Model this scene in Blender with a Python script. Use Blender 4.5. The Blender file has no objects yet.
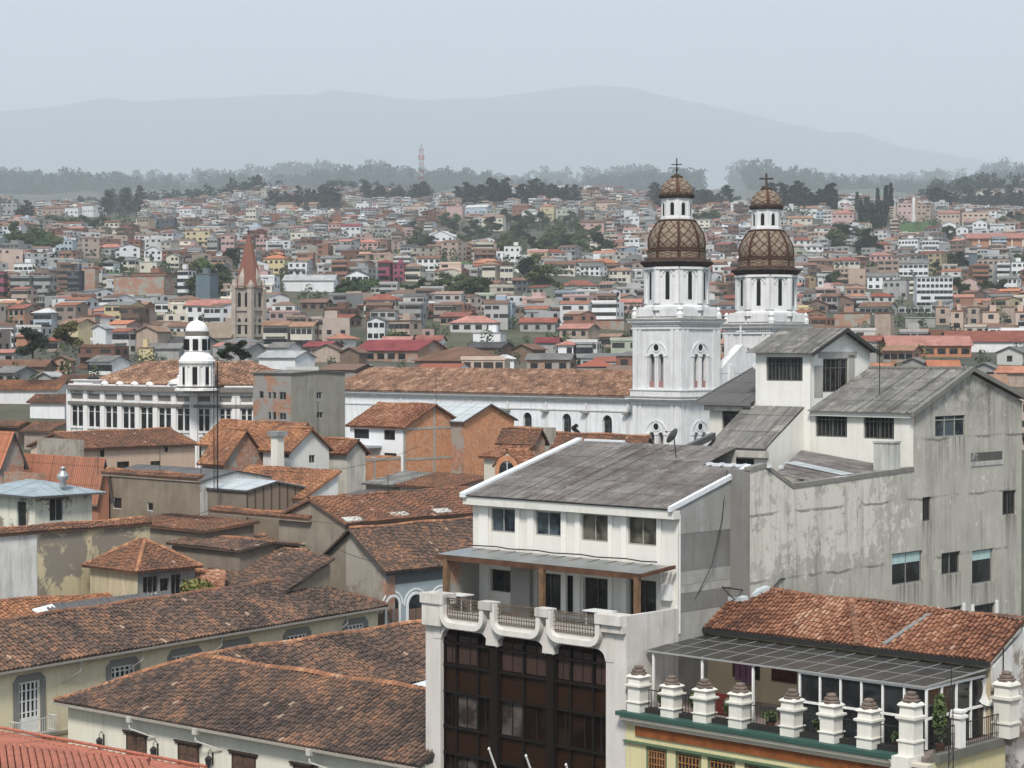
import bpy, math, random
import numpy as np
from mathutils import Vector
random.seed(7); RNG = np.random.default_rng(11)
sc = bpy.context.scene
COL = sc.collection
R = math.radians
FP, YH, CZ = 2040.0, 348.0, 32.0          # focal length in pixels, horizon row, camera height
PITCH = math.atan((384 - YH) / FP)
CP, SP = math.cos(PITCH), math.sin(PITCH)

# ---------------------------------------------------------------- camera
cam = bpy.data.objects.new('camera', bpy.data.cameras.new('camera')); COL.objects.link(cam)
cam.location = (0, 0, CZ); cam.rotation_euler = (math.pi / 2 - PITCH, 0, 0)
cam.data.sensor_width = 36; cam.data.lens = 36 * FP / 1024
cam.data.clip_start = 1; cam.data.clip_end = 60000
sc.camera = cam

def ray(px, py):
    x = (px - 512) / FP; u = -(py - 384) / FP
    d = (x, CP + u * SP, -SP + u * CP)
    return (d[0] / d[1], 1.0, d[2] / d[1])
def pix(p):
    x, y, z = p[0], p[1], p[2] - CZ
    f = y * CP - z * SP; u = y * SP + z * CP
    return (512 + FP * x / f, 384 - FP * u / f)

class Fr:
    """A street-grid frame: local X runs right and nearer, local Y right and farther."""
    def __init__(s, b):
        s.b = R(b); s.X = (math.cos(s.b), -math.sin(s.b)); s.B = (math.sin(s.b), math.cos(s.b)); s.th = -s.b
    def g(s, p): return (p[0] * s.X[0] + p[1] * s.X[1], p[0] * s.B[0] + p[1] * s.B[1], p[2])
    def w(s, g): return (g[0] * s.X[0] + g[1] * s.B[0], g[0] * s.X[1] + g[1] * s.B[1], g[2])
    def at(s, px, py, D):
        d = ray(px, py); return s.g((d[0] * D, D, CZ + d[2] * D))
    def _d(s, px, py):
        d = ray(px, py); return s.g(d)
    def y(s, px, py, gy):
        d = s._d(px, py); t = gy / d[1]; return (d[0] * t, CZ + d[2] * t)
    def x(s, px, py, gx):
        d = s._d(px, py); t = gx / d[0]; return (d[1] * t, CZ + d[2] * t)
    def z(s, px, py, z):
        d = s._d(px, py); t = (z - CZ) / d[2]; return (d[0] * t, d[1] * t)

    def sx(s, px, py, gx0, z0, k):      # pixel onto the plane z = z0 + (gx - gx0) * k
        d = s._d(px, py); t = (z0 - CZ - gx0 * k) / (d[2] - d[0] * k); return (d[0] * t, d[1] * t, CZ + d[2] * t)
    def sy(s, px, py, gy0, z0, k):
        d = s._d(px, py); t = (z0 - CZ - gy0 * k) / (d[2] - d[1] * k); return (d[0] * t, d[1] * t, CZ + d[2] * t)

# ---------------------------------------------------------------- materials
M = {}
def nt(name):
    m = bpy.data.materials.new(name); m.use_nodes = True
    n = m.node_tree.nodes; l = m.node_tree.links
    M[name] = m
    n['Principled BSDF'].inputs['Specular IOR Level'].default_value = .5 if name.startswith('glass') or name in ('galvanised', 'sheet_blue', 'sheet_pale') else .14
    return m, n, l, n['Principled BSDF']
def node(n, t, **k):
    x = n.new(t)
    for a, v in k.items():
        if a in x.inputs.keys() if isinstance(a, str) else False: x.inputs[a].default_value = v
        else: setattr(x, a, v)
    return x
def mixc(n, l, a, b, f, blend='MIX'):
    x = n.new('ShaderNodeMix'); x.data_type = 'RGBA'; x.blend_type = blend
    for sock, v in ((x.inputs[6], a), (x.inputs[7], b), (x.inputs[0], f)):
        if hasattr(v, 'links') or hasattr(v, 'is_linked'): l.new(v, sock)
        elif isinstance(v, (int, float)): sock.default_value = v
        else: sock.default_value = (*v, 1)
    return x.outputs[2]
def noise(n, l, co, scale, detail=4, rough=.6, sc3=None, lo=.35, hi=.65, clamp=True, dist=0.0):
    if sc3:
        mp = n.new('ShaderNodeMapping'); mp.inputs['Scale'].default_value = sc3; l.new(co, mp.inputs[0]); co = mp.outputs[0]
    t = n.new('ShaderNodeTexNoise'); t.inputs['Scale'].default_value = scale; t.inputs['Detail'].default_value = detail
    t.inputs['Roughness'].default_value = rough; t.inputs['Distortion'].default_value = dist
    l.new(co, t.inputs['Vector'])
    mr = n.new('ShaderNodeMapRange'); mr.inputs[1].default_value = lo; mr.inputs[2].default_value = hi; l.new(t.outputs[0], mr.inputs[0])
    return mr.outputs[0]
def mul(n, l, a, b, op='MULTIPLY'):
    x = n.new('ShaderNodeMath'); x.operation = op; x.use_clamp = True
    for i, v in enumerate((a, b)):
        if isinstance(v, (int, float)): x.inputs[i].default_value = v
        else: l.new(v, x.inputs[i])
    return x.outputs[0]
def bump(n, l, h, bs, strength=.3, dist=.02):
    b = n.new('ShaderNodeBump'); b.inputs['Strength'].default_value = strength; b.inputs['Distance'].default_value = dist
    l.new(h, b.inputs['Height']); l.new(b.outputs[0], bs.inputs['Normal'])
def coords(n, l):
    """object coordinates shifted by a per-object random so copies differ"""
    tc = n.new('ShaderNodeTexCoord'); oi = n.new('ShaderNodeObjectInfo')
    s = n.new('ShaderNodeVectorMath'); s.operation = 'SCALE'; s.inputs[0].default_value = (37, 53, 71); l.new(oi.outputs['Random'], s.inputs['Scale'])
    a = n.new('ShaderNodeVectorMath'); a.operation = 'ADD'; l.new(tc.outputs['Object'], a.inputs[0]); l.new(s.outputs[0], a.inputs[1])
    return a.outputs[0], oi, tc
def plaster(name, dirt=.35, dirtcol=(.16, .145, .12), rough=.85, var=.12, patch=None, patchlo=.52, patchhi=.56, pscale=.35, objcol=True, col=(.6, .6, .6)):
    m, n, l, bs = nt(name)
    co, oi, tc = coords(n, l)
    c = oi.outputs['Color'] if objcol else col
    a = noise(n, l, co, .5, 5, .65, lo=.3, hi=.7)
    dk = mixc(n, l, c, (.55, .53, .5), 1.0, 'MULTIPLY')
    c1 = mixc(n, l, c, dk, mul(n, l, a, var * 2))
    st = noise(n, l, co, 1.0, 5, .7, sc3=(1.6, 1.6, .16), lo=.48, hi=.75)
    c2 = mixc(n, l, c1, dirtcol, mul(n, l, st, dirt))
    fine = noise(n, l, co, 9, 3, .7, lo=.2, hi=.8)
    c3 = mixc(n, l, c2, mixc(n, l, c2, (.6, .6, .6), 1.0, 'MULTIPLY'), mul(n, l, fine, .22))
    if patch:
        pf = noise(n, l, co, pscale, 7, .72, lo=patchlo, hi=patchhi, dist=.4)
        c3 = mixc(n, l, c3, patch, pf)
    l.new(c3, bs.inputs['Base Color']); bs.inputs['Roughness'].default_value = rough
    bump(n, l, fine, bs, .25, .02)
    return m
plaster('plaster', .22)
plaster('plaster_clean', .1, var=.05)
plaster('plaster_dirty', .6, var=.3, dirtcol=(.13, .12, .108))
plaster('plaster_peeled', .5, patch=(.24, .21, .17), patchlo=.5, patchhi=.54, pscale=.28)
plaster('concrete', .45, dirtcol=(.10, .095, .08), var=.25, patch=(.5, .49, .46), patchlo=.60, patchhi=.68, pscale=.2)
plaster('adobe', .4, dirtcol=(.1, .085, .07), var=.35)
plaster('stone', .3, var=.3)
plaster('church_white', .5, dirtcol=(.33, .315, .29), var=.16)
def simple(name, rough=.6, metal=0.0, var=.15, col=None, spec=None, scale=3):
    m, n, l, bs = nt(name); co, oi, tc = coords(n, l)
    c = oi.outputs['Color'] if col is None else col
    f = noise(n, l, co, scale, 4)
    c1 = mixc(n, l, c, mixc(n, l, c, (.5, .5, .5), 1.0, 'MULTIPLY'), mul(n, l, f, var * 2))
    l.new(c1, bs.inputs['Base Color']); bs.inputs['Roughness'].default_value = rough; bs.inputs['Metallic'].default_value = metal
    return m
simple('paint', .55); simple('wood', .7, var=.4, scale=6); simple('iron', .5, col=(.03, .03, .03)); simple('leafless', .9, var=.3)
simple('dark', .6, col=(.012, .012, .012)); simple('rust', .85, var=.4, scale=2)
simple('galvanised', .38, .6, var=.25, scale=1.2)
# peeling grey party wall: bare render, whitish flaking coat in an uneven belt, streaks
def peelwall():
    m, n, l, bs = nt('peeling_wall'); tc = n.new('ShaderNodeTexCoord'); co = tc.outputs['Object']
    big = noise(n, l, co, .09, 3, .5, lo=.35, hi=.65)
    base = mixc(n, l, (.41, .395, .35), (.51, .49, .44), big)
    med = noise(n, l, co, .6, 6, .7, lo=.3, hi=.7)
    base = mixc(n, l, base, (.25, .235, .20), mul(n, l, med, .45))
    sx = n.new('ShaderNodeSeparateXYZ'); l.new(co, sx.inputs[0])
    # belt of flaking: local y (along the wall) below ~13 m, z above ~15 m
    def rng(v, a, b, c0, c1):
        x = n.new('ShaderNodeMapRange'); x.inputs[1].default_value = a; x.inputs[2].default_value = b
        x.inputs[3].default_value = c0; x.inputs[4].default_value = c1; l.new(v, x.inputs[0]); return x.outputs[0]
    ny = mul(n, l, rng(sx.outputs[1], -5, 1, 1, .2), rng(sx.outputs[2], 20.0, 21.5, .35, 1))
    pn = n.new('ShaderNodeTexNoise'); pn.inputs['Scale'].default_value = 1.9; pn.inputs['Detail'].default_value = 8; pn.inputs['Roughness'].default_value = .68
    mp = n.new('ShaderNodeMapping'); mp.inputs['Scale'].default_value = (1, .8, .8); l.new(co, mp.inputs[0]); l.new(mp.outputs[0], pn.inputs['Vector'])
    th = n.new('ShaderNodeMath'); th.operation = 'MULTIPLY_ADD'; l.new(ny, th.inputs[0]); th.inputs[1].default_value = .225; l.new(pn.outputs[0], th.inputs[2])
    pf = rng(th.outputs[0], .65, .695, 0, 1)
    c = mixc(n, l, base, (.62, .585, .53), mul(n, l, pf, .85))
    st = noise(n, l, co, 1.1, 6, .75, sc3=(1, 1.2, .12), lo=.5, hi=.72)
    c = mixc(n, l, c, (.12, .11, .095), mul(n, l, st, .6))
    top = mul(n, l, rng(sx.outputs[2], 27.2, 29.5, 0, 1), noise(n, l, co, .9, 6, .75, lo=.45, hi=.6))
    c = mixc(n, l, c, (.085, .08, .07), mul(n, l, top, .6))
    # coat joints of the render
    for z0 in (20.2, 23.6, 26.9):
        w = noise(n, l, co, .5, 3, .5, lo=0, hi=1)
        off = n.new('ShaderNodeMath'); off.operation = 'MULTIPLY_ADD'; l.new(w, off.inputs[0]); off.inputs[1].default_value = .6; l.new(sx.outputs[2], off.inputs[2])
        d = n.new('ShaderNodeMath'); d.operation = 'COMPARE'; l.new(off.outputs[0], d.inputs[0]); d.inputs[1].default_value = z0 + .3; d.inputs[2].default_value = .07
        c = mixc(n, l, c, (.13, .12, .11), mul(n, l, mul(n, l, d.outputs[0], .7), noise(n, l, co, .5, 3, .6, lo=.4, hi=.55)))
    l.new(c, bs.inputs['Base Color']); bs.inputs['Roughness'].default_value = .9
    bump(n, l, pn.outputs[0], bs, .5, .05)
peelwall()
# bricks
def brickmat(name, c1, c2, mortar, dirt=.35, scale=1.0, ms=.012, patch=None, plo=.5):
    m, n, l, bs = nt(name); tc = n.new('ShaderNodeTexCoord'); uv = tc.outputs['UV']
    b = n.new('ShaderNodeTexBrick'); l.new(uv, b.inputs['Vector']); b.inputs['Scale'].default_value = scale
    b.inputs['Color1'].default_value = (*c1, 1); b.inputs['Color2'].default_value = (*c2, 1); b.inputs['Mortar'].default_value = (*mortar, 1)
    b.inputs['Mortar Size'].default_value = ms; b.inputs['Brick Width'].default_value = .34; b.inputs['Row Height'].default_value = .13; b.inputs['Bias'].default_value = -.1
    co = tc.outputs['Object']
    a = noise(n, l, co, .6, 6, .7, lo=.42, hi=.62)
    c = mixc(n, l, b.outputs[0], (.16, .13, .11), mul(n, l, a, dirt))
    f = noise(n, l, co, 3.1, 5, .75, lo=.5, hi=.6)
    c = mixc(n, l, c, tuple(min(1, v * 1.25) for v in mortar), mul(n, l, f, .55)); f2 = noise(n, l, co, 1.3, 6, .8, lo=.45, hi=.7); c = mixc(n, l, c, tuple(v * .5 for v in c1), mul(n, l, f2, .35))
    if patch: c = mixc(n, l, c, patch, noise(n, l, co, .3, 6, .65, lo=plo, hi=plo + .05))
    l.new(c, bs.inputs['Base Color']); bs.inputs['Roughness'].default_value = .9
    bump(n, l, b.outputs[1], bs, .4, -.01)
brickmat('brick', (.60, .235, .10), (.46, .17, .07), (.42, .32, .23), .2)
brickmat('brick_rough', (.40, .165, .08), (.29, .12, .07), (.36, .31, .27), .5, patch=(.3, .28, .25))
brickmat('brick_half', (.38, .17, .09), (.3, .13, .08), (.3, .28, .25), .4, patch=(.26, .25, .235), plo=.46)
# corrugated sheet (shape is geometry; this is only its weathering)
def sheet(name, c, dark=(.06, .055, .05), amt=.7, rough=.7, metal=0., lichen=None):
    m, n, l, bs = nt(name); tc = n.new('ShaderNodeTexCoord'); uv = tc.outputs['UV']; co = tc.outputs['Object']
    a = noise(n, l, co, .45, 6, .7, lo=.38, hi=.66)
    s = noise(n, l, uv, 1.0, 6, .7, sc3=(2.2, .14, 1), lo=.42, hi=.68)
    f = noise(n, l, co, 6, 4, .7, lo=.35, hi=.75)
    x = mixc(n, l, c, dark, mul(n, l, a, amt)); x = mixc(n, l, x, dark, mul(n, l, s, amt)); x = mixc(n, l, x, dark, mul(n, l, f, .2))
    # sheet ends, one row every 1.7 m up the slope, one lap every .9 m
    sp = n.new('ShaderNodeSeparateXYZ'); l.new(uv, sp.inputs[0])
    for o, per, w, k in ((1, 1.75, .07, .75), (0, 1.1, .055, .75)):
        fr_ = n.new('ShaderNodeMath'); fr_.operation = 'PINGPONG'; l.new(sp.outputs[o], fr_.inputs[0]); fr_.inputs[1].default_value = per / 2
        lt = n.new('ShaderNodeMath'); lt.operation = 'LESS_THAN'; l.new(fr_.outputs[0], lt.inputs[0]); lt.inputs[1].default_value = w / 2
        x = mixc(n, l, x, (dark[0] * .6, dark[1] * .6, dark[2] * .6), mul(n, l, lt.outputs[0], k))
    if lichen: x = mixc(n, l, x, lichen, mul(n, l, noise(n, l, co, .8, 7, .8, lo=.55, hi=.62), .6))
    l.new(x, bs.inputs['Base Color']); bs.inputs['Roughness'].default_value = rough; bs.inputs['Metallic'].default_value = metal
sheet('sheet_grey', (.245, .238, .225), dark=(.05, .047, .043), lichen=(.36, .34, .30))
sheet('sheet_brown', (.225, .21, .20), dark=(.055, .045, .042), amt=.75, lichen=(.27, .25, .24))
sheet('sheet_dark', (.13, .13, .135), amt=.4)
sheet('sheet_pale', (.44, .47, .48), dark=(.22, .25, .27), amt=.35, rough=.5)
sheet('sheet_blue', (.30, .36, .39), dark=(.12, .14, .15), amt=.4, rough=.5)
sheet('sheet_red', (.42, .15, .095), dark=(.2, .08, .06), amt=.45)
sheet('sheet_orange', (.52, .19, .095), dark=(.22, .085, .05), amt=.5)
# barrel tiles: face attribute Col holds one random triple per tile
def tilemat(name, cols, bias=.0, patchw=.55, pscale=.22):
    m, n, l, bs = nt(name); tc = n.new('ShaderNodeTexCoord'); co = tc.outputs['Object']
    at = n.new('ShaderNodeAttribute'); at.attribute_name = 'Col'
    s = n.new('ShaderNodeSeparateColor'); l.new(at.outputs['Color'], s.inputs[0])
    p = noise(n, l, co, pscale, 6, .65, lo=.36, hi=.64)
    a = n.new('ShaderNodeMath'); a.operation = 'MULTIPLY_ADD'; l.new(s.outputs[0], a.inputs[0]); a.inputs[1].default_value = .42
    q = mul(n, l, p, patchw + .1); l.new(q, a.inputs[2])
    b = n.new('ShaderNodeMath'); b.operation = 'ADD'; l.new(a.outputs[0], b.inputs[0]); b.inputs[1].default_value = bias
    r = n.new('ShaderNodeValToRGB'); l.new(b.outputs[0], r.inputs[0])
    e = r.color_ramp.elements
    for i, (pos, c) in enumerate(cols):
        el = e[i] if i < 2 else e.new(pos)
        el.position = pos; el.color = (*c, 1)
    f = noise(n, l, co, 5, 5, .8, lo=.4, hi=.68)
    c = mixc(n, l, r.outputs[0], (.055, .045, .04), mul(n, l, f, .45))
    # a few pale lichen-covered or replaced tiles
    g = n.new('ShaderNodeMath'); g.operation = 'GREATER_THAN'; l.new(s.outputs[1], g.inputs[0]); g.inputs[1].default_value = .993
    c = mixc(n, l, c, (.38, .27, .2), mul(n, l, g.outputs[0], .75))
    l.new(c, bs.inputs['Base Color']); bs.inputs['Roughness'].default_value = .88
tilemat('tile_old', [(0, (.045, .035, .032)), (.25, (.082, .062, .054)), (.5, (.15, .098, .075)), (.75, (.27, .145, .09)), (1, (.46, .29, .19))], .0, .34)
tilemat('tile_brown', [(0, (.09, .06, .05)), (.3, (.15, .085, .06)), (.6, (.24, .115, .07)), (.85, (.34, .17, .10)), (1, (.45, .28, .19))], .0, .36)
tilemat('tile_orange', [(0, (.11, .065, .05)), (.3, (.23, .115, .07)), (.6, (.37, .17, .09)), (.85, (.50, .27, .15)), (1, (.6, .41, .27))], .03, .38)
tilemat('tile_red', [(0, (.07, .036, .028)), (.3, (.18, .078, .048)), (.6, (.32, .15, .09)), (1, (.54, .36, .25))], .03, .34)
tilemat('tile_nave', [(0, (.10, .065, .05)), (.3, (.20, .115, .08)), (.6, (.32, .18, .12)), (.85, (.44, .28, .19)), (1, (.56, .43, .32))], .0, .5, .5)
# far roofs: colour of the object, ribs only as darker stripes in that colour
def farroof():
    m, n, l, bs = nt('far_roof'); co, oi, tc = coords(n, l)
    a = noise(n, l, co, .35, 5, .7, lo=.35, hi=.65); f = noise(n, l, co, 1.6, 5, .8, lo=.35, hi=.65)
    c = mixc(n, l, oi.outputs['Color'], mixc(n, l, oi.outputs['Color'], (.45, .42, .4), 1.0, 'MULTIPLY'), mul(n, l, a, .7))
    c = mixc(n, l, c, mixc(n, l, c, (1.35, 1.3, 1.25), 1.0, 'MULTIPLY'), mul(n, l, f, .8))
    w = n.new('ShaderNodeTexWave'); w.inputs['Scale'].default_value = .9; w.inputs['Distortion'].default_value = .6; l.new(tc.outputs['UV'], w.inputs[0])
    c = mixc(n, l, c, mixc(n, l, c, (.55, .5, .5), 1.0, 'MULTIPLY'), mul(n, l, w.outputs[1], .35))
    l.new(c, bs.inputs['Base Color']); bs.inputs['Roughness'].default_value = .85
farroof()
def vcol(name, rough=.85, tr=0):
    m, n, l, bs = nt(name); at = n.new('ShaderNodeAttribute'); at.attribute_name = 'Col'
    tc = n.new('ShaderNodeTexCoord'); f = noise(n, l, tc.outputs['Object'], .3, 5, .7)
    c = mixc(n, l, at.outputs['Color'], mixc(n, l, at.outputs['Color'], (.6, .6, .6), 1.0, 'MULTIPLY'), mul(n, l, f, .4))
    l.new(c, bs.inputs['Base Color']); bs.inputs['Roughness'].default_value = rough
vcol('far_town')
def leafmat():
    m, n, l, bs = nt('foliage'); at = n.new('ShaderNodeAttribute'); at.attribute_name = 'Col'; oi = n.new('ShaderNodeObjectInfo')
    c = mixc(n, l, oi.outputs['Color'], at.outputs['Color'], 1.0, 'MULTIPLY')
    l.new(c, bs.inputs['Base Color']); bs.inputs['Roughness'].default_value = .7
leafmat()
def glass(name, c, rough=.12, streak=None):
    m, n, l, bs = nt(name); co, oi, tc = coords(n, l)
    f = noise(n, l, co, .8, 3, .6, lo=.45, hi=.6)
    x = mixc(n, l, c, streak or tuple(v * 2.5 for v in c), f)
    l.new(x, bs.inputs['Base Color']); bs.inputs['Roughness'].default_value = rough; bs.inputs['IOR'].default_value = 1.45
    if name in ('glass_brown', 'glass_curtain'): bs.inputs['Specular IOR Level'].default_value = .1
    bump(n, l, noise(n, l, co, .6, 2), bs, .08, .02)
glass('glass', (.012, .013, .014)); glass('glass_brown', (.008, .004, .003), .2, (.02, .011, .008)); glass('glass_curtain', (.03, .023, .02), .3, (.09, .075, .07))
glass('glass_blue', (.012, .018, .024), .1, (.07, .09, .105)); glass('glass_pale', (.035, .032, .026), .15, (.13, .12, .10))
def clearsheet():
    m, n, l, bs = nt('clear_sheet')
    bs.inputs['Base Color'].default_value = (.11, .11, .11, 1); bs.inputs['Roughness'].default_value = .3; bs.inputs['Alpha'].default_value = .8
    tc = n.new('ShaderNodeTexCoord'); f = noise(n, l, tc.outputs['Object'], .8, 5, .7)
    c = mixc(n, l, (.028, .028, .027), (.06, .06, .058), f); l.new(c, bs.inputs['Base Color'])
clearsheet()
def lattice():
    m, n, l, bs = nt('dome_tiles'); tc = n.new('ShaderNodeTexCoord'); sp = n.new('ShaderNodeSeparateXYZ'); l.new(tc.outputs['UV'], sp.inputs[0])
    # uv: x = angle / segment (0..16 round the dome), y = 0..1 up the dome
    def band(sign):
        a = n.new('ShaderNodeMath'); a.operation = 'MULTIPLY_ADD'; l.new(sp.outputs[1], a.inputs[0]); a.inputs[1].default_value = sign * 3.2; l.new(sp.outputs[0], a.inputs[2])
        p = n.new('ShaderNodeMath'); p.operation = 'PINGPONG'; l.new(a.outputs[0], p.inputs[0]); p.inputs[1].default_value = .5
        q = n.new('ShaderNodeMath'); q.operation = 'LESS_THAN'; l.new(p.outputs[0], q.inputs[0]); q.inputs[1].default_value = .085; return q.outputs[0]
    g = mul(n, l, band(1), band(-1), 'MAXIMUM')
    p = n.new('ShaderNodeMath'); p.operation = 'PINGPONG'; l.new(sp.outputs[0], p.inputs[0]); p.inputs[1].default_value = 1.0
    q = n.new('ShaderNodeMath'); q.operation = 'LESS_THAN'; l.new(p.outputs[0], q.inputs[0]); q.inputs[1].default_value = .16
    g = mul(n, l, g, q.outputs[0], 'MAXIMUM')
    e = n.new('ShaderNodeMath'); e.operation = 'LESS_THAN'; l.new(sp.outputs[1], e.inputs[0]); e.inputs[1].default_value = .06
    g = mul(n, l, g, e.outputs[0], 'MAXIMUM')
    co = tc.outputs['Object']; f = noise(n, l, co, 1.5, 6, .8, lo=.4, hi=.65)
    pale = mixc(n, l, (.26, .215, .16), (.11, .08, .058), f)
    c = mixc(n, l, pale, mixc(n, l, (.085, .035, .022), (.045, .024, .018), f), g)
    l.new(c, bs.inputs['Base Color']); bs.inputs['Roughness'].default_value = .6
lattice()
def groundmat():
    m, n, l, bs = nt('ground_soil'); tc = n.new('ShaderNodeTexCoord'); co = tc.outputs['Object']
    a = noise(n, l, co, .004, 8, .6, lo=.42, hi=.58); b = noise(n, l, co, .03, 8, .7, lo=.4, hi=.6); d = noise(n, l, co, .25, 6, .8, lo=.3, hi=.7)
    c = mixc(n, l, (.07, .068, .06), (.045, .06, .03), a); c = mixc(n, l, c, (.15, .125, .095), mul(n, l, b, .6)); c = mixc(n, l, c, (.05, .06, .035), mul(n, l, d, .4))
    l.new(c, bs.inputs['Base Color']); bs.inputs['Roughness'].default_value = .95
groundmat()
simple('grass', .9, var=.4, col=(.065, .12, .035), scale=.1)
simple('hill_forest', .95, var=.5, col=(.05, .07, .045), scale=.01)

# ---------------------------------------------------------------- mesh builder
BASE = {}
class MB:
    def __init__(s): s.v = []; s.f = []; s.c = []; s.uv = {}
    def add(s, vs, fs, col=None, uvs=None):
        o = len(s.v); s.v.extend(vs)
        for k, f in enumerate(fs):
            if uvs: s.uv[len(s.f)] = uvs[k]
            s.f.append([i + o for i in f]); s.c.append(col)
    def box(s, x0, x1, y0, y1, z0, z1, col=None):
        s.add([(x0, y0, z0), (x1, y0, z0), (x1, y1, z0), (x0, y1, z0), (x0, y0, z1), (x1, y0, z1), (x1, y1, z1), (x0, y1, z1)],
              [(0, 3, 2, 1), (4, 5, 6, 7), (0, 1, 5, 4), (1, 2, 6, 5), (2, 3, 7, 6), (3, 0, 4, 7)], col)
    def poly(s, pts, col=None): s.add(list(pts), [tuple(range(len(pts)))], col)
    def slab(s, pts, t, col=None):
        """polygon pts thickened straight down by t"""
        n = len(pts); lo = [(p[0], p[1], p[2] - t) for p in pts]
        s.add(list(pts) + lo, [tuple(range(n)), tuple(range(2 * n - 1, n - 1, -1))] + [(i, i + n, (i + 1) % n + n, (i + 1) % n) for i in range(n)], col)
    def prism(s, pts, vec, col=None):
        n = len(pts); q = [(p[0] + vec[0], p[1] + vec[1], p[2] + vec[2]) for p in pts]
        s.add(list(pts) + q, [tuple(range(n)), tuple(range(2 * n - 1, n - 1, -1))] + [(i, i + n, (i + 1) % n + n, (i + 1) % n) for i in range(n)], col)
    def tube(s, a, b, r, n=6, r2=None, col=None):
        a, b = Vector(a), Vector(b); d = (b - a).normalized(); u = d.orthogonal().normalized(); w = d.cross(u); r2 = r if r2 is None else r2
        vs = []
        for p, q in ((a, r), (b, r2)):
            for i in range(n): t = 2 * math.pi * i / n; vs.append(tuple(p + (u * math.cos(t) + w * math.sin(t)) * q))
        s.add(vs, [(i, (i + 1) % n, (i + 1) % n + n, i + n) for i in range(n)] + [tuple(range(n - 1, -1, -1)), tuple(range(n, 2 * n))], col)
    def path(s, pts, r, n=5, col=None):
        for a, b in zip(pts, pts[1:]): s.tube(a, b, r, n, col=col)
    def lathe(s, c, prof, n=12, ph=0., uvn=None, caps=True, col=None):
        vs = []; z0, z1 = prof[0][1], prof[-1][1]
        for r, z in prof:
            for i in range(n): t = ph + 2 * math.pi * i / n; vs.append((c[0] + r * math.cos(t), c[1] + r * math.sin(t), z))
        fs, uv = [], []
        for k in range(len(prof) - 1):
            for i in range(n):
                j = (i + 1) % n; fs.append((k * n + i, k * n + j, (k + 1) * n + j, (k + 1) * n + i))
                a, b = i / n * (uvn or 8), (i + 1) / n * (uvn or 8)
                h0, h1 = (prof[k][1] - z0) / (z1 - z0), (prof[k + 1][1] - z0) / (z1 - z0)
                uv.append([(a, h0), (b, h0), (b, h1), (a, h1)])
        s.add(vs, fs, col, uv if uvn else None)
        if caps:
            s.add(vs[:n][::-1], [tuple(range(n))], col); s.add(vs[-n:], [tuple(range(n))], col)
    def wall(s, ax, c, u0, u1, z0, z1, holes=(), t=.25, col=None):
        """ax 'y': plane gy=c facing -gy, u is gx.  ax 'x': plane gx=c facing +gx, u is gy. Openings are cut and get reveals t deep."""
        us = sorted({u0, u1, *[h[0] for h in holes], *[h[1] for h in holes]}); zs = sorted({z0, z1, *[h[2] for h in holes], *[h[3] for h in holes]})
        us = [u for u in us if u0 <= u <= u1]; zs = [z for z in zs if z0 <= z <= z1]
        P = (lambda u, z, d=0: (u, c + d, z)) if ax == 'y' else (lambda u, z, d=0: (c - d, u, z))
        for a, b in zip(us, us[1:]):
            for p, q in zip(zs, zs[1:]):
                um, zm = (a + b) / 2, (p + q) / 2
                if any(h[0] < um < h[1] and h[2] < zm < h[3] for h in holes): continue
                s.poly([P(a, p), P(b, p), P(b, q), P(a, q)], col)
        for h in holes:
            a, b, p, q = h[:4]
            for r_ in ([P(a, p), P(a, p, t), P(a, q, t), P(a, q)], [P(b, p), P(b, q), P(b, q, t), P(b, p, t)],
                       [P(a, q), P(a, q, t), P(b, q, t), P(b, q)], [P(a, p), P(b, p), P(b, p, t), P(a, p, t)]):
                s.poly(r_, col)
    def build(s, name, mat, parent=None, col=None, smooth=False, base=None, fr=None):
        me = bpy.data.meshes.new(name)
        b = base if base is not None else (BASE[parent.name] if parent is not None else (0, 0, 0))
        va = np.array(s.v, dtype=float) - np.array(b)
        me.from_pydata(va.tolist(), [], s.f)
        # metre uvs by facing
        uvl = me.uv_layers.new(name='UVMap'); nl = len(me.loops); uv = np.zeros((nl, 2)); k = 0
        for i, p in enumerate(me.polygons):
            li = p.loop_start; m_ = p.loop_total
            if i in s.uv: uv[li:li + m_] = s.uv[i]; continue
            nrm = p.normal; vv = va[list(p.vertices)]
            if abs(nrm.z) > .85: uv[li:li + m_] = vv[:, :2]
            elif abs(nrm.x) > abs(nrm.y): uv[li:li + m_] = vv[:, 1:3]
            else: uv[li:li + m_] = vv[:, [0, 2]]
        uvl.data.foreach_set('uv', uv.ravel())
        if any(c is not None for c in s.c):
            at = me.attributes.new('Col', 'FLOAT_COLOR', 'FACE')
            a = np.array([(*(c if c is not None else (1, 1, 1)), 1) for c in s.c], dtype=np.float32); at.data.foreach_set('color', a.ravel())
        me.materials.append(M[mat])
        if smooth: me.polygons.foreach_set('use_smooth', [True] * len(me.polygons))
        me.update()
        o = bpy.data.objects.new(name, me); COL.objects.link(o)
        if parent is not None: o.parent = parent; BASE[o.name] = b
        if fr is not None:
            o.location = fr.w(b); o.rotation_euler = (0, 0, fr.th)
        if col is not None: o.color = (*col, 1)
        return o

def tag(o, label, cat, group=None, kind=None):
    if label: o['label'] = label
    if cat: o['category'] = cat
    if group: o['group'] = group
    if kind: o['kind'] = kind
    return o
def thing(name, label, cat, fr, base, group=None):
    o = bpy.data.objects.new(name, None); COL.objects.link(o)
    o.location = fr.w(base); o.rotation_euler = (0, 0, fr.th); o.empty_display_size = .5
    BASE[o.name] = base; o['label'] = label; o['category'] = cat
    if group: o['group'] = group
    return o

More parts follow.
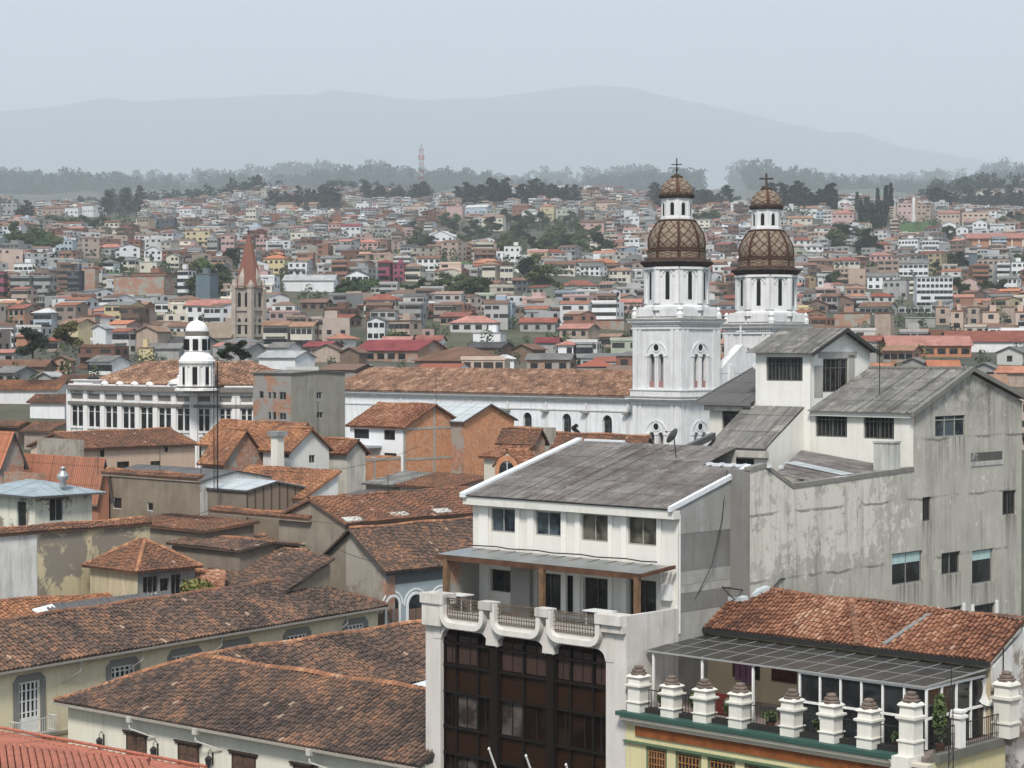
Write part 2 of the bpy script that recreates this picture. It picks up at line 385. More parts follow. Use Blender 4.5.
# ---------------------------------------------------------------- tiles
def tiles(mb, P0, U, V, poly, w=.25, l=.40, r=.085, jit=1.0):
    """barrel tiles over a roof plane: P0 origin, U along the eave, V up the slope, poly in (u, v) metres"""
    P0, U, V = np.array(P0, float), np.array(U, float), np.array(V, float); N = np.cross(U, V)
    if N[2] < 0: N = -N
    us = [p[0] for p in poly]; n = max(1, int((max(us) - min(us)) / w)); w = (max(us) - min(us)) / n
    T = []
    for i in range(n):
        u = min(us) + (i + .5) * w; xs = []
        for (a, b), (c, d) in zip(poly, poly[1:] + poly[:1]):
            if (a <= u < c) or (c <= u < a): xs.append(b + (d - b) * (u - a) / (c - a))
        xs.sort()
        off = random.random() * l
        for a, b in zip(xs[::2], xs[1::2]):
            v = a
            first = True
            while v < b - .04:
                e = min(b, v + (l if not first else .15 + off)); first = False
                T.append((u, v, e)); v = e
    if not T: return
    T = np.array(T); k = len(T)
    ang = np.array([0, .2, .5, .8, 1.0]) * math.pi; m = 5
    r = w * .38; du = -np.cos(ang) * w * .37; dn = np.sin(ang) * r
    ju = RNG.normal(0, .012 * jit, k); jn = RNG.normal(0, .008 * jit, k); jt = RNG.normal(0, .02 * jit, k)
    vs = np.zeros((k, 2, m, 3))
    for e in (0, 1):
        vv = T[:, 1] - .05 if e == 0 else T[:, 2]
        sc_ = 1.0 if e == 0 else .86; hn = (.06 if e == 0 else 0.0)
        uu = T[:, 0, None] + ju[:, None] + (jt[:, None] * (1 if e else -1)) * .5 + du[None] * sc_
        nn = dn[None] * sc_ + hn + jn[:, None]
        vs[:, e] = P0 + uu[..., None] * U + vv[:, None, None] * V + nn[..., None] * N
    ph_ = RNG.random(4) * 6; sag = .03 * np.sin(T[:, 0] * .55 + ph_[0]) * np.sin(T[:, 1] * .7 + ph_[1]) + .016 * np.sin(T[:, 0] * 1.9 + ph_[2] + T[:, 1] * .4)
    vs += sag[:, None, None, None] * N
    vs = vs.reshape(-1, 3); base = np.arange(k)[:, None, None] * 10
    f = []
    for j in range(m - 1): f.append([j, j + 1, m + j + 1, m + j])
    f.append([0, 4, 3, 2, 1])
    cols = RNG.random((k, 3))
    o = len(mb.v); mb.v.extend(map(tuple, vs.tolist()))
    for i in range(k):
        c = tuple(cols[i])
        for q in f: mb.f.append([o + i * 10 + t for t in q]); mb.c.append(c)
def caps(mb, a, b, r=.13, l=.42):
    """a row of cap tiles along a ridge or hip"""
    a, b = Vector(a), Vector(b); L = (b - a).length; n = max(1, int(L / l)); d = (b - a) / n; u = d.normalized(); s = u.cross(Vector((0, 0, 1))).normalized(); up = s.cross(u)
    for i in range(n):
        wv = lambda t: up * (.05 * math.sin(t * .9 + L)) ; p = a + d * i + wv(i * l); q = a + d * (i + 1.08) + wv((i + 1) * l); o = len(mb.v); c = (random.random(), random.random(), 0)
        for e, (pt, rr, h) in enumerate(((p, r, .0), (q, r * 1.1, .03))):
            for k in range(5):
                t = math.pi * k / 4; mb.v.append(tuple(pt + s * (math.cos(t) * rr) + up * (math.sin(t) * rr * .9 + h)))
        for k in range(4): mb.f.append([o + k, o + k + 1, o + k + 6, o + k + 5]); mb.c.append(c)
        mb.f.append([o + 5, o + 6, o + 7, o + 8, o + 9]); mb.c.append(c)
def plane_uv(pts):
    """pts: first edge = eave (p0->p1). returns P0,U,V,poly2d"""
    p0, p1, p2 = Vector(pts[0]), Vector(pts[1]), Vector(pts[2])
    U = (p1 - p0).normalized(); q = p2 - p0; V = (q - U * q.dot(U)).normalized()
    return p0, U, V, [((Vector(p) - p0).dot(U), (Vector(p) - p0).dot(V)) for p in pts]
def tiled(mb, pts, w=.25, l=.40, r=.085, jit=1.0):
    p0, U, V, poly = plane_uv(pts)
    tiles(mb, p0, U, V, poly, w, l, r, jit)
def underlay(mb, pts, t=.12, drop=.0):
    mb.slab([(p[0], p[1], p[2] - drop) for p in pts], t, (0.02, 0.02, 0))
def corrugated(mb, pts, p=.25, a=.035, t=.02):
    """sheet with ribs running up the slope over a polygon (first edge = eave)"""
    p0, U, V, poly = plane_uv(pts); N = U.cross(V)
    if N.z < 0: N = -N
    us = [q[0] for q in poly]; n = max(2, int((max(us) - min(us)) / p * 4)); st = (max(us) - min(us)) / n
    def rng_(u):
        xs = []
        for (a_, b_), (c_, d_) in zip(poly, poly[1:] + poly[:1]):
            if abs(a_ - c_) < 1e-6: continue
            if min(a_, c_) - 1e-6 <= u <= max(a_, c_) + 1e-6: xs.append(b_ + (d_ - b_) * (u - a_) / (c_ - a_))
        return (min(xs), max(xs)) if xs else None
    prev = None
    for i in range(n + 1):
        u = min(us) + i * st; rr = rng_(min(max(u, min(us) + 1e-4), max(us) - 1e-4))
        if rr is None: prev = None; continue
        h = (0, a, 0, -a)[i % 4]
        cur = (p0 + U * u + V * rr[0] + N * h, p0 + U * u + V * rr[1] + N * h, u, rr)
        if prev:
            mb.add([tuple(prev[0]), tuple(cur[0]), tuple(cur[1]), tuple(prev[1])], [(0, 1, 2, 3)], None,
                   [[(prev[2], prev[3][0]), (cur[2], rr[0]), (cur[2], rr[1]), (prev[2], prev[3][1])]])
        prev = cur
def gwin(parent, ax, c, a, b, p, q, nx=2, nz=1, fw=.06, fcol=(.5, .5, .48), gl='glass', rec=.14, grille=0, label=None, split=None, fm='paint', name='window'):
    """window recessed rec behind wall plane c, spanning u a..b, z p..q: frame with a pane as its sub-part"""
    def bx(m, u0, u1, z0, z1, d0, d1):
        if ax == 'y': m.box(u0, u1, c + d0, c + d1, z0, z1)
        else: m.box(c - d1, c - d0, u0, u1, z0, z1)
    f = MB()
    bx(f, a, a + fw, p, q, rec - .06, rec); bx(f, b - fw, b, p, q, rec - .06, rec)
    bx(f, a + fw, b - fw, p, p + fw, rec - .06, rec); bx(f, a + fw, b - fw, q - fw, q, rec - .06, rec)
    for i in range(1, nx): u = a + (b - a) * i / nx; bx(f, u - fw * .35, u + fw * .35, p + fw, q - fw, rec - .05, rec - .003)
    for i in range(1, nz):
        z = p + (q - p) * i / nz if not split else p + (q - p) * split
        bx(f, a + fw, b - fw, z - fw * .35, z + fw * .35, rec - .046, rec - .006)
    for i in range(grille):
        u = a + (b - a) * (i + .5) / grille; bx(f, u - .012, u + .012, p, q, rec - .11, rec - .085)
    o = f.build(name, fm, parent, fcol)
    if label: o['label'] = label
    g = MB(); bx(g, a, b, p, q, rec + .0, rec + .03); g.build('pane', gl, o)
    return o
def pbox(fr, ax, c, x0, x1, y0, y1):
    """pixel box -> plane rectangle (u0,u1,z0,z1); y measured at mid x"""
    f = fr.y if ax == 'y' else fr.x; xm = (x0 + x1) / 2
    return (f(x0, (y0 + y1) / 2, c)[0], f(x1, (y0 + y1) / 2, c)[0], f(xm, y1, c)[1], f(xm, y0, c)[1])

# ---------------------------------------------------------------- terrain
TZ = [(-400, 0), (130, 0), (230, 8), (300, 11), (400, 19), (500, 26), (650, 35), (850, 50), (1100, 74), (1400, 103), (1800, 140), (2300, 186), (2700, 222), (2950, 232), (3300, 236), (4600, 330), (6200, 500), (6800, 545), (7400, 570), (8600, 640), (9800, 790), (11000, 830), (60000, 830)]
_td = np.array([a for a, b in TZ]); _tz = np.array([b for a, b in TZ])
def terr(x, y):
    z = np.interp(y, _td, _tz)
    k = np.clip((y - 500) / 1500, 0, 1.4)
    return z + k * (7 * np.sin(x / 160 + y / 310) + 5 * np.sin(x / 71 - y / 190 + 1) + 3 * np.sin(x / 33 + y / 57 + 2))
def D_at(px, py):
    d = ray(px, py)
    for D in range(320, 3300, 6):
        if terr(d[0] * D, D) >= CZ + d[2] * D: return float(D)
    return 3000.0

# ---------------------------------------------------------------- generic pixel-anchored house
FOOT = []      # (x, y, radius) of everything placed, to keep fill houses out
def roof_part(parent, polys, mat, col=None, ridge=(), name='roof', tw=.27, t=.14):
    if mat.startswith('tile'):
        m = MB()
        for p in polys: tiled(m, p, tw, .42, tw * .34); underlay(m, p, t, .0)
        if ridge:
            c = MB()
            for a, b in ridge: caps(c, a, b, tw * .6)
            c.build('ridge_cap', 'tile_orange', parent)
    elif mat.startswith('sheet'):
        m = MB()
        for p in polys: corrugated(m, p, .3, .035)
        u = MB()
        for p in polys: u.slab([(q[0], q[1], q[2] - .06) for q in p], .08)
        o = m.build(name, mat, parent, col); u.build('roof_edge', 'paint', parent, (.12, .12, .12)); return o
    else:
        m = MB()
        for p in polys: m.slab(list(p), t)
    return m.build(name, mat, parent, col)
def ph(fr, xl, xc, xr, ye, D, label, wall=(.6, .58, .54), wmat='plaster', roof='tile_brown', rcol=None, kind='gx', ypk=None, rise=None, wf=(), ws=(), cat='house', name='house',
       ov=.35, zb=None, swall=None, smat=None, group=None, nx=2, fcol=(.3, .3, .28), gl='glass', par=.5, tw=.27, depth=None, width=None):
    c = fr.at(xc, ye, D); gx, gy, ze = c
    gl_ = gx - width if width else fr.y(xl, ye, gy)[0]; gr = gy + depth if depth else fr.x(xr, ye, gx)[0]
    W_, Dp = gx - gl_, gr - gy
    cx, cy = fr.w(((gx + gl_) / 2, (gy + gr) / 2, 0))[:2]
    FOOT.append((cx, cy, max(W_, Dp) * .6))
    if zb is None: zb = float(terr(cx, cy)) - 2
    T = thing(name, label, cat, fr, ((gx + gl_) / 2, (gy + gr) / 2, zb), group)
    if rise is None:
        if ypk is None: rise = 1.6
        elif kind == 'gx': gm = (gy + gr) / 2; rise = fr.y(xc, ypk, gm)[1] - ze if True else 0
        elif kind == 'gy': rise = fr.y(xl, ypk, gy)[1] - ze
        elif kind == 'shed': rise = fr.y(xc, ypk, gr)[1] - ze
        else: rise = fr.y(xc, ypk, (gy + gr) / 2)[1] - ze
    hf = [pbox(fr, 'y', gy, *w[:4]) for w in wf]; hs = [pbox(fr, 'x', gx, *w[:4]) for w in ws]
    m = MB(); m.wall('y', gy, gl_, gx, zb, ze, hf, .2); tops = []
    if kind == 'gy': m.poly([(gl_, gy, ze), (gx, gy, ze), ((gl_ + gx) / 2, gy, ze + rise)]); m.poly([(gx, gr, ze), (gl_, gr, ze), ((gl_ + gx) / 2, gr, ze + rise)])
    m.poly([(gl_, gr, zb), (gx, gr, zb), (gx, gr, ze + (rise if kind == 'shed' else 0)), (gl_, gr, ze + (rise if kind == 'shed' else 0))])
    lw = [(gl_, gr, zb), (gl_, gy, zb), (gl_, gy, ze)] + ([(gl_, (gy + gr) / 2, ze + rise), (gl_, gr, ze)] if kind == 'gx' else [(gl_, gr, ze + (rise if kind == 'shed' else 0))])
    m.poly(lw)
    s = m if (swall is None and smat is None) else MB()
    s.wall('x', gx, gy, gr, zb, ze, hs, .2)
    if kind == 'gx': s.poly([(gx, gy, ze), (gx, gr, ze), (gx, (gy + gr) / 2, ze + rise)])
    if kind == 'shed': s.poly([(gx, gy, ze), (gx, gr, ze), (gx, gr, ze + rise)])
    m.build('wall', wmat, T, wall)
    if s is not m: s.build('side_wall', smat or wmat, T, swall or wall)
    for h, w in zip(hf, wf): gwin(T, 'y', gy, *h, w[4] if len(w) > 4 else nx, 1, .06, fcol, gl, .12)
    for h, w in zip(hs, ws): gwin(T, 'x', gx, *h, w[4] if len(w) > 4 else nx, 1, .06, fcol, gl, .12)
    o = ov; L, Rr, A, B = gl_ - o, gx + o, gy - o, gr + o; mx_, my_ = (gl_ + gx) / 2, (gy + gr) / 2; h = .1
    P, rg = [], []
    if kind == 'gx':
        k = rise / (Dp / 2); zo = ze - o * k + h; zr = ze + rise + h
        P = [[(L, A, zo), (Rr, A, zo), (Rr, my_, zr), (L, my_, zr)], [(Rr, B, zo), (L, B, zo), (L, my_, zr), (Rr, my_, zr)]]; rg = [((L, my_, zr), (Rr, my_, zr))]
    elif kind == 'gy':
        k = rise / (W_ / 2); zo = ze - o * k + h; zr = ze + rise + h
        P = [[(Rr, A, zo), (Rr, B, zo), (mx_, B, zr), (mx_, A, zr)], [(L, B, zo), (L, A, zo), (mx_, A, zr), (mx_, B, zr)]]; rg = [((mx_, A, zr), (mx_, B, zr))]
    elif kind == 'hip':
        q = min(W_, Dp) / 2; k = rise / q; zo = ze - o * k + h; zr = ze + rise + h
        if W_ >= Dp: a, b = (L + q + o, my_, zr), (Rr - q - o, my_, zr)
        else: a, b = (mx_, A + q + o, zr), (mx_, B - q - o, zr)
        c0, c1, c2, c3 = (L, A, zo), (Rr, A, zo), (Rr, B, zo), (L, B, zo)
        if W_ >= Dp: P = [[c0, c1, b, a], [c1, c2, b], [c2, c3, a, b], [c3, c0, a]]; rg = [(a, b), (c0, a), (c1, b), (c2, b)]
        else: P = [[c0, c1, a], [c1, c2, b, a], [c2, c3, b], [c3, c0, a, b]]; rg = [(a, b), (c0, a), (c1, a), (c2, b)]
        P = [p for p in P if len({tuple(round(v, 3) for v in q_) for q_ in p}) == len(p)] if abs(W_ - Dp) > .05 else [[c0, c1, a], [c1, c2, a], [c2, c3, a], [c3, c0, a]]
        rg = [r for r in rg if math.dist(*r) > .3]
    elif kind == 'shed':
        k = rise / Dp; P = [[(L, A, ze - o * k + h), (Rr, A, ze - o * k + h), (Rr, B, ze + rise + o * k + h), (L, B, ze + rise + o * k + h)]]
    if kind == 'flat':
        m = MB(); m.box(gl_ + .2, gx - .2, gy + .2, gr - .2, ze - par - .1, ze - par); m.build('roof', 'concrete', T, rcol or (.3, .29, .27))
        m = MB(); m.wall('y', gr - .22, gl_, gx, ze - par, ze - .01); m.wall('x', gl_ + .2, gy, gr, ze - par, ze - .01); m.build('parapet', wmat, T, wall)
    else:
        roof_part(T, P, roof, rcol, rg if roof.startswith('tile') else (), tw=tw)
    return T, (gl_, gx, gy, gr, ze, rise)

def arch_fill(mb, ax, c, a, b, q, depth=.3, n=6, pr=.004):
    """round the head of an opening (u a..b, top q) by filling its two corners"""
    r = (b - a) / 2; m_ = (a + b) / 2
    P = (lambda u, z: (u, c - pr, z)) if ax == 'y' else (lambda u, z: (c + pr, u, z)); v = (0, depth, 0) if ax == 'y' else (-depth, 0, 0)
    for k in range(2 * n):
        t0, t1 = math.pi * k / (2 * n), math.pi * (k + 1) / (2 * n); s = b if k < n else a
        mb.prism([P(s, q + .01), P(m_ + r * math.cos(t0), q - r + r * math.sin(t0)), P(m_ + r * math.cos(t1), q - r + r * math.sin(t1))], v)
def disc(mb, ax, c, u, z, r, d, n=16, r0=0):
    P = (lambda a, b: (a, c - d, b)) if ax == 'y' else (lambda a, b: (c + d, a, b)); v = (0, d + .02, 0) if ax == 'y' else (-d - .02, 0, 0)
    for k in range(n):
        t0, t1 = 2 * math.pi * k / n, 2 * math.pi * (k + 1) / n
        q = [P(u + r * math.cos(t0), z + r * math.sin(t0)), P(u + r * math.cos(t1), z + r * math.sin(t1))]
        q = ([P(u, z)] + q) if r0 == 0 else [P(u + r0 * math.cos(t1), z + r0 * math.sin(t1)), P(u + r0 * math.cos(t0), z + r0 * math.sin(t0))] + q
        mb.prism(q, v)
# ================================================================ brown glass-fronted building with roof terrace
F43 = Fr(43.3)
def brown_building():
    fr = F43
    c = fr.at(678, 509, 100.0); gx1, gyp, zev = c
    gy0 = gyp - 3.96
    gxL = fr.y(421, 590, gy0)[0]; pxL = fr.y(473, 497, gyp)[0]
    T = thing('office_building', 'white building with brown glass front, scalloped terrace parapet and grey corrugated roof', 'building', fr, ((gxL + gx1) / 2, gyp + 2, 0))
    white = (.62, .585, .55); cream = (.66, .64, .585)
    y = lambda px, py: fr.y(px, py, gy0)
    yp = lambda px, py: fr.y(px, py, gyp)
    zt = y(515, 628)[1]                    # inner bottom of the bowls = terrace floor about
    gyb = gyp + 9.0
    # --- bays
    bays = [(y(440.5, 650)[0], y(488, 650)[0]), (y(496, 650)[0], y(544.5, 650)[0]), (y(552, 650)[0], y(606, 650)[0])]
    ztop = y(515, 638)[1]                   # crown of the openings
    zrow = lambda px, py: y(px, py)[1]
    # facade: columns + arched fascia
    m = MB(); t = .5
    m.box(gxL + .35, bays[0][0], gy0, gy0 + t, 0, ztop + 1.0)
    m.box(bays[2][1], gx1, gy0, gy0 + t, 0, ztop + 1.0)
    for a, b in bays:                        # arches with round corners
        r = .62; N = 24
        pts = []
        for i in range(N + 1):
            u = a + (b - a) * i / N; d = min(u - a, b - u)
            zz = ztop if d > r else ztop - r + math.sqrt(max(0, r * r - (r - d) ** 2))
            pts.append((u, zz))
        for (u0, q0), (u1, q1) in zip(pts, pts[1:]):
            m.add([(u0, gy0, q0), (u1, gy0, q1), (u1, gy0, ztop + 1.0), (u0, gy0, ztop + 1.0), (u0, gy0 + t, q0), (u1, gy0 + t, q1)], [(0, 1, 2, 3), (0, 4, 5, 1)])
    for (a, b), (c_, d) in zip(bays, bays[1:]):
        m.prism([(b - .02, gy0 - .03, ztop + .8), (d - (d - c_) + .02, gy0 - .03, ztop + .8), (c_ + .14, gy0 - .03, ztop - .55), (b - .14, gy0 - .03, ztop - .55)][::1], (0, t, 0))
    for a, s in ((bays[0][0], -1), (bays[2][1], 1)):
        m.prism([(a - s * .0, gy0 - .03, ztop - .55), (a + s * .5, gy0 - .03, ztop - .55), (a + s * .5, gy0 - .03, ztop + .8), (a - s * .0, gy0 - .03, ztop + .8)], (0, .1, 0))
    m.build('facade_frame', 'plaster', T, white)
    # side and back walls, floor slab of the terrace
    m = MB()
    m.box(gxL + .4, gx1 - .01, gy0 + t + .6, gyb, 0, zt - .25)
    m.build('wall', 'plaster_dirty', T, (.56, .545, .52))
    m = MB(); m.box(gxL + .3, gx1 - .05, gy0 + .3, gyp + .2, zt - .24, zt)
    m.build('terrace_floor', 'concrete', T, (.4, .38, .35))
    # side return wall of the terrace (white, cable-stained)
    zpar = fr.x(640, 614, gx1)[1]
    m = MB(); m.box(gx1 - .2, gx1 + .03, gy0 + .02, gyp - .01, zt - 4.2, zpar)
    m.build('side_parapet', 'plaster_dirty', T, (.66, .63, .59))
    # --- bowls
    zr = y(515, 604)[1]                     # tops of posts
    th = .27; gya, gyb2 = gy0 - .35, gy0 + .12
    m = MB()
    yv = lambda px: fr.y(px, 610, gya)[0]
    edges = [(yv(443), yv(479)), (yv(494), yv(535.5)), (yv(550), yv(595))]
    zb = zt - .12
    for a, b in edges:
        r = .45; P = [(a, zr - .06)]
        for i in range(9): q = math.pi / 2 * i / 8; P.append((a + r - r * math.cos(q), zb + r - r * math.sin(q)))
        for i in range(9): q = math.pi / 2 * i / 8; P.append((b - r + r * math.sin(q), zb + r - r * math.cos(q)))
        P.append((b, zr - .06))
        Q = []
        for i, p in enumerate(P):
            a_, b_ = P[max(0, i - 1)], P[min(len(P) - 1, i + 1)]; dx, dz = b_[0] - a_[0], b_[1] - a_[1]; L = math.hypot(dx, dz)
            Q.append((p[0] + dz / L * th, p[1] - dx / L * th))
        # outward side lies away from the hollow
        for i in range(len(P) - 1):
            p, q, p2, q2 = P[i], P[i + 1], Q[i], Q[i + 1]
            m.add([(p[0], gya, p[1]), (q[0], gya, q[1]), (q2[0], gya, q2[1]), (p2[0], gya, p2[1]), (p[0], gyb2, p[1]), (q[0], gyb2, q[1]), (q2[0], gyb2, q2[1]), (p2[0], gyb2, p2[1])],
                  [(0, 1, 2, 3), (4, 7, 6, 5), (0, 4, 5, 1), (3, 2, 6, 7)])
    m.build('scalloped_parapet', 'plaster', T, (.68, .65, .61))
    m = MB()
    posts = [(yv(420.5), yv(443), .1), (yv(479) - .02, yv(494) - .12, 0), (yv(535.5) - .02, yv(550) - .1, 0), (yv(595), gx1 - .02, .06)]
    for a, b, h in posts:
        pm = MB(); pm.box(a, b, gya - .06, gyb2 + (.12 if h == 0 else .5), zr - .42, zr + h); pm.build('parapet_post', 'plaster_dirty', T, (.66, .63, .59))
    m.box(posts[3][0] + .3, gx1 + .02, gya + .1, gya + .6, zr - .8, zr - .42); m.build('parapet_end', 'plaster_dirty', T, (.66, .63, .59)); m = MB()
    m.box(yv(421), yv(443) - .3, gya + .05, gy0, zb - .25, zr - .4)
    m.build('parapet_end', 'plaster_dirty', T, (.7, .67, .63))
    # railings
    for (a, b) in [(p[1] + .02, q[0] - .02) for p, q in zip(posts, posts[1:])]:
        m = MB(); yy = gy0 - .05
        m.box(a, b, yy - .03, yy + .03, zr - .12, zr - .06); m.box(a, b, yy - .02, yy + .02, zt + .12, zt + .15)
        n = int((b - a) / .17)
        for i in range(n + 1):
            u = a + (b - a) * i / n; m.box(u - .012, u + .012, yy - .012, yy + .012, zt + .1, zr - .1)
            for k in range(5):
                z = zt + .18 + k * .2; s_ = .085
                if i < n and z < zr - .2: m.lathe((u + (b - a) / n / 2, yy, 0), [(.075, z), (.08, z + .02), (.075, z + .04)], 7, caps=False)
        m.build('railing', 'rust', T, (.16, .12, .09))
    # --- brown curtain wall
    gw = gy0 + .35
    fl = y(440.6, 664.5)[1] - y(440.6, 726)[1]      # storey height
    zw1 = y(440.6, 664.5)[1]; sp = y(440.6, 664.5)[1] - y(440.6, 691)[1]
    m = MB(); m.box(bays[0][0] - .05, bays[2][1] + .05, gw + .12, gw + .3, 0, ztop + .4)
    for (a, b), (c_, d) in zip(bays, bays[1:]): m.box(b, c_, gw - .25, gw + .1, 0, ztop - .5)
    m.build('curtain_wall_backing', 'paint', T, (.012, .008, .006))
    ncol = [[0, .26, .72, 1.0], [0, .5, 1.0], [0, .28, .70, 1.0]]
    random.seed(5)
    for bi, (a, b) in enumerate(bays):
        cs = [a + (b - a) * f for f in ncol[bi]]
        m = MB()
        for u in cs: m.box(u - .06, u + .06, gw - .12, gw + .06, 0, ztop + .1)
        z = zw1
        zs = []
        while z > 1: zs += [z, z - sp]; z -= fl
        for z in zs + [y(440.6, 642)[1]]: m.box(a, b, gw - .16, gw + .05, z - .06, z + .06)
        m.build('mullion', 'paint', T, (.012, .009, .008))
        top = ztop + .1
        for k in range(6):
            zlo = zw1 - k * fl; zhi = top if k == 0 else zlo + fl - sp
            for ci, (u0, u1) in enumerate(zip(cs, cs[1:])):
                if zlo > 2:
                    cur = random.random() < (.85 if k == 0 else .3)
                    w = MB(); w.box(u0 + .07, u1 - .07, gw + .02, gw + .06, zlo + .07, zhi - .07)
                    wo = w.build('window', 'glass_curtain' if (k and cur) else 'glass_brown', T)
                    w = MB(); um = u0 + (u1 - u0) * random.choice((.5, .45, .6))
                    w.box(um - .025, um + .025, gw - .03, gw + .018, zlo + .06, zhi - .06)
                    w.build('glazing_bar', 'paint', wo, (.022, .018, .015))
                    if k == 0 and cur:
                        w = MB(); w.box(u0 + .12, u1 - .12, gw + .0, gw + .018, zlo + .12, zlo + 1.55)
                        w.build('curtain', 'paint', wo, (.055, .033, .027))
                w = MB(); w.box(u0 + .06, u1 - .06, gw - .0, gw + .08, max(.1, zlo - sp + .06), zlo - .06)
                w.build('spandrel_panel', 'paint', T, (.022, .009, .004))
    # --- penthouse
    zbase = yp(473, 546)[1]
    fz0 = yp(468, 503.5)[1]; fz1 = zev
    wins = [pbox(fr, 'y', gyp, *w_) for w_ in ((491, 515.5, 508, 532.5), (535.5, 561, 511.5, 536), (581.5, 608.5, 514, 541.5), (628, 657, 517, 545.5))]
    low = [pbox(fr, 'y', gyp, *w_) for w_ in ((490, 515, 570, 592), (537, 573, 574, 612), (583, 608, 578, 610), (628, 657, 580, 612))]
    zl = min(w_[2] for w_ in low[1:])
    low = [(a, b, (zl if i else p), q) for i, (a, b, p, q) in enumerate(low)]
    m = MB(); m.wall('y', gyp, pxL, gx1, zt - .1, fz0, wins + low, .3)
    m.wall('x', gx1, gyp, gyp + .4, zt - .1, fz0, (), .2)
    m.poly([(pxL, gyp, zt), (pxL, gyp, fz0 + .3), (pxL, gyb, fz0 + 2.0), (pxL, gyb, zt)])
    m.build('penthouse_wall', 'plaster_clean', T, (.70, .68, .63))
    m = MB()
    for x0, x1 in ((480, 489), (516.2, 520.5), (528.5, 534.8), (562, 567), (576, 581), (609, 613), (622, 627.5), (657.5, 662)):
        a, b = yp(x0, 530)[0], yp(x1, 530)[0]; m.box(a, b, gyp - .1, gyp + .05, zt, fz0)
    a = yp(476, 530)[0]
    m.build('pilaster', 'plaster_clean', T, (.76, .745, .70))
    m = MB(); m.box(pxL - .28, gx1 + .12, gyp - .5, gyp + .0, fz0, fz1 - .06)
    m.build('fascia', 'plaster', T, (.68, .665, .62))
    for i, (a, b, p, q) in enumerate(wins):
        gwin(T, 'y', gyp, a, b, p, q, 2 if i > 1 else 2, 1, .07, (.35, .34, .31), ('glass_blue', 'glass_blue', 'glass_pale', 'glass_pale')[i], .1)
    for i, (a, b, p, q) in enumerate(low):
        gwin(T, 'y', gyp, a, b, p, q, 3 if i == 1 else 2, 1, .06, (.12, .1, .09), 'glass', .25, name='window' if i in (0, 3) else 'glass_door')
    m = MB(); u0, u1 = yp(517, 590)[0], yp(536, 590)[0]
    m.box(u0, u1, gyp - .5, gyp - .23, zt, yp(520, 566)[1]); m.build('stone_pier', 'brick_half', T)
    # two water heaters on the wall
    for x0, x1, y0, y1 in ((472, 480, 565, 580), (664.5, 673, 584, 600)):
        a, b, p, q = pbox(fr, 'y', gyp, x0, x1, y0, y1); m = MB(); m.box(a, b, gyp - .28, gyp - .004, p, q); m.box(a + .15, a + .22, gyp - .3, gyp - .28, p + .1, p + .2)
        tag(m.build('water_heater', 'paint', None, (.75, .75, .74), base=(a, gyp, p), fr=fr), 'white wall-hung water heater at the %s end of the brown-glass building\'s terrace' % ('left' if x0 < 500 else 'right'), 'water heater')
    # roof: two portions, the left one reaching farther back
    xm = yp(640, 505)[0] - .6
    bl, br = 8.7, 5.7; rise = math.tan(R(15.6))
    e = gyp - .62; ze = zev + .02
    zq = lambda g: ze + (g - e) * rise
    m = MB()
    corrugated(m, [(pxL - .1, e, ze), (xm, e, ze), (xm, gyp + bl, zq(gyp + bl)), (pxL - .1, gyp + bl, zq(gyp + bl))], .18, .03)
    corrugated(m, [(xm, e, ze), (gx1 + .05, e, ze), (gx1 + .05, gyp + br, zq(gyp + br)), (xm, gyp + br, zq(gyp + br))], .18, .03)
    m.build('roof', 'sheet_brown', T)
    m = MB()
    for a, b in ((gyp + br, gyp + br + .25),):
        m.box(xm + .3, gx1 - .0, a, b, zq(a) - .1, zq(a) + .14)
        for i in range(7): u = xm + .6 + i * .75; m.box(u, u + .12, a - .2, a + .05, zq(a) + .05, zq(a) + .2)
    m.build('ridge_flashing', 'paint', T, (.68, .71, .74)); m = MB(); m.box(pxL + .3, pxL + 3.2, gyp + bl, gyp + bl + .2, zq(gyp + bl) - .1, zq(gyp + bl) + .12); m.build('ridge_flashing', 'paint', T, (.68, .71, .74))
    for gx, L, w_ in ((pxL - .15, bl, .42), (gx1 - .0, br, .22)):
        m = MB(); m.prism([(gx - w_ * .5, e - .05, ze + .12), (gx + w_ * .5, e - .05, ze + .12), (gx + w_ * .5, e - .05, ze - .12), (gx - w_ * .5, e - .05, ze - .12)], (0, L + .8, (L + .8) * rise)); m.build('roof_flashing', 'paint', T, (.68, .71, .74))
    m = MB(); m.box(pxL - .2, xm, gyp + 4, gyp + bl - .1, fz0, zq(gyp + 4) - .25)
    m.add([(pxL, gyp, fz0), (pxL, gyp + bl, fz0), (pxL, gyp + bl, zq(gyp + bl) - .1), (pxL, gyp, zq(gyp) - .1)], [(0, 1, 2, 3)])
    m.add([(pxL, gyp + bl, 0), (xm, gyp + bl, 0), (xm, gyp + bl, zq(gyp + bl) - .1), (pxL, gyp + bl, zq(gyp + bl) - .1)], [(0, 1, 2, 3)])
    m.build('attic_wall', 'plaster_dirty', T, (.5, .49, .46))
    # grey side wall of clad bands
    gyc = fr.x(730, 500, gx1)[0]
    zb_ = lambda px, py: fr.x(px, py, gx1)[1]
    m = MB()
    zs = [0, zb_(690, 611), zb_(690, 592), zb_(690, 584), zb_(690, 571), zb_(690, 533)]
    cols = [(.42, .41, .38), (.24, .238, .23), (.46, .45, .42), (.38, .38, .365), (.23, .228, .22), (.37, .37, .36)]
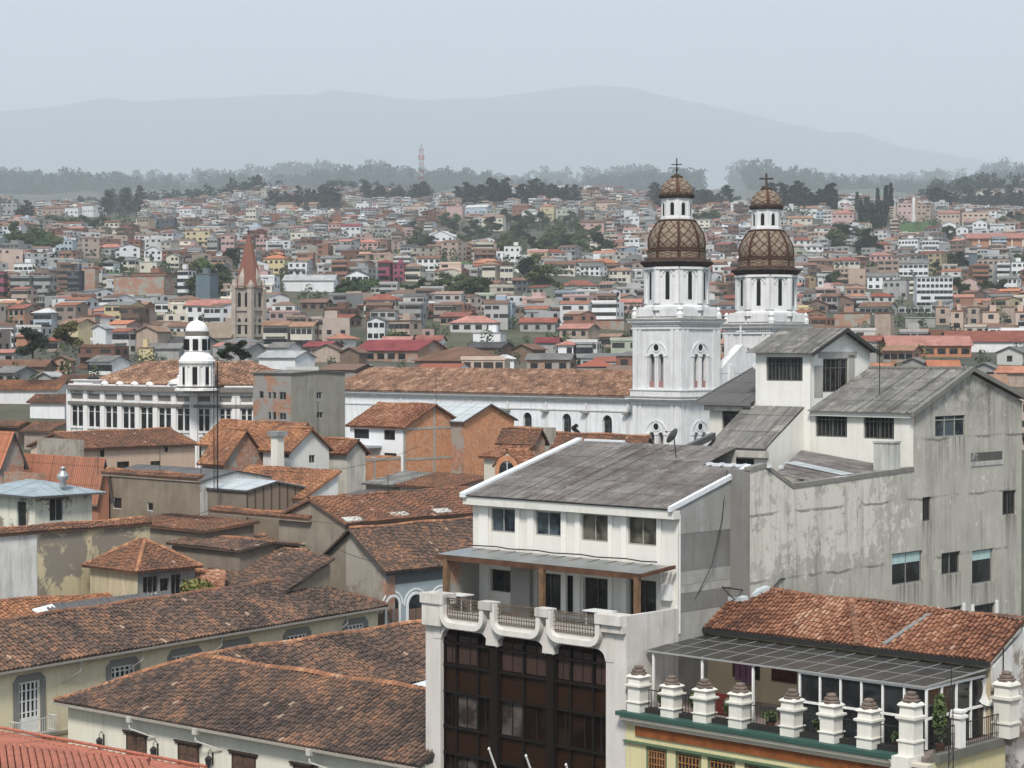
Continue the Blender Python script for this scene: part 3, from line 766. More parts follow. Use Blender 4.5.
    for i in range(6):
        z1 = zs[i + 1] if i < 5 else None
        mm = MB(); d = .01 * (i % 2) + .02
        if z1: mm.box(gx1 - .3, gx1 + d, gyp + .02, gyc + .2, zs[i], z1)
        else:
            mm.prism([(gx1 + d, gyp + .02, zs[i]), (gx1 + d, gyc + .2, zs[i]), (gx1 + d, gyc + .2, zq(gyc) - .12), (gx1 + d, gyp + .02, zq(gyp) - .12)], (-.3, 0, 0))
        mm.build('cladding_band', 'plaster_dirty', T, cols[i])
    m = MB(); m.box(gx1 + .03, gx1 + .06, gyp + .02, gyp + .14, zt, zev - .3); m.build('corner_trim', 'paint', T, (.8, .79, .76))
    # canopy: clear sheets on a rusty beam
    gc = gyp - 2.6; zc = yp(473, 547)[1]; uL, uR = fr.y(437, 560, gc)[0], fr.y(640, 575, gc)[0]
    zf = fr.y(540, 566, gc)[1]
    m = MB(); m.poly([(uL, gc, zf + .1), (uR, gc, zf + .1), (yp(676, 560)[0] - .3, gyp - .24, zc), (yp(473, 546)[0], gyp - .24, zc)])
    mo = m.build('canopy_sheet', 'galvanised', T, (.30, .32, .32))
    m = MB(); m.box(uL, uR, gc - .08, gc + .08, zf - .18, zf + .08)
    for i in range(13): u = uL + (uR - uL) * i / 12; m.prism([(u - .04, gc, zf - .1), (u + .04, gc, zf - .1), (u + .04, gc, zf + .07), (u - .04, gc, zf + .07)], (0, gyp - .24 - gc, zc - zf - .05))
    m.prism([(uR - .06, gc, zf - .1), (uR + .06, gc, zf - .1), (uR + .06, gc, zf + .07), (uR - .06, gc, zf + .07)], (.3, gyp - .3 - gc, zc - zf))
    m.build('canopy_beam', 'rust', T, (.12, .062, .04))
    for px in (446, 542, 637):
        m = MB(); u = fr.y(px, 590, gc)[0]; m.box(u - .14, u + .14, gc - .1, gc + .12, zt, zf - .1); m.build('canopy_post', 'rust', T, (.20, .12, .07))
    m = MB(); pts = [(yp(473, 545)[0] + i * 1.0, gyp - .3, zc + .12 + .03 * ((i * 7) % 3)) for i in range(14)]; m.path(pts, .035); m.build('cable', 'iron', T)
    # brick wall at the left end of the terrace
    m = MB(); u = gxL + .5; m.box(u - .25, u, gy0 + 1.6, gyb, zt - 2, zf - .25); m.build('end_wall', 'brick_half', T)
    # tables and chairs seen over the parapet
    for k, (px, py) in enumerate(((458, 604), (600, 604))):
        u = fr.y(px, py, gy0 + 1.8)[0]; g = gy0 + 1.8
        t_ = thing('terrace_table', ('white cloth-covered table at the left end of the roof terrace', 'white table by the glass doors at the right of the roof terrace')[k], 'table', fr, (u, g, zt))
        m = MB(); m.box(u - .75, u + .75, g - .45, g + .45, zt + 1.02, zt + 1.08); m.build('table_top', 'paint', t_, (.72, .73, .72))
        for sx in (-.6, .6):
            for sy in (-.35, .35): m = MB(); m.tube((u + sx, g + sy, zt), (u + sx, g + sy, zt + 1.02), .035); m.build('leg', 'paint', t_, (.4, .4, .4))
    return gx1, gyp, gy0, gyc, zt
GX1, GYP, GY0, GYC, ZT = brown_building()

# ================================================================ grey party-wall building on the right
def grey_building():
    fr = F43
    gx2 = fr.y(750, 480, GYC)[0]
    X = lambda px, py: fr.x(px, py, gx2)
    gF, zE = X(914, 411)                      # front plane of the upper storeys, eave height
    gEnd = X(1022, 400)[0]
    gyPk, zPk = X(970, 371)
    T = thing('apartment_building', 'grey flaking party-wall building with white upper storeys and corrugated roofs', 'building', fr, (gx2 - 5, gF, 0))
    Y = lambda px, py: fr.y(px, py, gF)
    wins = [pbox(fr, 'x', gx2, *w) for w in ((935, 965.5, 413, 437), (922.5, 931, 497, 521), (1002.5, 1016, 490.5, 514.5), (892, 922.5, 552, 584), (941.5, 960.5, 552, 574.5), (972, 993, 549.5, 583.5), (940, 962, 607, 640), (974, 995, 604, 640))]
    m = MB()
    # wall strips under a stepped and gabled top
    zLow = X(765, 467)[1]
    prof = [(GYC, X(752, 469.5)[1]), (X(765, 466)[0], X(765, 465.5)[1]), (X(793, 484)[0], X(793, 486)[1]), (gF - .02, X(884, 474)[1] + .15)]
    zc = min(w[3] for w in wins[:1])
    zbase = min(p[1] for p in prof) - .3
    m.wall('x', gx2, GYC, gEnd, 0, zbase, [w for w in wins if w[3] < zbase], .3)
    for (a, b), (c, d) in zip(prof, prof[1:]): m.poly([(gx2, a, zbase), (gx2, c, zbase), (gx2, c, d), (gx2, a, b)])
    m.wall('x', gx2, gF, gEnd, zbase, zE - .35, [w for w in wins if w[3] >= zbase], .3)
    zE2 = X(1022, 399)[1]
    m.poly([(gx2, gF, zE - .35), (gx2, gEnd, zE - .35), (gx2, gEnd, zE2 - .1), (gx2, gyPk, zPk - .1), (gx2, gF, zE)])
    w_ = m.build('party_wall', 'peeling_wall', T)
    # rain streaks running down from the sills and the coping
    mt = M['peeling_wall']; n, l = mt.node_tree.nodes, mt.node_tree.links; bs = n['Principled BSDF']; co = [x for x in n if x.type == 'TEX_COORD'][0].outputs['Object']
    sx = [x for x in n if x.type == 'SEPXYZ'][0]; c = bs.inputs['Base Color'].links[0].from_socket
    def rg(v, a, b, c0, c1):
        x = n.new('ShaderNodeMapRange'); x.inputs[1].default_value = a; x.inputs[2].default_value = b; x.inputs[3].default_value = c0; x.inputs[4].default_value = c1; l.new(v, x.inputs[0]); return x.outputs[0]
    stk = noise(n, l, co, 3.5, 4, .6, sc3=(1, 1.3, .06), lo=.42, hi=.6)
    for (a, b, p, q) in wins[:6]:
        a, b = a - gF, b - gF; L_ = 2.6 if b - a < 6 else 1.8
        k_ = mul(n, l, mul(n, l, rg(sx.outputs[1], a - .25, a, 0, 1), rg(sx.outputs[1], b, b + .25, 1, 0)), mul(n, l, rg(sx.outputs[2], p - L_, p - .1, 0, 1), rg(sx.outputs[2], p, p + .25, 1, 0)))
        c = mixc(n, l, c, (.13, .12, .10), mul(n, l, mul(n, l, k_, stk), .75))
    l.new(c, bs.inputs['Base Color'])
    m = MB()
    for i, ((a, b), (c, d)) in enumerate(zip(prof, prof[1:])): m.prism([(gx2 + .04, a, b - .12), (gx2 + .04, c, d - .12), (gx2 + .04, c, d + .12), (gx2 + .04, a, b + .12)], (-.4, 0, 0))
    m.build('wall_coping', 'concrete', T, (.25, .24, .22))
    # short return wall beside the brown building
    m = MB(); m.box(GX1 + .02, gx2 - .01, GYC, GYC + .4, 0, X(752, 470)[1]); m.box(GX1 - 6, gx2 - .42, GYC + .4, GYC + .8, 0, X(752, 470)[1] - .35)
    m.build('return_wall', 'concrete', T, (.23, .225, .215))
    m = MB(); m.box(GX1 - 5.5, gx2 - .5, GYC + .9, gEnd - .2, 0, X(793, 487)[1] - 2.2); m.build('inner_wall', 'plaster_dirty', T, (.5, .48, .44))
    for i, w in enumerate(wins):
        a, b, p, q = w
        if i == 0: gwin(T, 'x', gx2, a, b, p, q, 3, 2, .09, (.30, .31, .27), 'glass_blue', .1, split=.72)
        elif i < 3: gwin(T, 'x', gx2, a, b, p, q, 2, 1, .05, (.08, .08, .08), 'glass', .16, grille=4)
        else:
            o = gwin(T, 'x', gx2, a, b, p, q, 2 if i in (3, 4) else 1, 1, .07, (.22, .22, .21), 'glass', .16)
            if i in (3, 5):
                m = MB(); z0 = q - (q - p) * (.34 if i == 3 else .3); m.box(gx2 - .155, gx2 - .13, a + .1, b - .1, z0, q - .08); m.build('blind', 'paint', o, (.42, .56, .55))
            if i >= 6:
                m = MB()
                for u in (a - .3, b + .05): m.box(gx2 - .02, gx2 + .05, u, u + .26, p, q + .1)
                m.build('jamb', 'paint', o, (.8, .8, .78))
    # a dark-coloured patch (bricked-up opening), nearly flush with the wall
    a, b, p, q = pbox(fr, 'x', gx2, 971, 1002, 452, 464.5); m = MB(); m.box(gx2 - .05, gx2 + .015, a, b, p, q); m.build('patched_opening', 'concrete', T, (.12, .115, .11))
    m = MB(); m.box(gx2 - .05, gx2 + .04, a - .05, b + .05, p - .05, p + .22); m.build('patch_ledge', 'plaster_dirty', T, (.5, .49, .47))
    # --- main upper volume (gabled)
    uT = Y(811, 402)[0]                       # tower's right side plane
    cream = (.74, .725, .67)
    zFl = Y(860, 458)[1] - .6
    mw = [pbox(fr, 'y', gF, *w) for w in ((815.5, 847, 413, 437), (863.5, 894, 415, 439))]
    m = MB(); m.wall('y', gF, uT - 1.2, gx2 - .02, zFl, zE - .15, mw, .25)
    m.build('front_wall', 'plaster', T, cream)
    for w in mw: gwin(T, 'y', gF, *w, 2, 2, .07, (.13, .13, .12), 'glass', .16, grille=8, split=.72)
    m = MB(); m.box(uT + .1, gx2 - .05, gF - .28, gF - .003, zE - .4, zE - .1); m.build('eave_fascia', 'plaster', T, (.66, .65, .6))
    rz = zPk + .12; s_ = (rz - zE) / (gyPk - gF); ov = .45
    uL = uT + .02; uR = gx2 + .18
    def slab2(g0, g1, z0, z1): return [(uL, g0, z0), (uR, g0, z0), (uR, g1, z1), (uL, g1, z1)]
    m = MB(); corrugated(m, slab2(gF - ov, gyPk, zE - ov * s_ + .05, rz), .18, .03)
    corrugated(m, [(uR, gEnd + .4, zE2), (uL, gEnd + .4, zE2), (uL, gyPk, rz), (uR, gyPk, rz)], .18, .03)
    m.build('roof', 'sheet_grey', T)
    m = MB(); n = 26
    for i in range(n): u = uL + (uR - uL) * i / n; m.lathe((u + .1, gyPk, 0), [(.13, rz + .0), (.11, rz + .12), (.02, rz + .16)], 6)
    m.prism([(uR - .1, gF - ov, zE - ov * s_ - .14), (uR + .1, gF - ov, zE - ov * s_ - .14), (uR + .1, gF - ov, zE - ov * s_ + .14), (uR - .1, gF - ov, zE - ov * s_ + .14)], (0, gyPk - gF + ov, rz - zE + ov * s_))
    m.prism([(uR - .1, gyPk, rz - .14), (uR + .1, gyPk, rz - .14), (uR + .1, gyPk, rz + .12), (uR - .1, gyPk, rz + .12)], (0, gEnd + .4 - gyPk, zE2 - rz))
    m.build('ridge_tile', 'plaster_dirty', T, (.22, .215, .2))
    # --- tower volume
    uL2 = Y(756, 375)[0]; zTe = Y(785, 351.5)[1]; dep = 6.1; zTp = zTe + 1.25
    tw = pbox(fr, 'y', gF, 766.5, 803, 357, 381)
    sw = pbox(fr, 'x', uT, 823, 848, 358.5, 392)
    sw = (sw[0], sw[1], max(sw[2], zE - .5), sw[3])
    m = MB(); m.wall('y', gF - .04, uL2, uT, Y(785, 408)[1] - 3.6, zTe, [tw], .25)
    m.wall('x', uT, gF, gF + dep, zE - 1.5, zTe, [sw], .2)
    m.poly([(uT, gF, zTe), (uT, gF + dep, zTe), (uT, gF + dep / 2, zTp)])
    m.poly([(uL2, gF, zTe - 5), (uL2, gF + dep, zTe - 5), (uL2, gF + dep, zTe), (uL2, gF + dep / 2, zTp), (uL2, gF, zTe)])
    m.poly([(uL2, gF + dep, zTe - 5), (uT, gF + dep, zTe - 5), (uT, gF + dep, zTe), (uL2, gF + dep, zTe)])
    m.build('tower_wall', 'plaster', T, (.78, .765, .72))
    m = MB(); a, b = gF + .9, gF + dep - .05
    m.prism([(uT + .015, a + .2, zE + .1), (uT + .015, b, zE + 1.7), (uT + .015, b, zTe - .1), (uT + .015, a + 2.6, zTe + .1), (uT + .015, a + 1.2, zTe - .45), (uT + .015, a - .3, zTe - 1.0)], (-.03, 0, 0))
    gwin(T, 'y', gF - .04, *tw, 3, 2, .07, (.13, .13, .12), 'glass', .16, grille=10, split=.72)
    gwin(T, 'x', uT, *sw, 3, 2, .07, (.13, .13, .12), 'glass', .1, grille=5, split=.72)
    m = MB()
    for u0, u1, z0, z1 in ((sw[0] - .9, sw[0] - .02, sw[2] - .3, sw[3] - .4), (sw[1] + .02, sw[1] + .7, sw[2] + .3, sw[3] + .2)): m.box(uT - .02, uT + .012, u0, u1, z0, z1)
    m.box(uT - .02, uT + .012, sw[0] - .5, sw[1] + .9, sw[3] + .02, sw[3] + .4)
    m.build('bare_render', 'concrete', T, (.42, .41, .39))
    rs = (zTp - zTe) / (dep / 2)
    m = MB(); o = .5; a0, a1 = uL2 - .4, uT + .45
    corrugated(m, [(a0, gF - o, zTe - o * rs + .12), (a1, gF - o, zTe - o * rs + .12), (a1, gF + dep / 2, zTp + .12), (a0, gF + dep / 2, zTp + .12)], .18, .03)
    corrugated(m, [(a1, gF + dep + o, zTe - o * rs + .12), (a0, gF + dep + o, zTe - o * rs + .12), (a0, gF + dep / 2, zTp + .12), (a1, gF + dep / 2, zTp + .12)], .18, .03)
    m.build('tower_roof', 'sheet_grey', T)
    m = MB()
    for q in ((gF - o, gF + dep / 2), (gF + dep + o, gF + dep / 2)):
        m.prism([(a1 - .05, q[0], zTe - o * rs - .1), (a1 + .03, q[0], zTe - o * rs - .1), (a1 + .03, q[0], zTe - o * rs + .14), (a1 - .05, q[0], zTe - o * rs + .14)], (0, q[1] - q[0], zTp - zTe + o * rs))
    m.build('verge_board', 'paint', T, (.05, .05, .05))
    # --- left wing
    uW = Y(703, 399)[0]; zW = Y(730, 400.5)[1]; r_ = 1.75 / 5.1
    ww = pbox(fr, 'y', gF, 722, 746, 408, 431)
    m = MB(); m.wall('y', gF, uW + .5, uL2 + .1, zW - 8, zW, [ww], .25); m.poly([(uW + .5, gF, zW - 8), (uW + .5, gF + 5, zW - 8), (uW + .5, gF + 5, zW + 1.6), (uW + .5, gF, zW)])
    m.build('wing_wall', 'plaster', T, (.70, .685, .62))
    gwin(T, 'y', gF, *ww, 3, 2, .07, (.13, .13, .12), 'glass', .16, split=.7)
    m = MB(); corrugated(m, [(uW - .1, gF - .5, zW - .1), (uL2 + .0, gF - .5, zW - .1), (uL2 + .0, gF + 5.2, zW + 5.7 * r_ - .1), (uW - .1, gF + 5.2, zW + 5.7 * r_ - .1)], .18, .03)
    m.build('wing_roof', 'sheet_dark', T)
    m = MB(); m.box(uW - .1, uL2 + .0, gF - .62, gF - .5, zW - .28, zW - .08); m.prism([(uW - .2, gF - .5, zW - .25), (uW - .1, gF - .5, zW - .25), (uW - .1, gF - .5, zW - .0), (uW - .2, gF - .5, zW - .0)], (0, 5.7, 5.7 * r_)); m.build('gutter', 'paint', T, (.16, .16, .155))
    m = MB(); m.box(uW + .3, uL2 + .05, gF - .3, gF - .003, zW - .62, zW - .3); m.build('band', 'plaster_dirty', T, (.6, .58, .52))
    # --- lean-to in front
    uD0, uD1 = Y(752, 407)[0], Y(805, 407)[0]; zD1 = Y(780, 406)[1]; dd = 3.9
    zD0 = fr.y(737, 448, gF - dd)[1]
    uA = fr.y(709, 448, gF - dd)[0]; uB = fr.y(764.5, 449, gF - dd)[0]
    m = MB(); corrugated(m, [(uD0 - .4, gF - dd, zD0), (uD1 + .0, gF - dd, zD0), (uD1 + .0, gF - .06, zD1), (uD0 - .4, gF - .06, zD1)], .18, .03); m.build('lean_to_roof', 'sheet_grey', T)
    g2 = gF - dd + .35
    lw = pbox(fr, 'y', g2, 725.5, 754, 458, 464.5)
    m = MB(); m.wall('y', g2, uD0 - .2, uD1 - .05, zD0 - 5, zD0 + .1, [lw], .2)
    m.add([(uD1 - .05, g2, zD0 - 5), (uD1 - .05, gF, zD0 - 5), (uD1 - .05, gF, zD1 - .1), (uD1 - .05, g2, zD0 + .1)], [(0, 1, 2, 3)])
    m.build('lean_to_wall', 'plaster', T, (.76, .75, .70))
    m = MB(); m.box(uD0 - .35, uD1 + .05, gF - dd - .05, gF - dd + .3, zD0 - .5, zD0 - .12); m.build('lean_to_band', 'plaster_dirty', T, (.5, .48, .44))
    gwin(T, 'y', g2, *lw, 3, 1, .05, (.2, .2, .2), 'glass', .14)
    # --- lower roof by the party wall
    P1, P2, P3, P4 = fr.y(775, 463, gF - 4.4), None, None, None
    ga = X(818, 481)[0]
    p2 = (gx2 - .35, ga, X(818, 481.5)[1]); p3 = (gx2 - .35, gF - .05, X(884, 472)[1]); z4 = Y(802, 450)[1]
    p4 = (Y(802, 450)[0], gF - .05, z4)
    u1, q1 = fr.y(776, 463, ga)
    p1 = (u1, ga, q1)
    m = MB(); corrugated(m, [p2, p3, p4, p1], .18, .03); m.build('lower_roof', 'sheet_brown', T)
    m = MB()
    Q0, QU, QV, qp = plane_uv([p2, p3, p4, p1]); QN = QU.cross(QV); QN = QN if QN.z > 0 else -QN; lu, lv = qp[1][0], qp[2][1]
    m.poly([tuple(Q0 + QU * u + QV * v + QN * .06) for u, v in ((lu * .34, lv * .04), (lu * .47, lv * .04), (lu * .52, lv * .62), (lu * .39, lv * .62))])
    m.build('pale_roof_sheet', 'sheet_pale', T)
    m = MB(); a, b, p, q = pbox(fr, 'x', gx2, 889, 901, 443, 466)
    m.box(gx2 - 1.0, gx2 - .05, a, b, p - .7, q); m.box(gx2 - 1.05, gx2 + .0, a - .05, b + .05, q, q + .1); m.build('vent_box', 'plaster_dirty', T, (.6, .6, .57))
    # far side closes the volume
    m = MB(); m.poly([(uT + .05, gEnd, 0), (gx2, gEnd, 0), (gx2, gEnd, zE2 - .1), (uT + .05, gEnd, zE2 - .1)]); m.build('rear_wall', 'concrete', T, (.3, .3, .28))
    # things on it
    u, z = Y(870, 366)[0], rz
    g = (uL + 3.2, gF + 2.2); m = MB(); zb = zE + 2.2 * s_; m.tube((g[0], g[1], zb - .1), (g[0], g[1], zb + 3.0), .025)
    for k in range(3): m.tube((g[0] - .5 + .1 * k, g[1], zb + 2.9 - k * .18), (g[0] + .5 - .1 * k, g[1], zb + 2.9 - k * .18), .014)
    tag(m.build('antenna_mast', 'iron', None, base=(g[0], g[1], zb - .1), fr=fr), 'thin dark antenna mast on the grey corrugated roof right of the white tower room', 'antenna')
    return gx2, gF, uT, zE, uW, zW
GX2, GF, UT, ZE, UW, ZW = grey_building()

def dish(fr, px, py, D, r, label, tilt=(.5, -.6, .55), mat='galvanised', mount=1.0, col=None):
    b = fr.at(px, py, D); t = thing('satellite_dish', label, 'satellite dish', fr, (b[0], b[1], b[2] - mount), 'satellite dishes on the roofs')
    n = Vector(tilt).normalized(); u = n.orthogonal().normalized(); w = n.cross(u); c = Vector(b)
    m = MB(); vs = [tuple(c)]; N = 16
    for k in (1, 2, 3):
        q = r * k / 3
        for i in range(N): a = 2 * math.pi * i / N; vs.append(tuple(c + (u * math.cos(a) + w * math.sin(a)) * q + n * (q * q / (r * 3.2))))
    fs = [(0, 1 + i, 1 + (i + 1) % N) for i in range(N)]
    for k in (0, 1):
        for i in range(N): j = (i + 1) % N; fs.append((1 + k * N + i, 1 + (k + 1) * N + i, 1 + (k + 1) * N + j, 1 + k * N + j))
    off = [tuple(Vector(v) - n * .02) for v in vs]
    m.add(vs, fs); m.add(off, [f[::-1] for f in fs]); m.build('reflector', 'paint', t, col or (.45, .45, .44), smooth=True)
    m = MB(); m.tube(b, tuple(c - n * .15 - Vector((0, 0, mount))), .03); m.build('mount', 'iron', t)
    m = MB(); m.tube(tuple(c - u * r * .9 + n * .1), tuple(c + n * r * 1.1), .012); m.tube(tuple(c + n * r * 1.05), tuple(c + n * r * 1.25), .05); m.build('receiver_arm', 'iron', t)
dish(F43, 674, 437, 106.5, .45, 'dark grey satellite dish standing before the white church tower', (-.9, -.2, .55), col=(.16, .16, .15))
dish(F43, 988, 692, 91.0, .62, 'pale satellite dish beside the right end of the terrace railing', (.75, -.75, .15), col=(.6, .6, .58))
# gable roof corner showing between the brown building and the church
def gutter_house():
    fr = F43; a = fr.at(651, 462, 112); b = fr.at(712, 434, 119)
    T = thing('shed_roof_house', 'narrow building with dark sloping gutter between the brown building roof and white wing', 'building', fr, (b[0], b[1], 0))
    m = MB(); v = Vector(b) - Vector(a); m.prism([(a[0], a[1], a[2] - .25), (a[0] + .5, a[1] - .3, a[2] - .25), (a[0] + .5, a[1] - .3, a[2] + .1), (a[0], a[1], a[2] + .1)], tuple(v)); m.build('gutter', 'paint', T, (.1, .1, .1))
    m = MB(); g = fr.at(672, 452, 111.5); m.prism([(g[0] - .9, g[1], a[2] - 6), (g[0] + 1.6, g[1], a[2] - 6), (g[0] + 1.6, g[1], a[2] - .1), (g[0] + .3, g[1], a[2] + .75), (g[0] - .9, g[1], a[2] - .1)], (0, 1.5, 0)); m.build('wall', 'plaster_dirty', T, (.58, .58, .56))
gutter_house()

# ================================================================ yellow building with urn pillars, far right foreground
def urn_building():
    fr = F43
    gy0 = GY0 - .25; uL = GX1 - .05; uR, zc = fr.y(925, 757, gy0)
    zc = (fr.y(640, 713, gy0)[1] + zc) / 2 - .05
    Y = lambda px, py: fr.y(px, py, gy0)
    T = thing('balcony_building', 'yellow building with green cornice, urn-topped white pillars and red tiled roof', 'building', fr, ((uL + uR) / 2, gy0 + 3, 0))
    zw = Y(640, 752)[1]
    # facade
    wx = [(642.5, 663.5), (672, 698), (704, 732), (741, 784)]
    wins = []
    for a, b in wx: u0, u1 = Y(a, 750)[0], Y(b, 750)[0]; wins.append((u0, u1, zc - 4.3, zc - 1.55))
    step = wins[3][0] - wins[2][0]; u = wins[3][1] + .5
    while u + 1.9 < uR - .6: wins.append((u, u + 1.7, zc - 4.3, zc - 1.55)); u += 2.3
    m = MB(); m.wall('y', gy0 + .25, uL, uR - .1, 0, zc - .35, wins, .3)
    m.wall('x', uR - .1, gy0 + .25, gy0 + 6.8, 0, zc - .3, (), .3)
    m.build('wall', 'plaster', T, (.62, .56, .33))
    m = MB(); m.box(uL + .7, uR - .6, gy0 + .16, gy0 + .25 - .003, zc - 1.12, zc - .62); m.build('frieze_panel', 'rust', T, (.26, .085, .03))
    m = MB(); m.box(uL, uR - .1, gy0 + .1, gy0 + .25 - .002, zc - 1.5, zc - 1.4); m.build('string_course', 'paint', T, (.10, .15, .09))
    for (a, b, p, q) in wins:
        w = gwin(T, 'y', gy0 + .25, a, b, p, q, 1, 1, .12, (.12, .17, .10), 'glass', .1)
        m = MB(); g = gy0 + .30
        for k in range(7): x = a + .15 + (b - a - .3) * k / 6; m.box(x - .025, x + .025, g - .02, g + .02, p, q - .1)
        for k in range(9): z = p + .1 + (q - p - .3) * k / 8; m.box(a + .13, b - .13, g - .03, g - .021, z - .025, z + .025)
        m.build('lattice', 'wood', w, (.36, .18, .07))
        m = MB(); m.box(a - .1, b + .1, gy0 + .17, gy0 + .25 - .004, p, q + .1); 
    us_end = fr.y(911, 760, gy0 + .45)[0] - .44
    # cornice profile
    m = MB()
    for d, z0, z1 in ((.05, -.62, -.5), (-.05, -.5, -.38), (-.18, -.38, -.24)): m.box(uL - .0, uR + .05 - d, gy0 + d, gy0 + .3, zc + z0, zc + z1)
    m.build('cornice', 'plaster', T, (.60, .55, .46))
    m = MB(); m.box(uL - .15, us_end, gy0 - .3, gy0 + .6, zc - .19, zc); m.build('cornice_ledge', 'paint', T, (.04, .09, .075))
    m = MB(); m.box(uL + .02, uR - .3, gy0 + .6, gy0 + 10, zc - .3, zc - .08); m.build('terrace_floor', 'concrete', T, (.25, .2, .18))
    gyk = gy0 + .45
    # pillars
    def pillar(u, g, h, w_=.385, lab=None):
        t = MB()
        def ring(z0, z1, a, b=None):
            b = a if b is None else b
            vs = [(u - a, g - a, z0), (u + a, g - a, z0), (u + a, g + a, z0), (u - a, g + a, z0), (u - b, g - b, z1), (u + b, g - b, z1), (u + b, g + b, z1), (u - b, g + b, z1)]
            t.add(vs, [(0, 1, 5, 4), (1, 2, 6, 5), (2, 3, 7, 6), (3, 0, 4, 7), (4, 5, 6, 7), (3, 2, 1, 0)])
        z = zc; s = h / 2.1
        for h_, a, b in ((.5, w_, w_), (.06, w_ + .06, w_ + .06), (.72, w_ - .02, w_ - .02), (.1, w_ + .0, w_ + .08), (.1, w_ + .1, w_ + .1), (.32, w_ - .02, w_ - .05), (.08, w_ - .02, w_ + .05), (.08, w_ + .05, w_ + .0), (.14, w_, w_ * .4)): ring(z, z + h_ * s, a, b); z += h_ * s
        p = t.build('parapet_pillar', 'plaster', T, (.70, .68, .62))
        if lab: p['label'] = lab
        t = MB(); t.lathe((u, g, 0), [(.40, z - .1), (.42, z - .01), (.29, z + .03), (.33, z + .07), (.32, z + .15), (.19, z + .18), (.23, z + .22), (.22, z + .30), (.1, z + .34)], 7, ph=u)
        t.build('clay_urn', 'rust', p, (.20, .155, .13))
        return p
    pxs = (638.5, 672, 704.5, 740, 792, 831.5, 869, 911)
    us = []
    for i, px in enumerate(pxs):
        u = fr.y(px, 720, gyk)[0]; us.append(u); pillar(u, gyk, (1.85, 1.6, 1.65, 1.7, 1.75, 1.8, 1.8, 2.35)[i])
    # curved shoulder of the corner pillar
    m = MB(); u = us[-1]; m.box(u - .42, u + .42, gy0 - .4, gyk + .4, zc - 6, zc + .003); m.lathe((u - .42, gy0 - .1, 0), [(.3, zc - 1.1), (.34, zc - .9), (.2, zc - .5), (.3, zc - .2)], 10)
    m.build('corner_pier', 'plaster', T, (.70, .68, .62))
    # railings + plants between the pillars
    def rail(a, b):
        m = MB(); L = math.dist(a, b); n = max(2, int(L / .16)); zt = zc + 1.05
        m.tube((a[0], a[1], zt), (b[0], b[1], zt), .03, 4); m.tube((a[0], a[1], zc + .25), (b[0], b[1], zc + .25), .02, 4)
        for i in range(n + 1): t = i / n; x, g = a[0] + (b[0] - a[0]) * t, a[1] + (b[1] - a[1]) * t; m.tube((x, g, zc + .05), (x, g, zt), .014, 4)
        m.build('railing', 'iron', T)
    for a, b in zip(us, us[1:]): rail((a + .5, gyk + .15), (b - .5, gyk + .15))
    m = MB()
    for a, b in zip(us, us[1:]): m.box(a + .48, b - .48, gyk - .1, gyk + .35, zc, zc + .22)
    m.build('planter', 'paint', T, (.03, .028, .026))
    # side terrace
    ge = gy0 + 6.6
    uS = uR - .15
    rail((uS, gyk + .5), (uS, gy0 + 2.6)); rail((uS, gy0 + 3.6), (uS, ge))
    m = MB(); m.box(uS - .2, uR + .1, gyk + .5, ge + .3, zc - .35, zc + .02); m.build('side_ledge', 'plaster_dirty', T, (.16, .16, .14))
    u, g = uS - .1, gy0 + 3.1
    m = MB(); m.box(u - .22, u + .22, g - .22, g + .22, zc, zc + 1.55); m.box(u - .3, u + .3, g - .3, g + .3, zc + 1.3, zc + 1.42); m.box(u - .27, u + .27, g - .27, g + .27, zc + 1.55, zc + 1.64); m.build('parapet_pillar', 'plaster', T, (.8, .79, .75))
    pillar(uS + .15, ge + .1, 2.6, .42, 'white end pillar with clay urn against the party wall')
    # glass room
    gg = gy0 + 1.75; uG, zG = fr.y(926.5, 688, gg); uM = fr.y(800, 690, gg)[0]; uA = fr.y(648, 655, gg)[0]
    fc = (.78, .77, .75)
    m = MB()
    n = 6
    gl = MB(); gl.box(uM, uG - .03, gg + .03, gg + .05, zc, zG); gl.box(uG - .05, uG - .03, gg + .05, ge - .1, zc, zG); 
    for i in range(n + 1): u = uM + (uG - uM) * i / n; m.box(u - .045, u + .045, gg - .05, gg + .03, zc, zG)
    for i in range(5): g = gg + (ge - gg) * i / 4; m.box(uG - .03, uG + .05, g - .045, g + .045, zc, zG + .0)
    for z in (zG - .04, zG - 1.35): m.box(uM, uG + .04, gg - .055, gg + .028, z - .05, z + .05); m.box(uG - .028, uG + .055, gg, ge, z - .05, z + .05)
    fo = m.build('glass_room_frame', 'paint', T, fc); 
    g_ = gl.build('glazing', 'glass', T)
    for i in range(3):
        u = uA + .35 + (uM - uA) * i / 3; m = MB(); m.box(u - .05, u + .05, gg - .05, gg + .05, zc, zG - .05); m.build('canopy_post', 'paint', T, fc)
    # canopy of smoked sheets
    uE0 = fr.y(692, 626, ge)[0]; uE1 = fr.y(990, 662, ge)[0]
    zEv = (fr.y(692, 626, ge)[1] + fr.y(990, 662, ge)[1]) / 2
    zK = zEv - .3
    m = MB(); N = 14
    a0, b0 = uA, uG + .05
    m.poly([(a0, gg - .1, zG + .06), (b0, gg - .1, zG + .06), (uE1, ge - .05, zK), (uA - .3, ge - .05, zK)])
    m.build('canopy_sheet', 'clear_sheet', T)
    m = MB()
    for i in range(N + 1):
        t = i / N; a = a0 + (b0 - a0) * t; b = uA - .3 + (uE1 - uA + .3) * t
        m.tube((a, gg - .1, zG + .08), (b, ge - .06, zK + .03), .018, 4)
    m.tube((a0, gg - .12, zG + .04), (b0, gg - .12, zG + .04), .05, 4)
    m.tube((b0, gg - .1, zG + .05), (uE1, ge, zK), .05, 4)
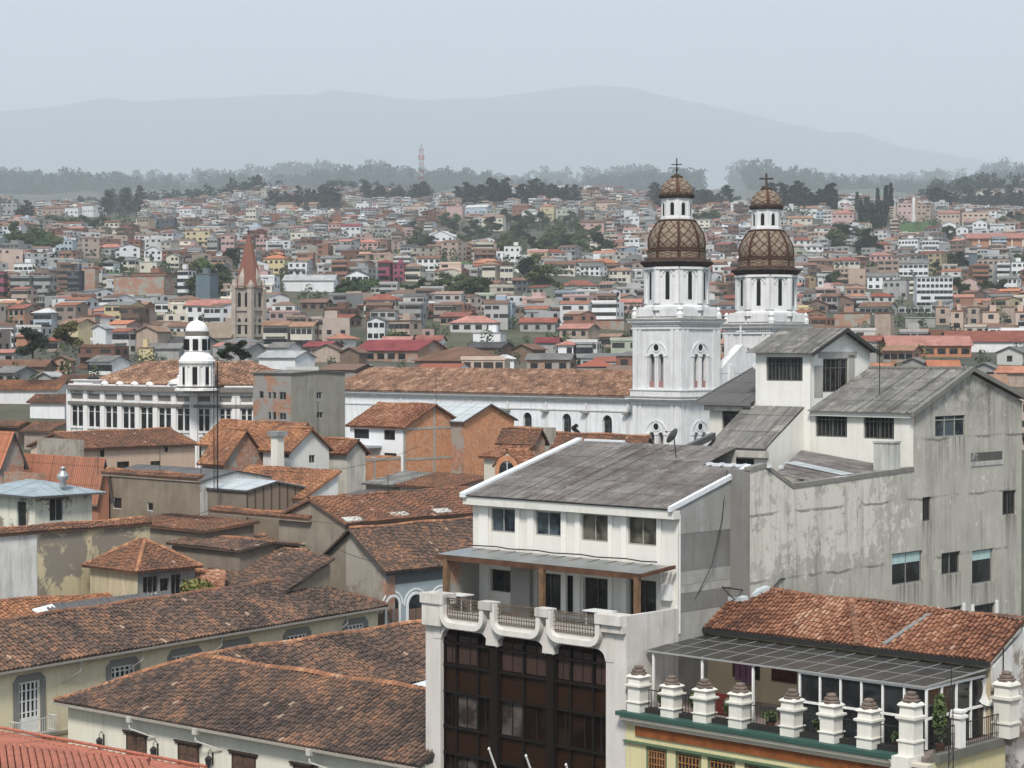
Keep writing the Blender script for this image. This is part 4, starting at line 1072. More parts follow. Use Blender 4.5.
    for k in (.35, .7): m.tube((a0 + (uA - .3 - a0) * k, gg + (ge - gg) * k, zG + .08 + (zK - zG - .05) * k), (b0 + (uE1 - b0) * k, gg + (ge - gg) * k, zG + .08 + (zK - zG - .05) * k), .014, 4)
    m.build('canopy_frame', 'paint', T, (.30, .30, .29))
    # house behind the terrace
    house = (.50, .42, .29)
    dw = [pbox(fr, 'y', ge, 732, 760, 663, 679), pbox(fr, 'y', ge, 662, 688, 655, 705)]
    m = MB(); m.wall('y', ge, uA - .6, uE1 + .02, zc - .05, zEv - .1, dw, .2); m.wall('x', uE1, ge, ge + 6, 0, zEv - .1, ()); 
    m.build('house_wall', 'plaster', T, house)
    gwin(T, 'y', ge, *dw[0], 2, 1, .06, (.1, .07, .05), 'glass', .12); gwin(T, 'y', ge, *dw[1], 1, 1, .06, (.2, .13, .1), 'glass', .12, name='door')
    a, b, p, q = pbox(fr, 'y', ge, 772, 797, 668.5, 682)
    m = MB(); m.box(a, b, ge - .05, ge - .003, p, q)
    for k in range(3): x = a + (b - a) * (k + .5) / 3; m.box(x - .22, x + .22, ge - .07, ge - .052, p + .15, q - .15)
    m.build('picture_frame', 'wood', T, (.07, .03, .02))
    m = MB(); a, b, p, q = pbox(fr, 'y', ge, 757, 790, 696, 704); m.box(a, b, gg + .8, gg + .86, zc, zc + .95); m.build('red_screen', 'paint', T, (.13, .025, .02))
    # tile roof
    sl = math.tan(R(29)); eo = .35
    P = lambda u, d: (u, ge - eo + d, zEv + .08 + d * sl)
    def UV(px, py):          # pixel -> point on the roof plane
        d = fr._d(px, py); # plane z = z0 + (gy-(ge-eo))*sl
        t = (zEv + .08 - CZ - (ge - eo) * sl) / (d[2] - d[1] * sl); return (d[0] * t, d[1] * t, CZ + d[2] * t)
    gr = UV(769, 590)[1]; gR = UV(1023, 620)[1]
    q = [P(uE0, 0), P(uE1 + .15, 0), UV(1024, 620), UV(945, 609), UV(852, 598.5), UV(769, 590), UV(742, 602), UV(722, 600)]
    dr = .1
    m = MB(); tiled(m, q, .24, .36, .085); underlay(m, q, .16, .01); m.build('tile_roof', 'tile_red', T)
    for pa, pb, r_ in (((852, 600), (858, 647), .2), ((865, 601), (880, 645), .1), ((769, 590), (1024, 620), .12)): m = MB(); caps(m, UV(*pa), UV(*pb), r_); m.build('ridge_cap', 'tile_brown', T)
    m = MB(); a, b = UV(929, 616), UV(884, 646)
    m.prism([(a[0] - .12, a[1], a[2] + .06), (a[0] + .12, a[1], a[2] + .06), (a[0] + .12, a[1], a[2] + .14), (a[0] - .12, a[1], a[2] + .14)], (b[0] - a[0], b[1] - a[1], b[2] - a[2])); m.build('roof_flashing', 'paint', T, (.2, .2, .2))
    m = MB()
    for pa, pb in (((692, 627), (722, 600)), ((722, 600), (742, 602)), ((742, 602), (769, 590))):
        a, b = UV(*pa), UV(*pb); m.prism([(a[0] - .25, a[1] - .1, a[2] + .0), (a[0] + .15, a[1] - .1, a[2] + .0), (a[0] + .15, a[1] - .1, a[2] + .22), (a[0] - .25, a[1] - .1, a[2] + .22)], (b[0] - a[0], b[1] - a[1], b[2] - a[2]))
    m.build('verge_gutter', 'paint', T, (.42, .47, .48))
    m = MB(); m.box(uE0 - .1, uE1 + .2, ge - eo - .14, ge - eo + .0, zEv - .14, zEv + .06); m.build('gutter', 'paint', T, (.03, .03, .03))
    # white party wall on the right
    a, b = UV(990, 662), UV(1024, 620)
    m = MB(); m.prism([(uE1 + .1, ge + .1, 0), (uE1 + .1, ge + 9, 0), (uE1 + .1, ge + 9, zEv + 4), (uE1 + .1, ge + .1, zEv - .25)], (-.2, 0, 0)); m.build('party_wall', 'plaster_peeled', T, (.66, .655, .64))
    # yellow downward wall right of the corner pier is 'wall'; small chair and pots
    random.seed(3)
    return gy0, zc, us, gyk, uS, uG, gg, ge, uR, uE1
UB = urn_building()

def leaves(m, c, rad, n, s=.12, cols=((.5, .5, .5), (1, 1, 1))):
    for _ in range(n):
        v = Vector((random.gauss(0, 1), random.gauss(0, 1), random.gauss(0, 1))).normalized() * random.random() ** .4
        p = Vector(c) + Vector((v.x * rad[0], v.y * rad[1], v.z * rad[2]))
        a = Vector((random.uniform(-1, 1), random.uniform(-1, 1), random.uniform(-1, 1))).normalized(); b = a.orthogonal().normalized()
        k = s * random.uniform(.6, 1.4); t = random.random(); col = tuple(cols[0][i] * (1 - t) + cols[1][i] * t for i in range(3))
        m.poly([tuple(p - a * k), tuple(p + b * k * .6), tuple(p + a * k), tuple(p - b * k * .6)], col)
def pot_plant(fr, g, h, label, spread=.4, n=90, flower=None):
    t = thing('potted_plant', label, 'potted plant', fr, g, 'potted plants on the pillar terrace')
    m = MB(); m.lathe((g[0], g[1], 0), [(.16, g[2]), (.22, g[2] + .3), (.2, g[2] + .3)], 10); m.build('pot', 'rust', t, (.14, .06, .04))
    m = MB(); leaves(m, (g[0], g[1], g[2] + .3 + h / 2), (spread, spread * .8, h / 2), n, .13)
    m.build('leaves', 'foliage', t, (.085, .12, .045))
    if flower:
        m = MB(); leaves(m, (g[0], g[1], g[2] + .3 + h * .6), (spread * .8, spread * .6, h / 3), 8, .07); m.build('flowers', 'foliage', t, flower)
gy0, zc, us, gyk, uS, uG, gg, ge, uR, uE1 = UB
for i, (f, h, fl, lab) in enumerate(((0, .8, None, 'bushy pot plant between the first and second urn pillars from the left'), (1, .95, None, 'tall dark pot plant between the second and third urn pillars'), (2, .9, None, 'leafy pot plant between the third and fourth urn pillars'),
        (3, .5, (.5, .05, .04), 'low pot plant with a red flower between the fourth and fifth urn pillars'), (4, .45, None, 'low green pot plant between the fifth and sixth urn pillars'), (6, .4, None, 'small pot plant left of the corner pillar'))):
    u = us[f] + (us[f + 1] - us[f]) * (.5 if f != 3 else .42)
    pot_plant(F43, (u, gyk + .65, zc), h, lab, .35, 110, fl)
pot_plant(F43, (uG + .55, gg + .2, zc), 2.2, 'tall climbing plant at the corner of the glass room', .3, 220)
# clothes and furniture inside the shaded terrace
for k, (u, col, lab) in enumerate(((us[1] - .6, (.16, .08, .13), 'purple clothes hanging in the shade behind the leftmost pillars'),)):
    m = MB(); g = ge - .5
    for j in range(3): m.box(u + j * .35, u + j * .35 + .28, g, g + .06, zc + 1.0 - .1 * j, zc + 2.2)
    tag(m.build('hanging_clothes', 'paint', None, col, base=(u, g, zc + 1), fr=F43), lab, 'clothes')
def terrace_chair(u, g, z, col, lab, rot=1):
    t = thing('terrace_chair', lab, 'chair', F43, (u, g, z))
    m = MB(); m.box(u - .25, u + .25, g - .25, g + .25, z + .42, z + .5); m.build('seat', 'paint', t, col)
    m = MB(); m.box(u - .25, u + .25, g + .2 * rot, g + .26 * rot, z + .5, z + 1.0); m.build('backrest', 'paint', t, col)
    for a in (-.21, .21):
        for b in (-.21, .21): m = MB(); m.tube((u + a, g + b, z), (u + a, g + b, z + .42), .025, 5); m.build('leg', 'iron', t)
terrace_chair(us[5] + 1.0, gyk + 1.0, zc, (.05, .09, .17), 'blue chair on the pillar terrace between the sixth and seventh urn pillars')
terrace_chair(us[4] + 1.2, gyk + .95, zc, (.2, .05, .06), 'dark red chair between the fifth and sixth urn pillars')
# tv aerial on the party wall, mast in front of the side terrace, street flagpoles
def aerial(fr, b, h, label, n=5, w=.9, mat='iron'):
    m = MB(); m.tube(b, (b[0], b[1], b[2] + h), .03, 5)
    m.tube((b[0] - w * .5, b[1], b[2] + h), (b[0] + w * .5, b[1], b[2] + h), .015, 4)
    for i in range(n): x = b[0] - w * .45 + w * .9 * i / (n - 1); m.tube((x, b[1] - .22, b[2] + h), (x, b[1] + .22, b[2] + h), .01, 4)
    return tag(m.build('antenna_mast', mat, None, base=b, fr=fr), label, 'antenna')
aerial(F43, (uE1 + .15, ge + .9, zc + 2.3), 2.0, 'small yagi aerial on the white party wall at far right', w=1.3)
b = F43.at(951, 768, 84); b = (b[0], b[1], b[2] - 1); m = MB()
for s in (-.12, .12): m.tube((b[0] + s, b[1], b[2]), (b[0] + s * .6, b[1], b[2] + 4.4), .022, 4)
for i in range(12): z = b[2] + i * .36; m.tube((b[0] - .12, b[1], z), (b[0] + .1, b[1], z + .36), .012, 4)
m.tube((b[0], b[1], b[2] + 4.3), (b[0], b[1], b[2] + 5.2), .02, 4); m.tube((b[0] - .4, b[1], b[2] + 4.6), (b[0] + .5, b[1], b[2] + 4.9), .02, 4)
tag(m.build('lattice_mast', 'iron', None, base=b, fr=F43), 'thin black lattice aerial mast before the yellow side wall', 'antenna')
for px, py, lab in ((489, 749, 'leftmost slanted pale pole before the brown glass front'), (526, 756, 'middle slanted pale pole before the brown glass front'), (566, 765, 'rightmost slanted pole tip before the brown glass front')):
    b = F43.at(px, py, 92.0); m = MB(); q = (b[0] + .45, b[1] + 1.5, b[2] - 4.0); m.tube(b, q, .045, 6); m.lathe((b[0], b[1], 0), [(.05, b[2] - .05), (.07, b[2]), (.02, b[2] + .09)], 8)
    tag(m.build('flagpole', 'paint', None, (.6, .6, .58), base=q, fr=F43), lab, 'pole')
# brick wall sliver at the far right bottom
b = F43.at(1014, 720, 96); m = MB(); m.box(b[0], b[0] + 9, b[1], b[1] + 6, 0, F43.at(1014, 702, 96)[2]); t_ = m.build('brick_wall', 'brick', None, base=(b[0], b[1], 0), fr=F43)
tag(t_, 'red brick wall at the lower right edge beside the white end pillar', 'wall')
# cables from the brown building across to the party wall
m = MB()
pts = []
for px, py, D in ((735, 600, 101), (722, 587, 101.5), (742, 590, 102.5), (765, 597, 103), (781, 579, 104), (800, 577, 106), (818, 571, 108)):
    pts.append(F43.at(px, py, D))
m.path(pts, .035, 5); tag(m.build('power_cable', 'iron', None, base=pts[0], fr=F43), 'black cable looping above the red tiled roof against the flaking wall', 'cable')
m = MB(); pts = [F43.at(px, py, D) for px, py, D in ((727, 470, 103), (722, 520, 102.4), (712, 565, 101.6), (700, 590, 101.2), (690, 607, 100.7))]; m.path(pts, .02, 4)
tag(m.build('power_cable', 'iron', None, base=pts[0], fr=F43), 'thin cable hanging down the grey clad side wall', 'cable')
def LD(D): return D * 1.2 if D <= 108 else 151 + (D - 118) * .77
_at = Fr.at
Fr.at = lambda s, px, py, D: _at(s, px, py, LD(D))
# ================================================================ left foreground: colonial roofs
def wallwin(T, fr, ax, c, box, lab=None):
    pass
def colonial_long():
    fr = Fr(34.4); gx, gy0, ze = fr.at(30, 666.5, 105.0); k = -math.tan(R(25))
    gxw = gx - .55                                             # wall behind the eave
    S = lambda px, py: fr.sx(px, py, gx, ze, k)
    a = (gx, fr.x(-70, 685, gx)[0], ze); b = (gx, fr.x(388, 606.5, gx)[0], ze); h = S(338, 573); r0 = S(0, 620.5); zr = (h[2] + r0[2]) / 2; w = (zr - ze) / -k
    A1 = (gx - w, a[1], zr); H = (gx - w, b[1] - w, zr)
    T = thing('colonial_house', 'long cream colonial house with grey window surrounds and dark tiled roof, balcony at left', 'house', fr, (gx - w, (a[1] + b[1]) / 2, 0))
    FOOT.append((*fr.w((gx - w, (a[1] + b[1]) / 2, 0))[:2], 18))
    back = (gx - 2 * w, a[1], ze); backb = (gx - 2 * w, b[1], ze)
    m = MB(); tiled(m, [a, b, H, A1], .36, .5, .09); tiled(m, [backb, back, A1, H], .5, .8, .1); tiled(m, [b, backb, H], .36, .5, .09)
    for p in ([a, b, H, A1], [backb, back, A1, H], [b, backb, H]): underlay(m, p, .14)
    m.build('roof', 'tile_old', T); m = MB(); caps(m, A1, H, .19); caps(m, b, H, .19); m.build('ridge_cap', 'tile_brown', T)
    m = MB(); z = ze - .2; m.box(gx - .02, gx + .12, a[1], b[1], z, z + .14); m.build('gutter', 'paint', T, (.30, .28, .25))
    X = lambda px, py: fr.x(px, py, gxw)
    # openings: french door with balcony, three windows whose tops show
    door = pbox(fr, 'x', gxw, 18.5, 40, 681, 733); 
    zwin = door[3] - .05; W2 = []
    for x0, x1 in ((111, 135), (172, 197), (224, 247), (287, 307), (346, 364)):
        u0, u1 = X(x0, 650)[0], X(x1, 650)[0]; W2.append((u0, u1, zwin - 2.0, zwin))
    m = MB(); m.wall('x', gxw, a[1] + .5, b[1] - .55, 0, ze + .1, [door] + W2, .3); m.wall('y', a[1] + .5, gx - 2 * w + .6, gxw, 0, ze + .1)
    m.poly([(gxw, b[1] - .55, 0), (gx - 2 * w + .6, b[1] - .55, 0), (gx - 2 * w + .6, b[1] - .55, ze + .1), (gxw, b[1] - .55, ze + .1)])
    m.build('wall', 'plaster', T, (.74, .66, .47))
    for i, (u0, u1, p, q) in enumerate([door] + W2):
        s = MB(); e = .45; c = .4
        o1 = [(u0 - e, p - .1), (u0 - e, q + e - c), (u0 - e + c, q + e), (u1 + e - c, q + e), (u1 + e, q + e - c), (u1 + e, p - .1)]
        i1 = [(u0, p - .1), (u0, q), (u0, q), (u1, q), (u1, q), (u1, p - .1)]
        for (A_, B_, C_, D_) in zip(o1, o1[1:], i1[1:], i1):
            s.prism([(gxw - .02, *A_), (gxw - .02, *B_), (gxw - .02, *C_), (gxw - .02, *D_)], (.07, 0, 0))
        s.build('window_surround', 'plaster', T, (.24, .235, .22))
        w_ = gwin(T, 'x', gxw, u0, u1, p, q, 1, 1, .14, (.78, .78, .76), 'glass', .12, name='french_door' if i == 0 else 'window')
        s = MB(); n = 2
        for kx in range(1, 5):
            u = u0 + (u1 - u0) * kx / 5; s.box(gxw - .12, gxw - .07, u - (.06 if kx != 3 else .05), u + .06, p, q)
        for kz in (.12, .4, .62, .82): z = p + (q - p) * kz; s.box(gxw - .11, gxw - .075, u0, u1, z - .035, z + .035)
        if i == 0: s.box(gxw - .115, gxw - .065, u0, u1, p, p + (q - p) * .3)
        s.build('glazing_bars', 'paint', w_, (.78, .78, .76))
    # balcony
    u0, u1, p, q = door; s = MB(); s.box(gxw - .1, gxw + .85, u0 - .75, u1 + .75, p - .2, p - .06); s.box(gxw, gxw + .5, u0 - .4, u1 + .5, p - .55, p - .2)
    B = s.build('balcony', 'plaster_dirty', T, (.3, .29, .27))
    s = MB(); X0 = gxw + .8
    for z in (p + .05, p + .95): s.box(X0 - .02, X0 + .02, u0 - .7, u1 + .7, z - .025, z + .025); s.box(gxw, X0, u0 - .72, u0 - .68, z - .025, z + .025); s.box(gxw, X0, u1 + .68, u1 + .72, z - .025, z + .025)
    n = 18
    for i in range(n + 1): u = u0 - .7 + (u1 - u0 + 1.4) * i / n; s.box(X0 - .012, X0 + .012, u - .012, u + .012, p - .05, p + .95); s.box(X0 - .01, X0 + .012, u - .05, u + .05, p + .45 + .15 * (i % 2), p + .48 + .15 * (i % 2))
    for i in range(5): x = gxw + .16 * i; s.box(x - .012, x + .012, u1 + .69, u1 + .71, p, p + .95); s.box(x - .012, x + .012, u0 - .71, u0 - .69, p, p + .95)
    s.build('balcony_railing', 'paint', B, (.62, .61, .58))
    # floor bands, spouts and cables
    s = MB(); z = X(80, 728)[1]; s.box(gxw - .02, gxw + .07, X(47, 735)[0], b[1] - .6, z - .1, z + .1); s.box(gxw - .02, gxw + .05, X(47, 735)[0], b[1] - .6, z - .62, z - .5); s.build('floor_band', 'plaster', T, (.42, .385, .28))
    for px, py in ((76, 665), (138, 661), (217, 642), (343, 619)):
        u, z = X(px, py); s = MB(); s.box(gxw + .3, gxw + .55, u - .14, u + .14, ze - .35, ze - .12); s.tube((gxw + .42, u, ze - .3), (gxw + .42, u, ze - .85), .06); s.tube((gxw + .42, u, ze - .85), (gxw + .02, u - 1.2, ze - 1.5), .045); s.build('downpipe', 'paint', T, (.5, .48, .44))
    return fr, gx, ze
colonial_long()

def courtyard_house():
    fr = Fr(40.2); c = fr.at(54, 701, 104.0); gx, gy, ze = c; tn = math.tan(R(23.5)); s = 6.1; L = 29; Wd = fr.y(419, 768, gy)[0] - gx
    o = (gx + s, gy + s, ze + s * tn)                          # where the ridges meet
    P = lambda dx, dy: (o[0] + dx, o[1] + dy, o[2] - tn * 0)
    z1 = ze; zr = o[2]
    q = lambda dx, dy, z: (o[0] + dx, o[1] + dy, z)
    W_ = Wd - s
    front = [q(-s, -s, z1), q(W_, -s, z1), q(W_, 0, zr), q(0, 0, zr)]
    backs = [q(W_, s, z1), q(s, s, z1), q(0, 0, zr), q(W_, 0, zr)]
    left = [q(-s, L, z1), q(-s, -s, z1), q(0, 0, zr), q(0, L, zr)]
    right = [q(s, s, z1), q(s, L, z1), q(0, L, zr), q(0, 0, zr)]
    T = thing('courtyard_house', 'cream colonial house with L-shaped dark tiled roof, wooden shutters and wall lanterns', 'house', fr, (o[0], o[1], 0))
    FOOT.append((*fr.w(o)[:2], 25))
    m = MB()
    for p in (front, right): tiled(m, p, .33, .48, .095)
    for p in (backs, left): tiled(m, p, .5, .8, .1)
    for p in (front, backs, left, right): underlay(m, p, .14)
    m.build('roof', 'tile_old', T); m = MB(); caps(m, q(0, 0, zr), q(W_, 0, zr), .2); caps(m, q(0, 0, zr), q(0, L, zr), .2); caps(m, q(-s, -s, z1), q(0, 0, zr), .17)
    m.build('ridge_cap', 'tile_orange', T)
    gw = gy + .6
    ws = [pbox(fr, 'y', gw, *b) for b in ((126, 147, 731, 757), (177.5, 199.5, 742.5, 772), (231.5, 256, 755, 785), (293, 316, 767, 797))]
    zt = sum(w[3] for w in ws) / 4; ws = [(w[0], w[1], zt - 2.3, zt) for w in ws]
    k = 5
    while ws[-1][1] + 2.2 < gx + Wd - 1: ws.append((ws[-1][0] + 3.1, ws[-1][1] + 3.1, zt - 2.3, zt))
    m = MB(); m.wall('y', gw, gx + .6, gx + Wd, 0, ze, ws, .25); m.wall('x', gx + Wd - .1, gy, gy + 2 * s, 0, ze, ()); m.poly([(gx + .6, gw, 0), (gx + .6, gw + L, 0), (gx + .6, gw + L, ze), (gx + .6, gw, ze)])
    m.wall('x', o[0] + s - .6, o[1] + s - .5, o[1] + L, 0, ze, ()); m.build('wall', 'plaster', T, (.70, .665, .57))
    m = MB(); m.box(gx, gx + Wd, gy - .12, gy + .02, ze - .2, ze - .06); m.build('gutter', 'paint', T, (.34, .31, .27))
    for (a, b, p, q_) in ws:
        w = gwin(T, 'y', gw, a, b, p, q_, 1, 1, .16, (.07, .045, .035), 'dark', .06, fm='wood')
        m = MB()
        for s0, s1 in ((a + .14, (a + b) / 2 - .02), ((a + b) / 2 + .02, b - .14)):
            m.box(s0, s1, gw + .0, gw + .045, p + .05, q_ - .14)
            for j in range(3): z = p + .1 + j * .73; m.box(s0 + .1, s1 - .1, gw - .025, gw + .001, z + .06, z + .6)
        m.build('shutter', 'wood', w, (.12, .075, .055))
        m = MB(); m.box(a - .18, b + .18, gw - .16, gw + .02, q_ + .0, q_ + .1); m.box(a - .1, b + .1, gw - .1, gw + .02, q_ - .1, q_ - .002); m.build('lintel', 'wood', w, (.06, .04, .03))
    for px in (104, 158, 213):
        u, z = fr.y(px, 741 + (px - 104) * .17, gw); t = thing('wall_lantern', 'black wall lantern %s of the courtyard house shutters' % {104: 'left', 158: 'between the first and second', 213: 'between the second and third'}[px], 'lantern', fr, (u, gw, z), 'lanterns on the courtyard house')
        m = MB(); m.tube((u, gw - .35, z + .45), (u, gw - .35, z + .25), .02); m.path([(u, gw, z + .3), (u, gw - .2, z + .62), (u, gw - .35, z + .45)], .022); m.box(u - .06, u + .06, gw - .03, gw - .001, z - .3, z + .4); m.build('bracket', 'iron', t)
        m = MB(); m.lathe((u, gw - .35, 0), [(.05, z - .45), (.12, z - .35), (.2, z + .05), (.22, z + .1), (.08, z + .26)], 6); m.build('lantern_body', 'iron', t)
    for px, py in ((131, 718), (197, 730), (311, 752)):
        u, z = fr.y(px, py, gy); m = MB(); m.box(u - .16, u + .16, gy - .25, gy + .0, ze - .42, ze - .08); m.tube((u, gy - .1, ze - .4), (u, gy - .1, ze - .8), .07); m.tube((u, gy - .1, ze - .8), (u + 1.5, gw - .05, ze - 1.25), .045); m.build('downpipe', 'paint', T, (.5, .48, .44))
    # white awning corner in the yard
    c = [fr.at(*v) for v in ((396, 689, 101), (430, 679, 105), (430, 690, 102), (412, 692, 100))]
    m = MB(); m.slab(c, .08); tag(m.build('awning', 'paint', None, (.62, .66, .68), base=c[0], fr=fr), 'pale grey awning corner above the courtyard roof, left of the brown-glass building', 'awning')
courtyard_house()

def red_shed():
    fr = Fr(40.2)
    A, B, C, D = fr.at(-40, 722, 76), fr.at(206, 769, 68), fr.at(190, 815, 60), fr.at(-40, 760, 68)
    T = thing('red_roof_house', 'low house with red ribbed metal roof at the bottom left corner', 'house', fr, (A[0], A[1], 0))
    FOOT.append((*fr.w(A)[:2], 12))
    m = MB(); corrugated(m, [D, C, B, A], .42, .03); m.build('roof', 'sheet_red', T)
    E = fr.at(-40, 848, 58)
    p1, p2, p3, p4 = fr.at(-40, 745, 70), fr.at(150, 764.5, 66.5), fr.at(60, 830, 58), fr.at(-40, 820, 58)
    m = MB()
    U = Vector(p2) - Vector(p1); V_ = (Vector(p4) - Vector(p1)); n = 26
    for i in range(n):
        a = Vector(p1) + U * (i / n) + Vector((0, 0, .18)); 
        m.tube(tuple(a), tuple(a + V_), .13, 6)
    m.prism([tuple(Vector(v) + Vector((0, 0, .1))) for v in (p1, p2, p3, p4)], (0, 0, -.12)); m.build('ribbed_roof', 'sheet_red', T)
    m = MB(); m.tube(tuple(Vector(p1) + Vector((0, 0, .2))), tuple(Vector(p2) + Vector((0, 0, .2))), .1); m.tube(tuple(Vector(A) + Vector((0, 0, .1))), tuple(Vector(B) + Vector((0, 0, .1))), .08); m.build('ridge_cap', 'sheet_red', T)
    m = MB(); m.prism([(v[0], v[1], 0) for v in (A, B, (B[0] - 4, B[1] - 10, 0), (A[0] - 4, A[1] - 10, 0))], (0, 0, B[2] - 1.2)); m.build('wall', 'plaster', T, (.5, .45, .4))
red_shed()

# gable house with pale blue arcaded side, behind the long colonial house
T, g = ph(F43, 321, 386, 500, 568, 125, 'dark tiled gable house with pale blue arcaded side wall and bare gable', (.36, .33, .29), 'plaster_peeled', 'tile_old', kind='gy', ypk=527, swall=(.36, .42, .45), smat='plaster', ov=.5)
gl_, gx, gy, gr, ze, rise = g
for i, (x0, x1) in enumerate(((386.5, 398.5), (407, 424), (432, 450))):
    u0, u1 = F43.x(x0, 600, gx)[0], F43.x(x1, 600, gx)[0]; zt = F43.x(392, 597, gx)[1]; uc = (u0 + u1) / 2; r = min((u1 - u0) / 2, .8); u0, u1 = uc - r, uc + r
    m = MB(); N = 10
    for k in range(N):
        t0, t1 = math.pi * k / N, math.pi * (k + 1) / N
        for ra, rb, d in ((r, r + .2, .08), (r + .35, r + .5, .05)):
            m.prism([(gx - .01, uc + ra * math.cos(t0), zt - r + ra * math.sin(t0)), (gx - .01, uc + rb * math.cos(t0), zt - r + rb * math.sin(t0)), (gx - .01, uc + rb * math.cos(t1), zt - r + rb * math.sin(t1)), (gx - .01, uc + ra * math.cos(t1), zt - r + ra * math.sin(t1))], (d, 0, 0))
    m.box(gx - .01, gx + .08, u0 - .2, u0, zt - r - 3, zt - r); m.box(gx - .01, gx + .08, u1, u1 + .2, zt - r - 3, zt - r)
    w = m.build('arched_window', 'paint', T, (.72, .74, .74))
    m = MB(); m.prism([(gx + .005, uc + r * math.cos(math.pi * k / N), zt - r + r * math.sin(math.pi * k / N)) for k in range(N + 1)] + [(gx + .005, u0, zt - r - 2.6), (gx + .005, u1, zt - r - 2.6)], (.015, 0, 0)); m.build('pane', 'glass', w)
    m = MB(); m.box(gx + .02, gx + .06, u0 + .1, uc - .04, zt - r - 2.6, zt - r - .3); m.box(gx + .02, gx + .06, uc + .04, u1 - .1, zt - r - 2.6, zt - r - .3); m.build('shutter', 'wood', w, (.2, .13, .1))
m = MB(); m.box(gx, gx + .12, gy, gr, ze - .6, ze - .45); m.box(gx, gx + .02, gy, gr, ze - 1.35, ze - .6); m.build('frieze', 'paint', T, (.12, .13, .135))
m = MB(); m.box(gx - .3, gx + .06, gy - .04, gy + .9, 0, ze - .5); m.build('corner_pier', 'brick_half', T)
# roof strip just behind it with three skylights
def roof_strip():
    fr = F43; k = -math.tan(R(22)); c = fr.at(345, 524, 128.5)
    S = lambda px, py: fr.sx(px, py, c[0], c[2], k)
    P = [S(345, 524), S(500, 503), S(500, 493), S(326, 512)]
    w = 4.3; a = c; b = (c[0], c[1] + 26, c[2]); d_ = (c[0] - w, b[1], c[2] - w * k); e = (c[0] - w, a[1], c[2] - w * k)
    T = thing('long_tiled_house', 'long low tiled roof with pale skylights behind the arcaded gable house', 'house', fr, (c[0] - 3, c[1] + 10, 0)); FOOT.append((*fr.w((c[0] - 3, c[1] + 12, 0))[:2], 14))
    m = MB(); tiled(m, [a, b, d_, e], .27, .42, .09); underlay(m, [a, b, d_, e], .14); caps(m, e, d_, .16); bk = [(c[0] - 2 * w, b[1], c[2]), (c[0] - 2 * w, a[1], c[2]), e, d_]; tiled(m, bk, .5, .8, .1); underlay(m, bk, .14); m.build('roof', 'tile_brown', T)
    for px, py in ((352, 519.5), (399, 514.5), (441, 511)):
        p = S(px, py); m = MB(); m.slab([(p[0] - .25, p[1] - .9, p[2] + .22), (p[0] + .4, p[1] - .9, p[2] + .22 + .65 * k), (p[0] + .4, p[1] + .9, p[2] + .22 + .65 * k), (p[0] - .25, p[1] + .9, p[2] + .22)], .1); m.build('skylight', 'paint', T, (.5, .5, .46))
    m = MB(); m.box(c[0] - 2 * w + .3, c[0] - .3, a[1] + .3, b[1] - .3, 0, c[2] - .05); m.add([(c[0], a[1] + .3, c[2] - .1), (c[0] - 2 * w, a[1] + .3, c[2] - .1), (c[0] - w, a[1] + .3, e[2] - .1)], [(0, 1, 2)]); m.build('wall', 'adobe', T, (.3, .26, .21))
roof_strip()

# cluster of small roofs in the left centre
ph(F43, 90, 137.5, 195, 569, 118, 'small pyramid-roofed beige house with a grey framed glazed side', (.55, .48, .33), 'plaster_dirty', 'tile_brown', kind='hip', ypk=541, swall=(.30, .30, .28), ov=.45, ws=((143, 158, 576, 600, 3), (160, 169, 578, 602, 1), (171, 181, 574, 600, 2)), fcol=(.2, .2, .2))
def peeled_wall():
    fr = F43; gx, gy, z = fr.at(38, 530, 121); X = lambda px, py: fr.x(px, py, gx)
    u0, u1, um = X(-50, 540)[0], X(150, 520)[0], X(37, 535)[0]
    T = thing('peeled_wall_house', 'house at left edge with white and beige flaking wall under a tile row', 'house', fr, (gx - 4, (u0 + u1) / 2, 0)); FOOT.append((*fr.w((gx - 5, (u0 + u1) / 2, 0))[:2], 14))
    m = MB(); m.box(gx - .4, gx, um, u1, 0, z - .15); m.build('wall', 'plaster_peeled', T, (.58, .50, .33))
    m = MB(); m.box(gx - .4, gx + .04, u0, um - .02, 0, z - .15); m.build('white_wall', 'plaster_dirty', T, (.74, .74, .72))
    m = MB(); m.box(gx - .5, gx + .1, u0, u1, z - .3, z - .1); m.build('cornice', 'plaster_dirty', T, (.55, .51, .42))
    q = [(gx + .25, u0, z - .1), (gx + .25, u1, z - .1), (gx - .7, u1, z + .22), (gx - .7, u0, z + .22)]
    q2 = [(gx - 2.9, u1, z - .5), (gx - 2.9, u0, z - .5), (gx - .7, u0, z + .22), (gx - .7, u1, z + .22)]
    roof_part(T, [q, q2], 'tile_brown', None, [(q[3], q[2])])
    m = MB(); m.box(gx - 3, gx - .4, u0, u1 - .3, 0, z - .3); m.build('rear_wall', 'adobe', T, (.4, .36, .28))
peeled_wall()
ph(F43, -20, 35, 92, 494, 140, 'small cream rooftop house with blue-grey metal roof and steel ball vent', (.70, .68, .58), 'plaster_peeled', 'sheet_blue', kind='hip', rise=.75, wf=((17, 26, 501, 527, 1),), ws=((49.5, 63, 498, 521),), ov=.9, fcol=(.35, .38, .4))
def vent():
    b = F43.at(63, 482, 143); m = MB(); m.lathe((b[0], b[1], 0), [(.28, b[2] - .4), (.28, b[2] + .1), (.5, b[2] + .3), (.5, b[2] + .6), (.25, b[2] + .85), (.2, b[2] + 1.1), (.3, b[2] + 1.15), (.05, b[2] + 1.3)], 12)
    tag(m.build('roof_vent', 'galvanised', None, (.5, .5, .5), base=b, fr=F43, smooth=True), 'shiny steel ball vent on the blue-grey metal roof', 'vent')
vent()
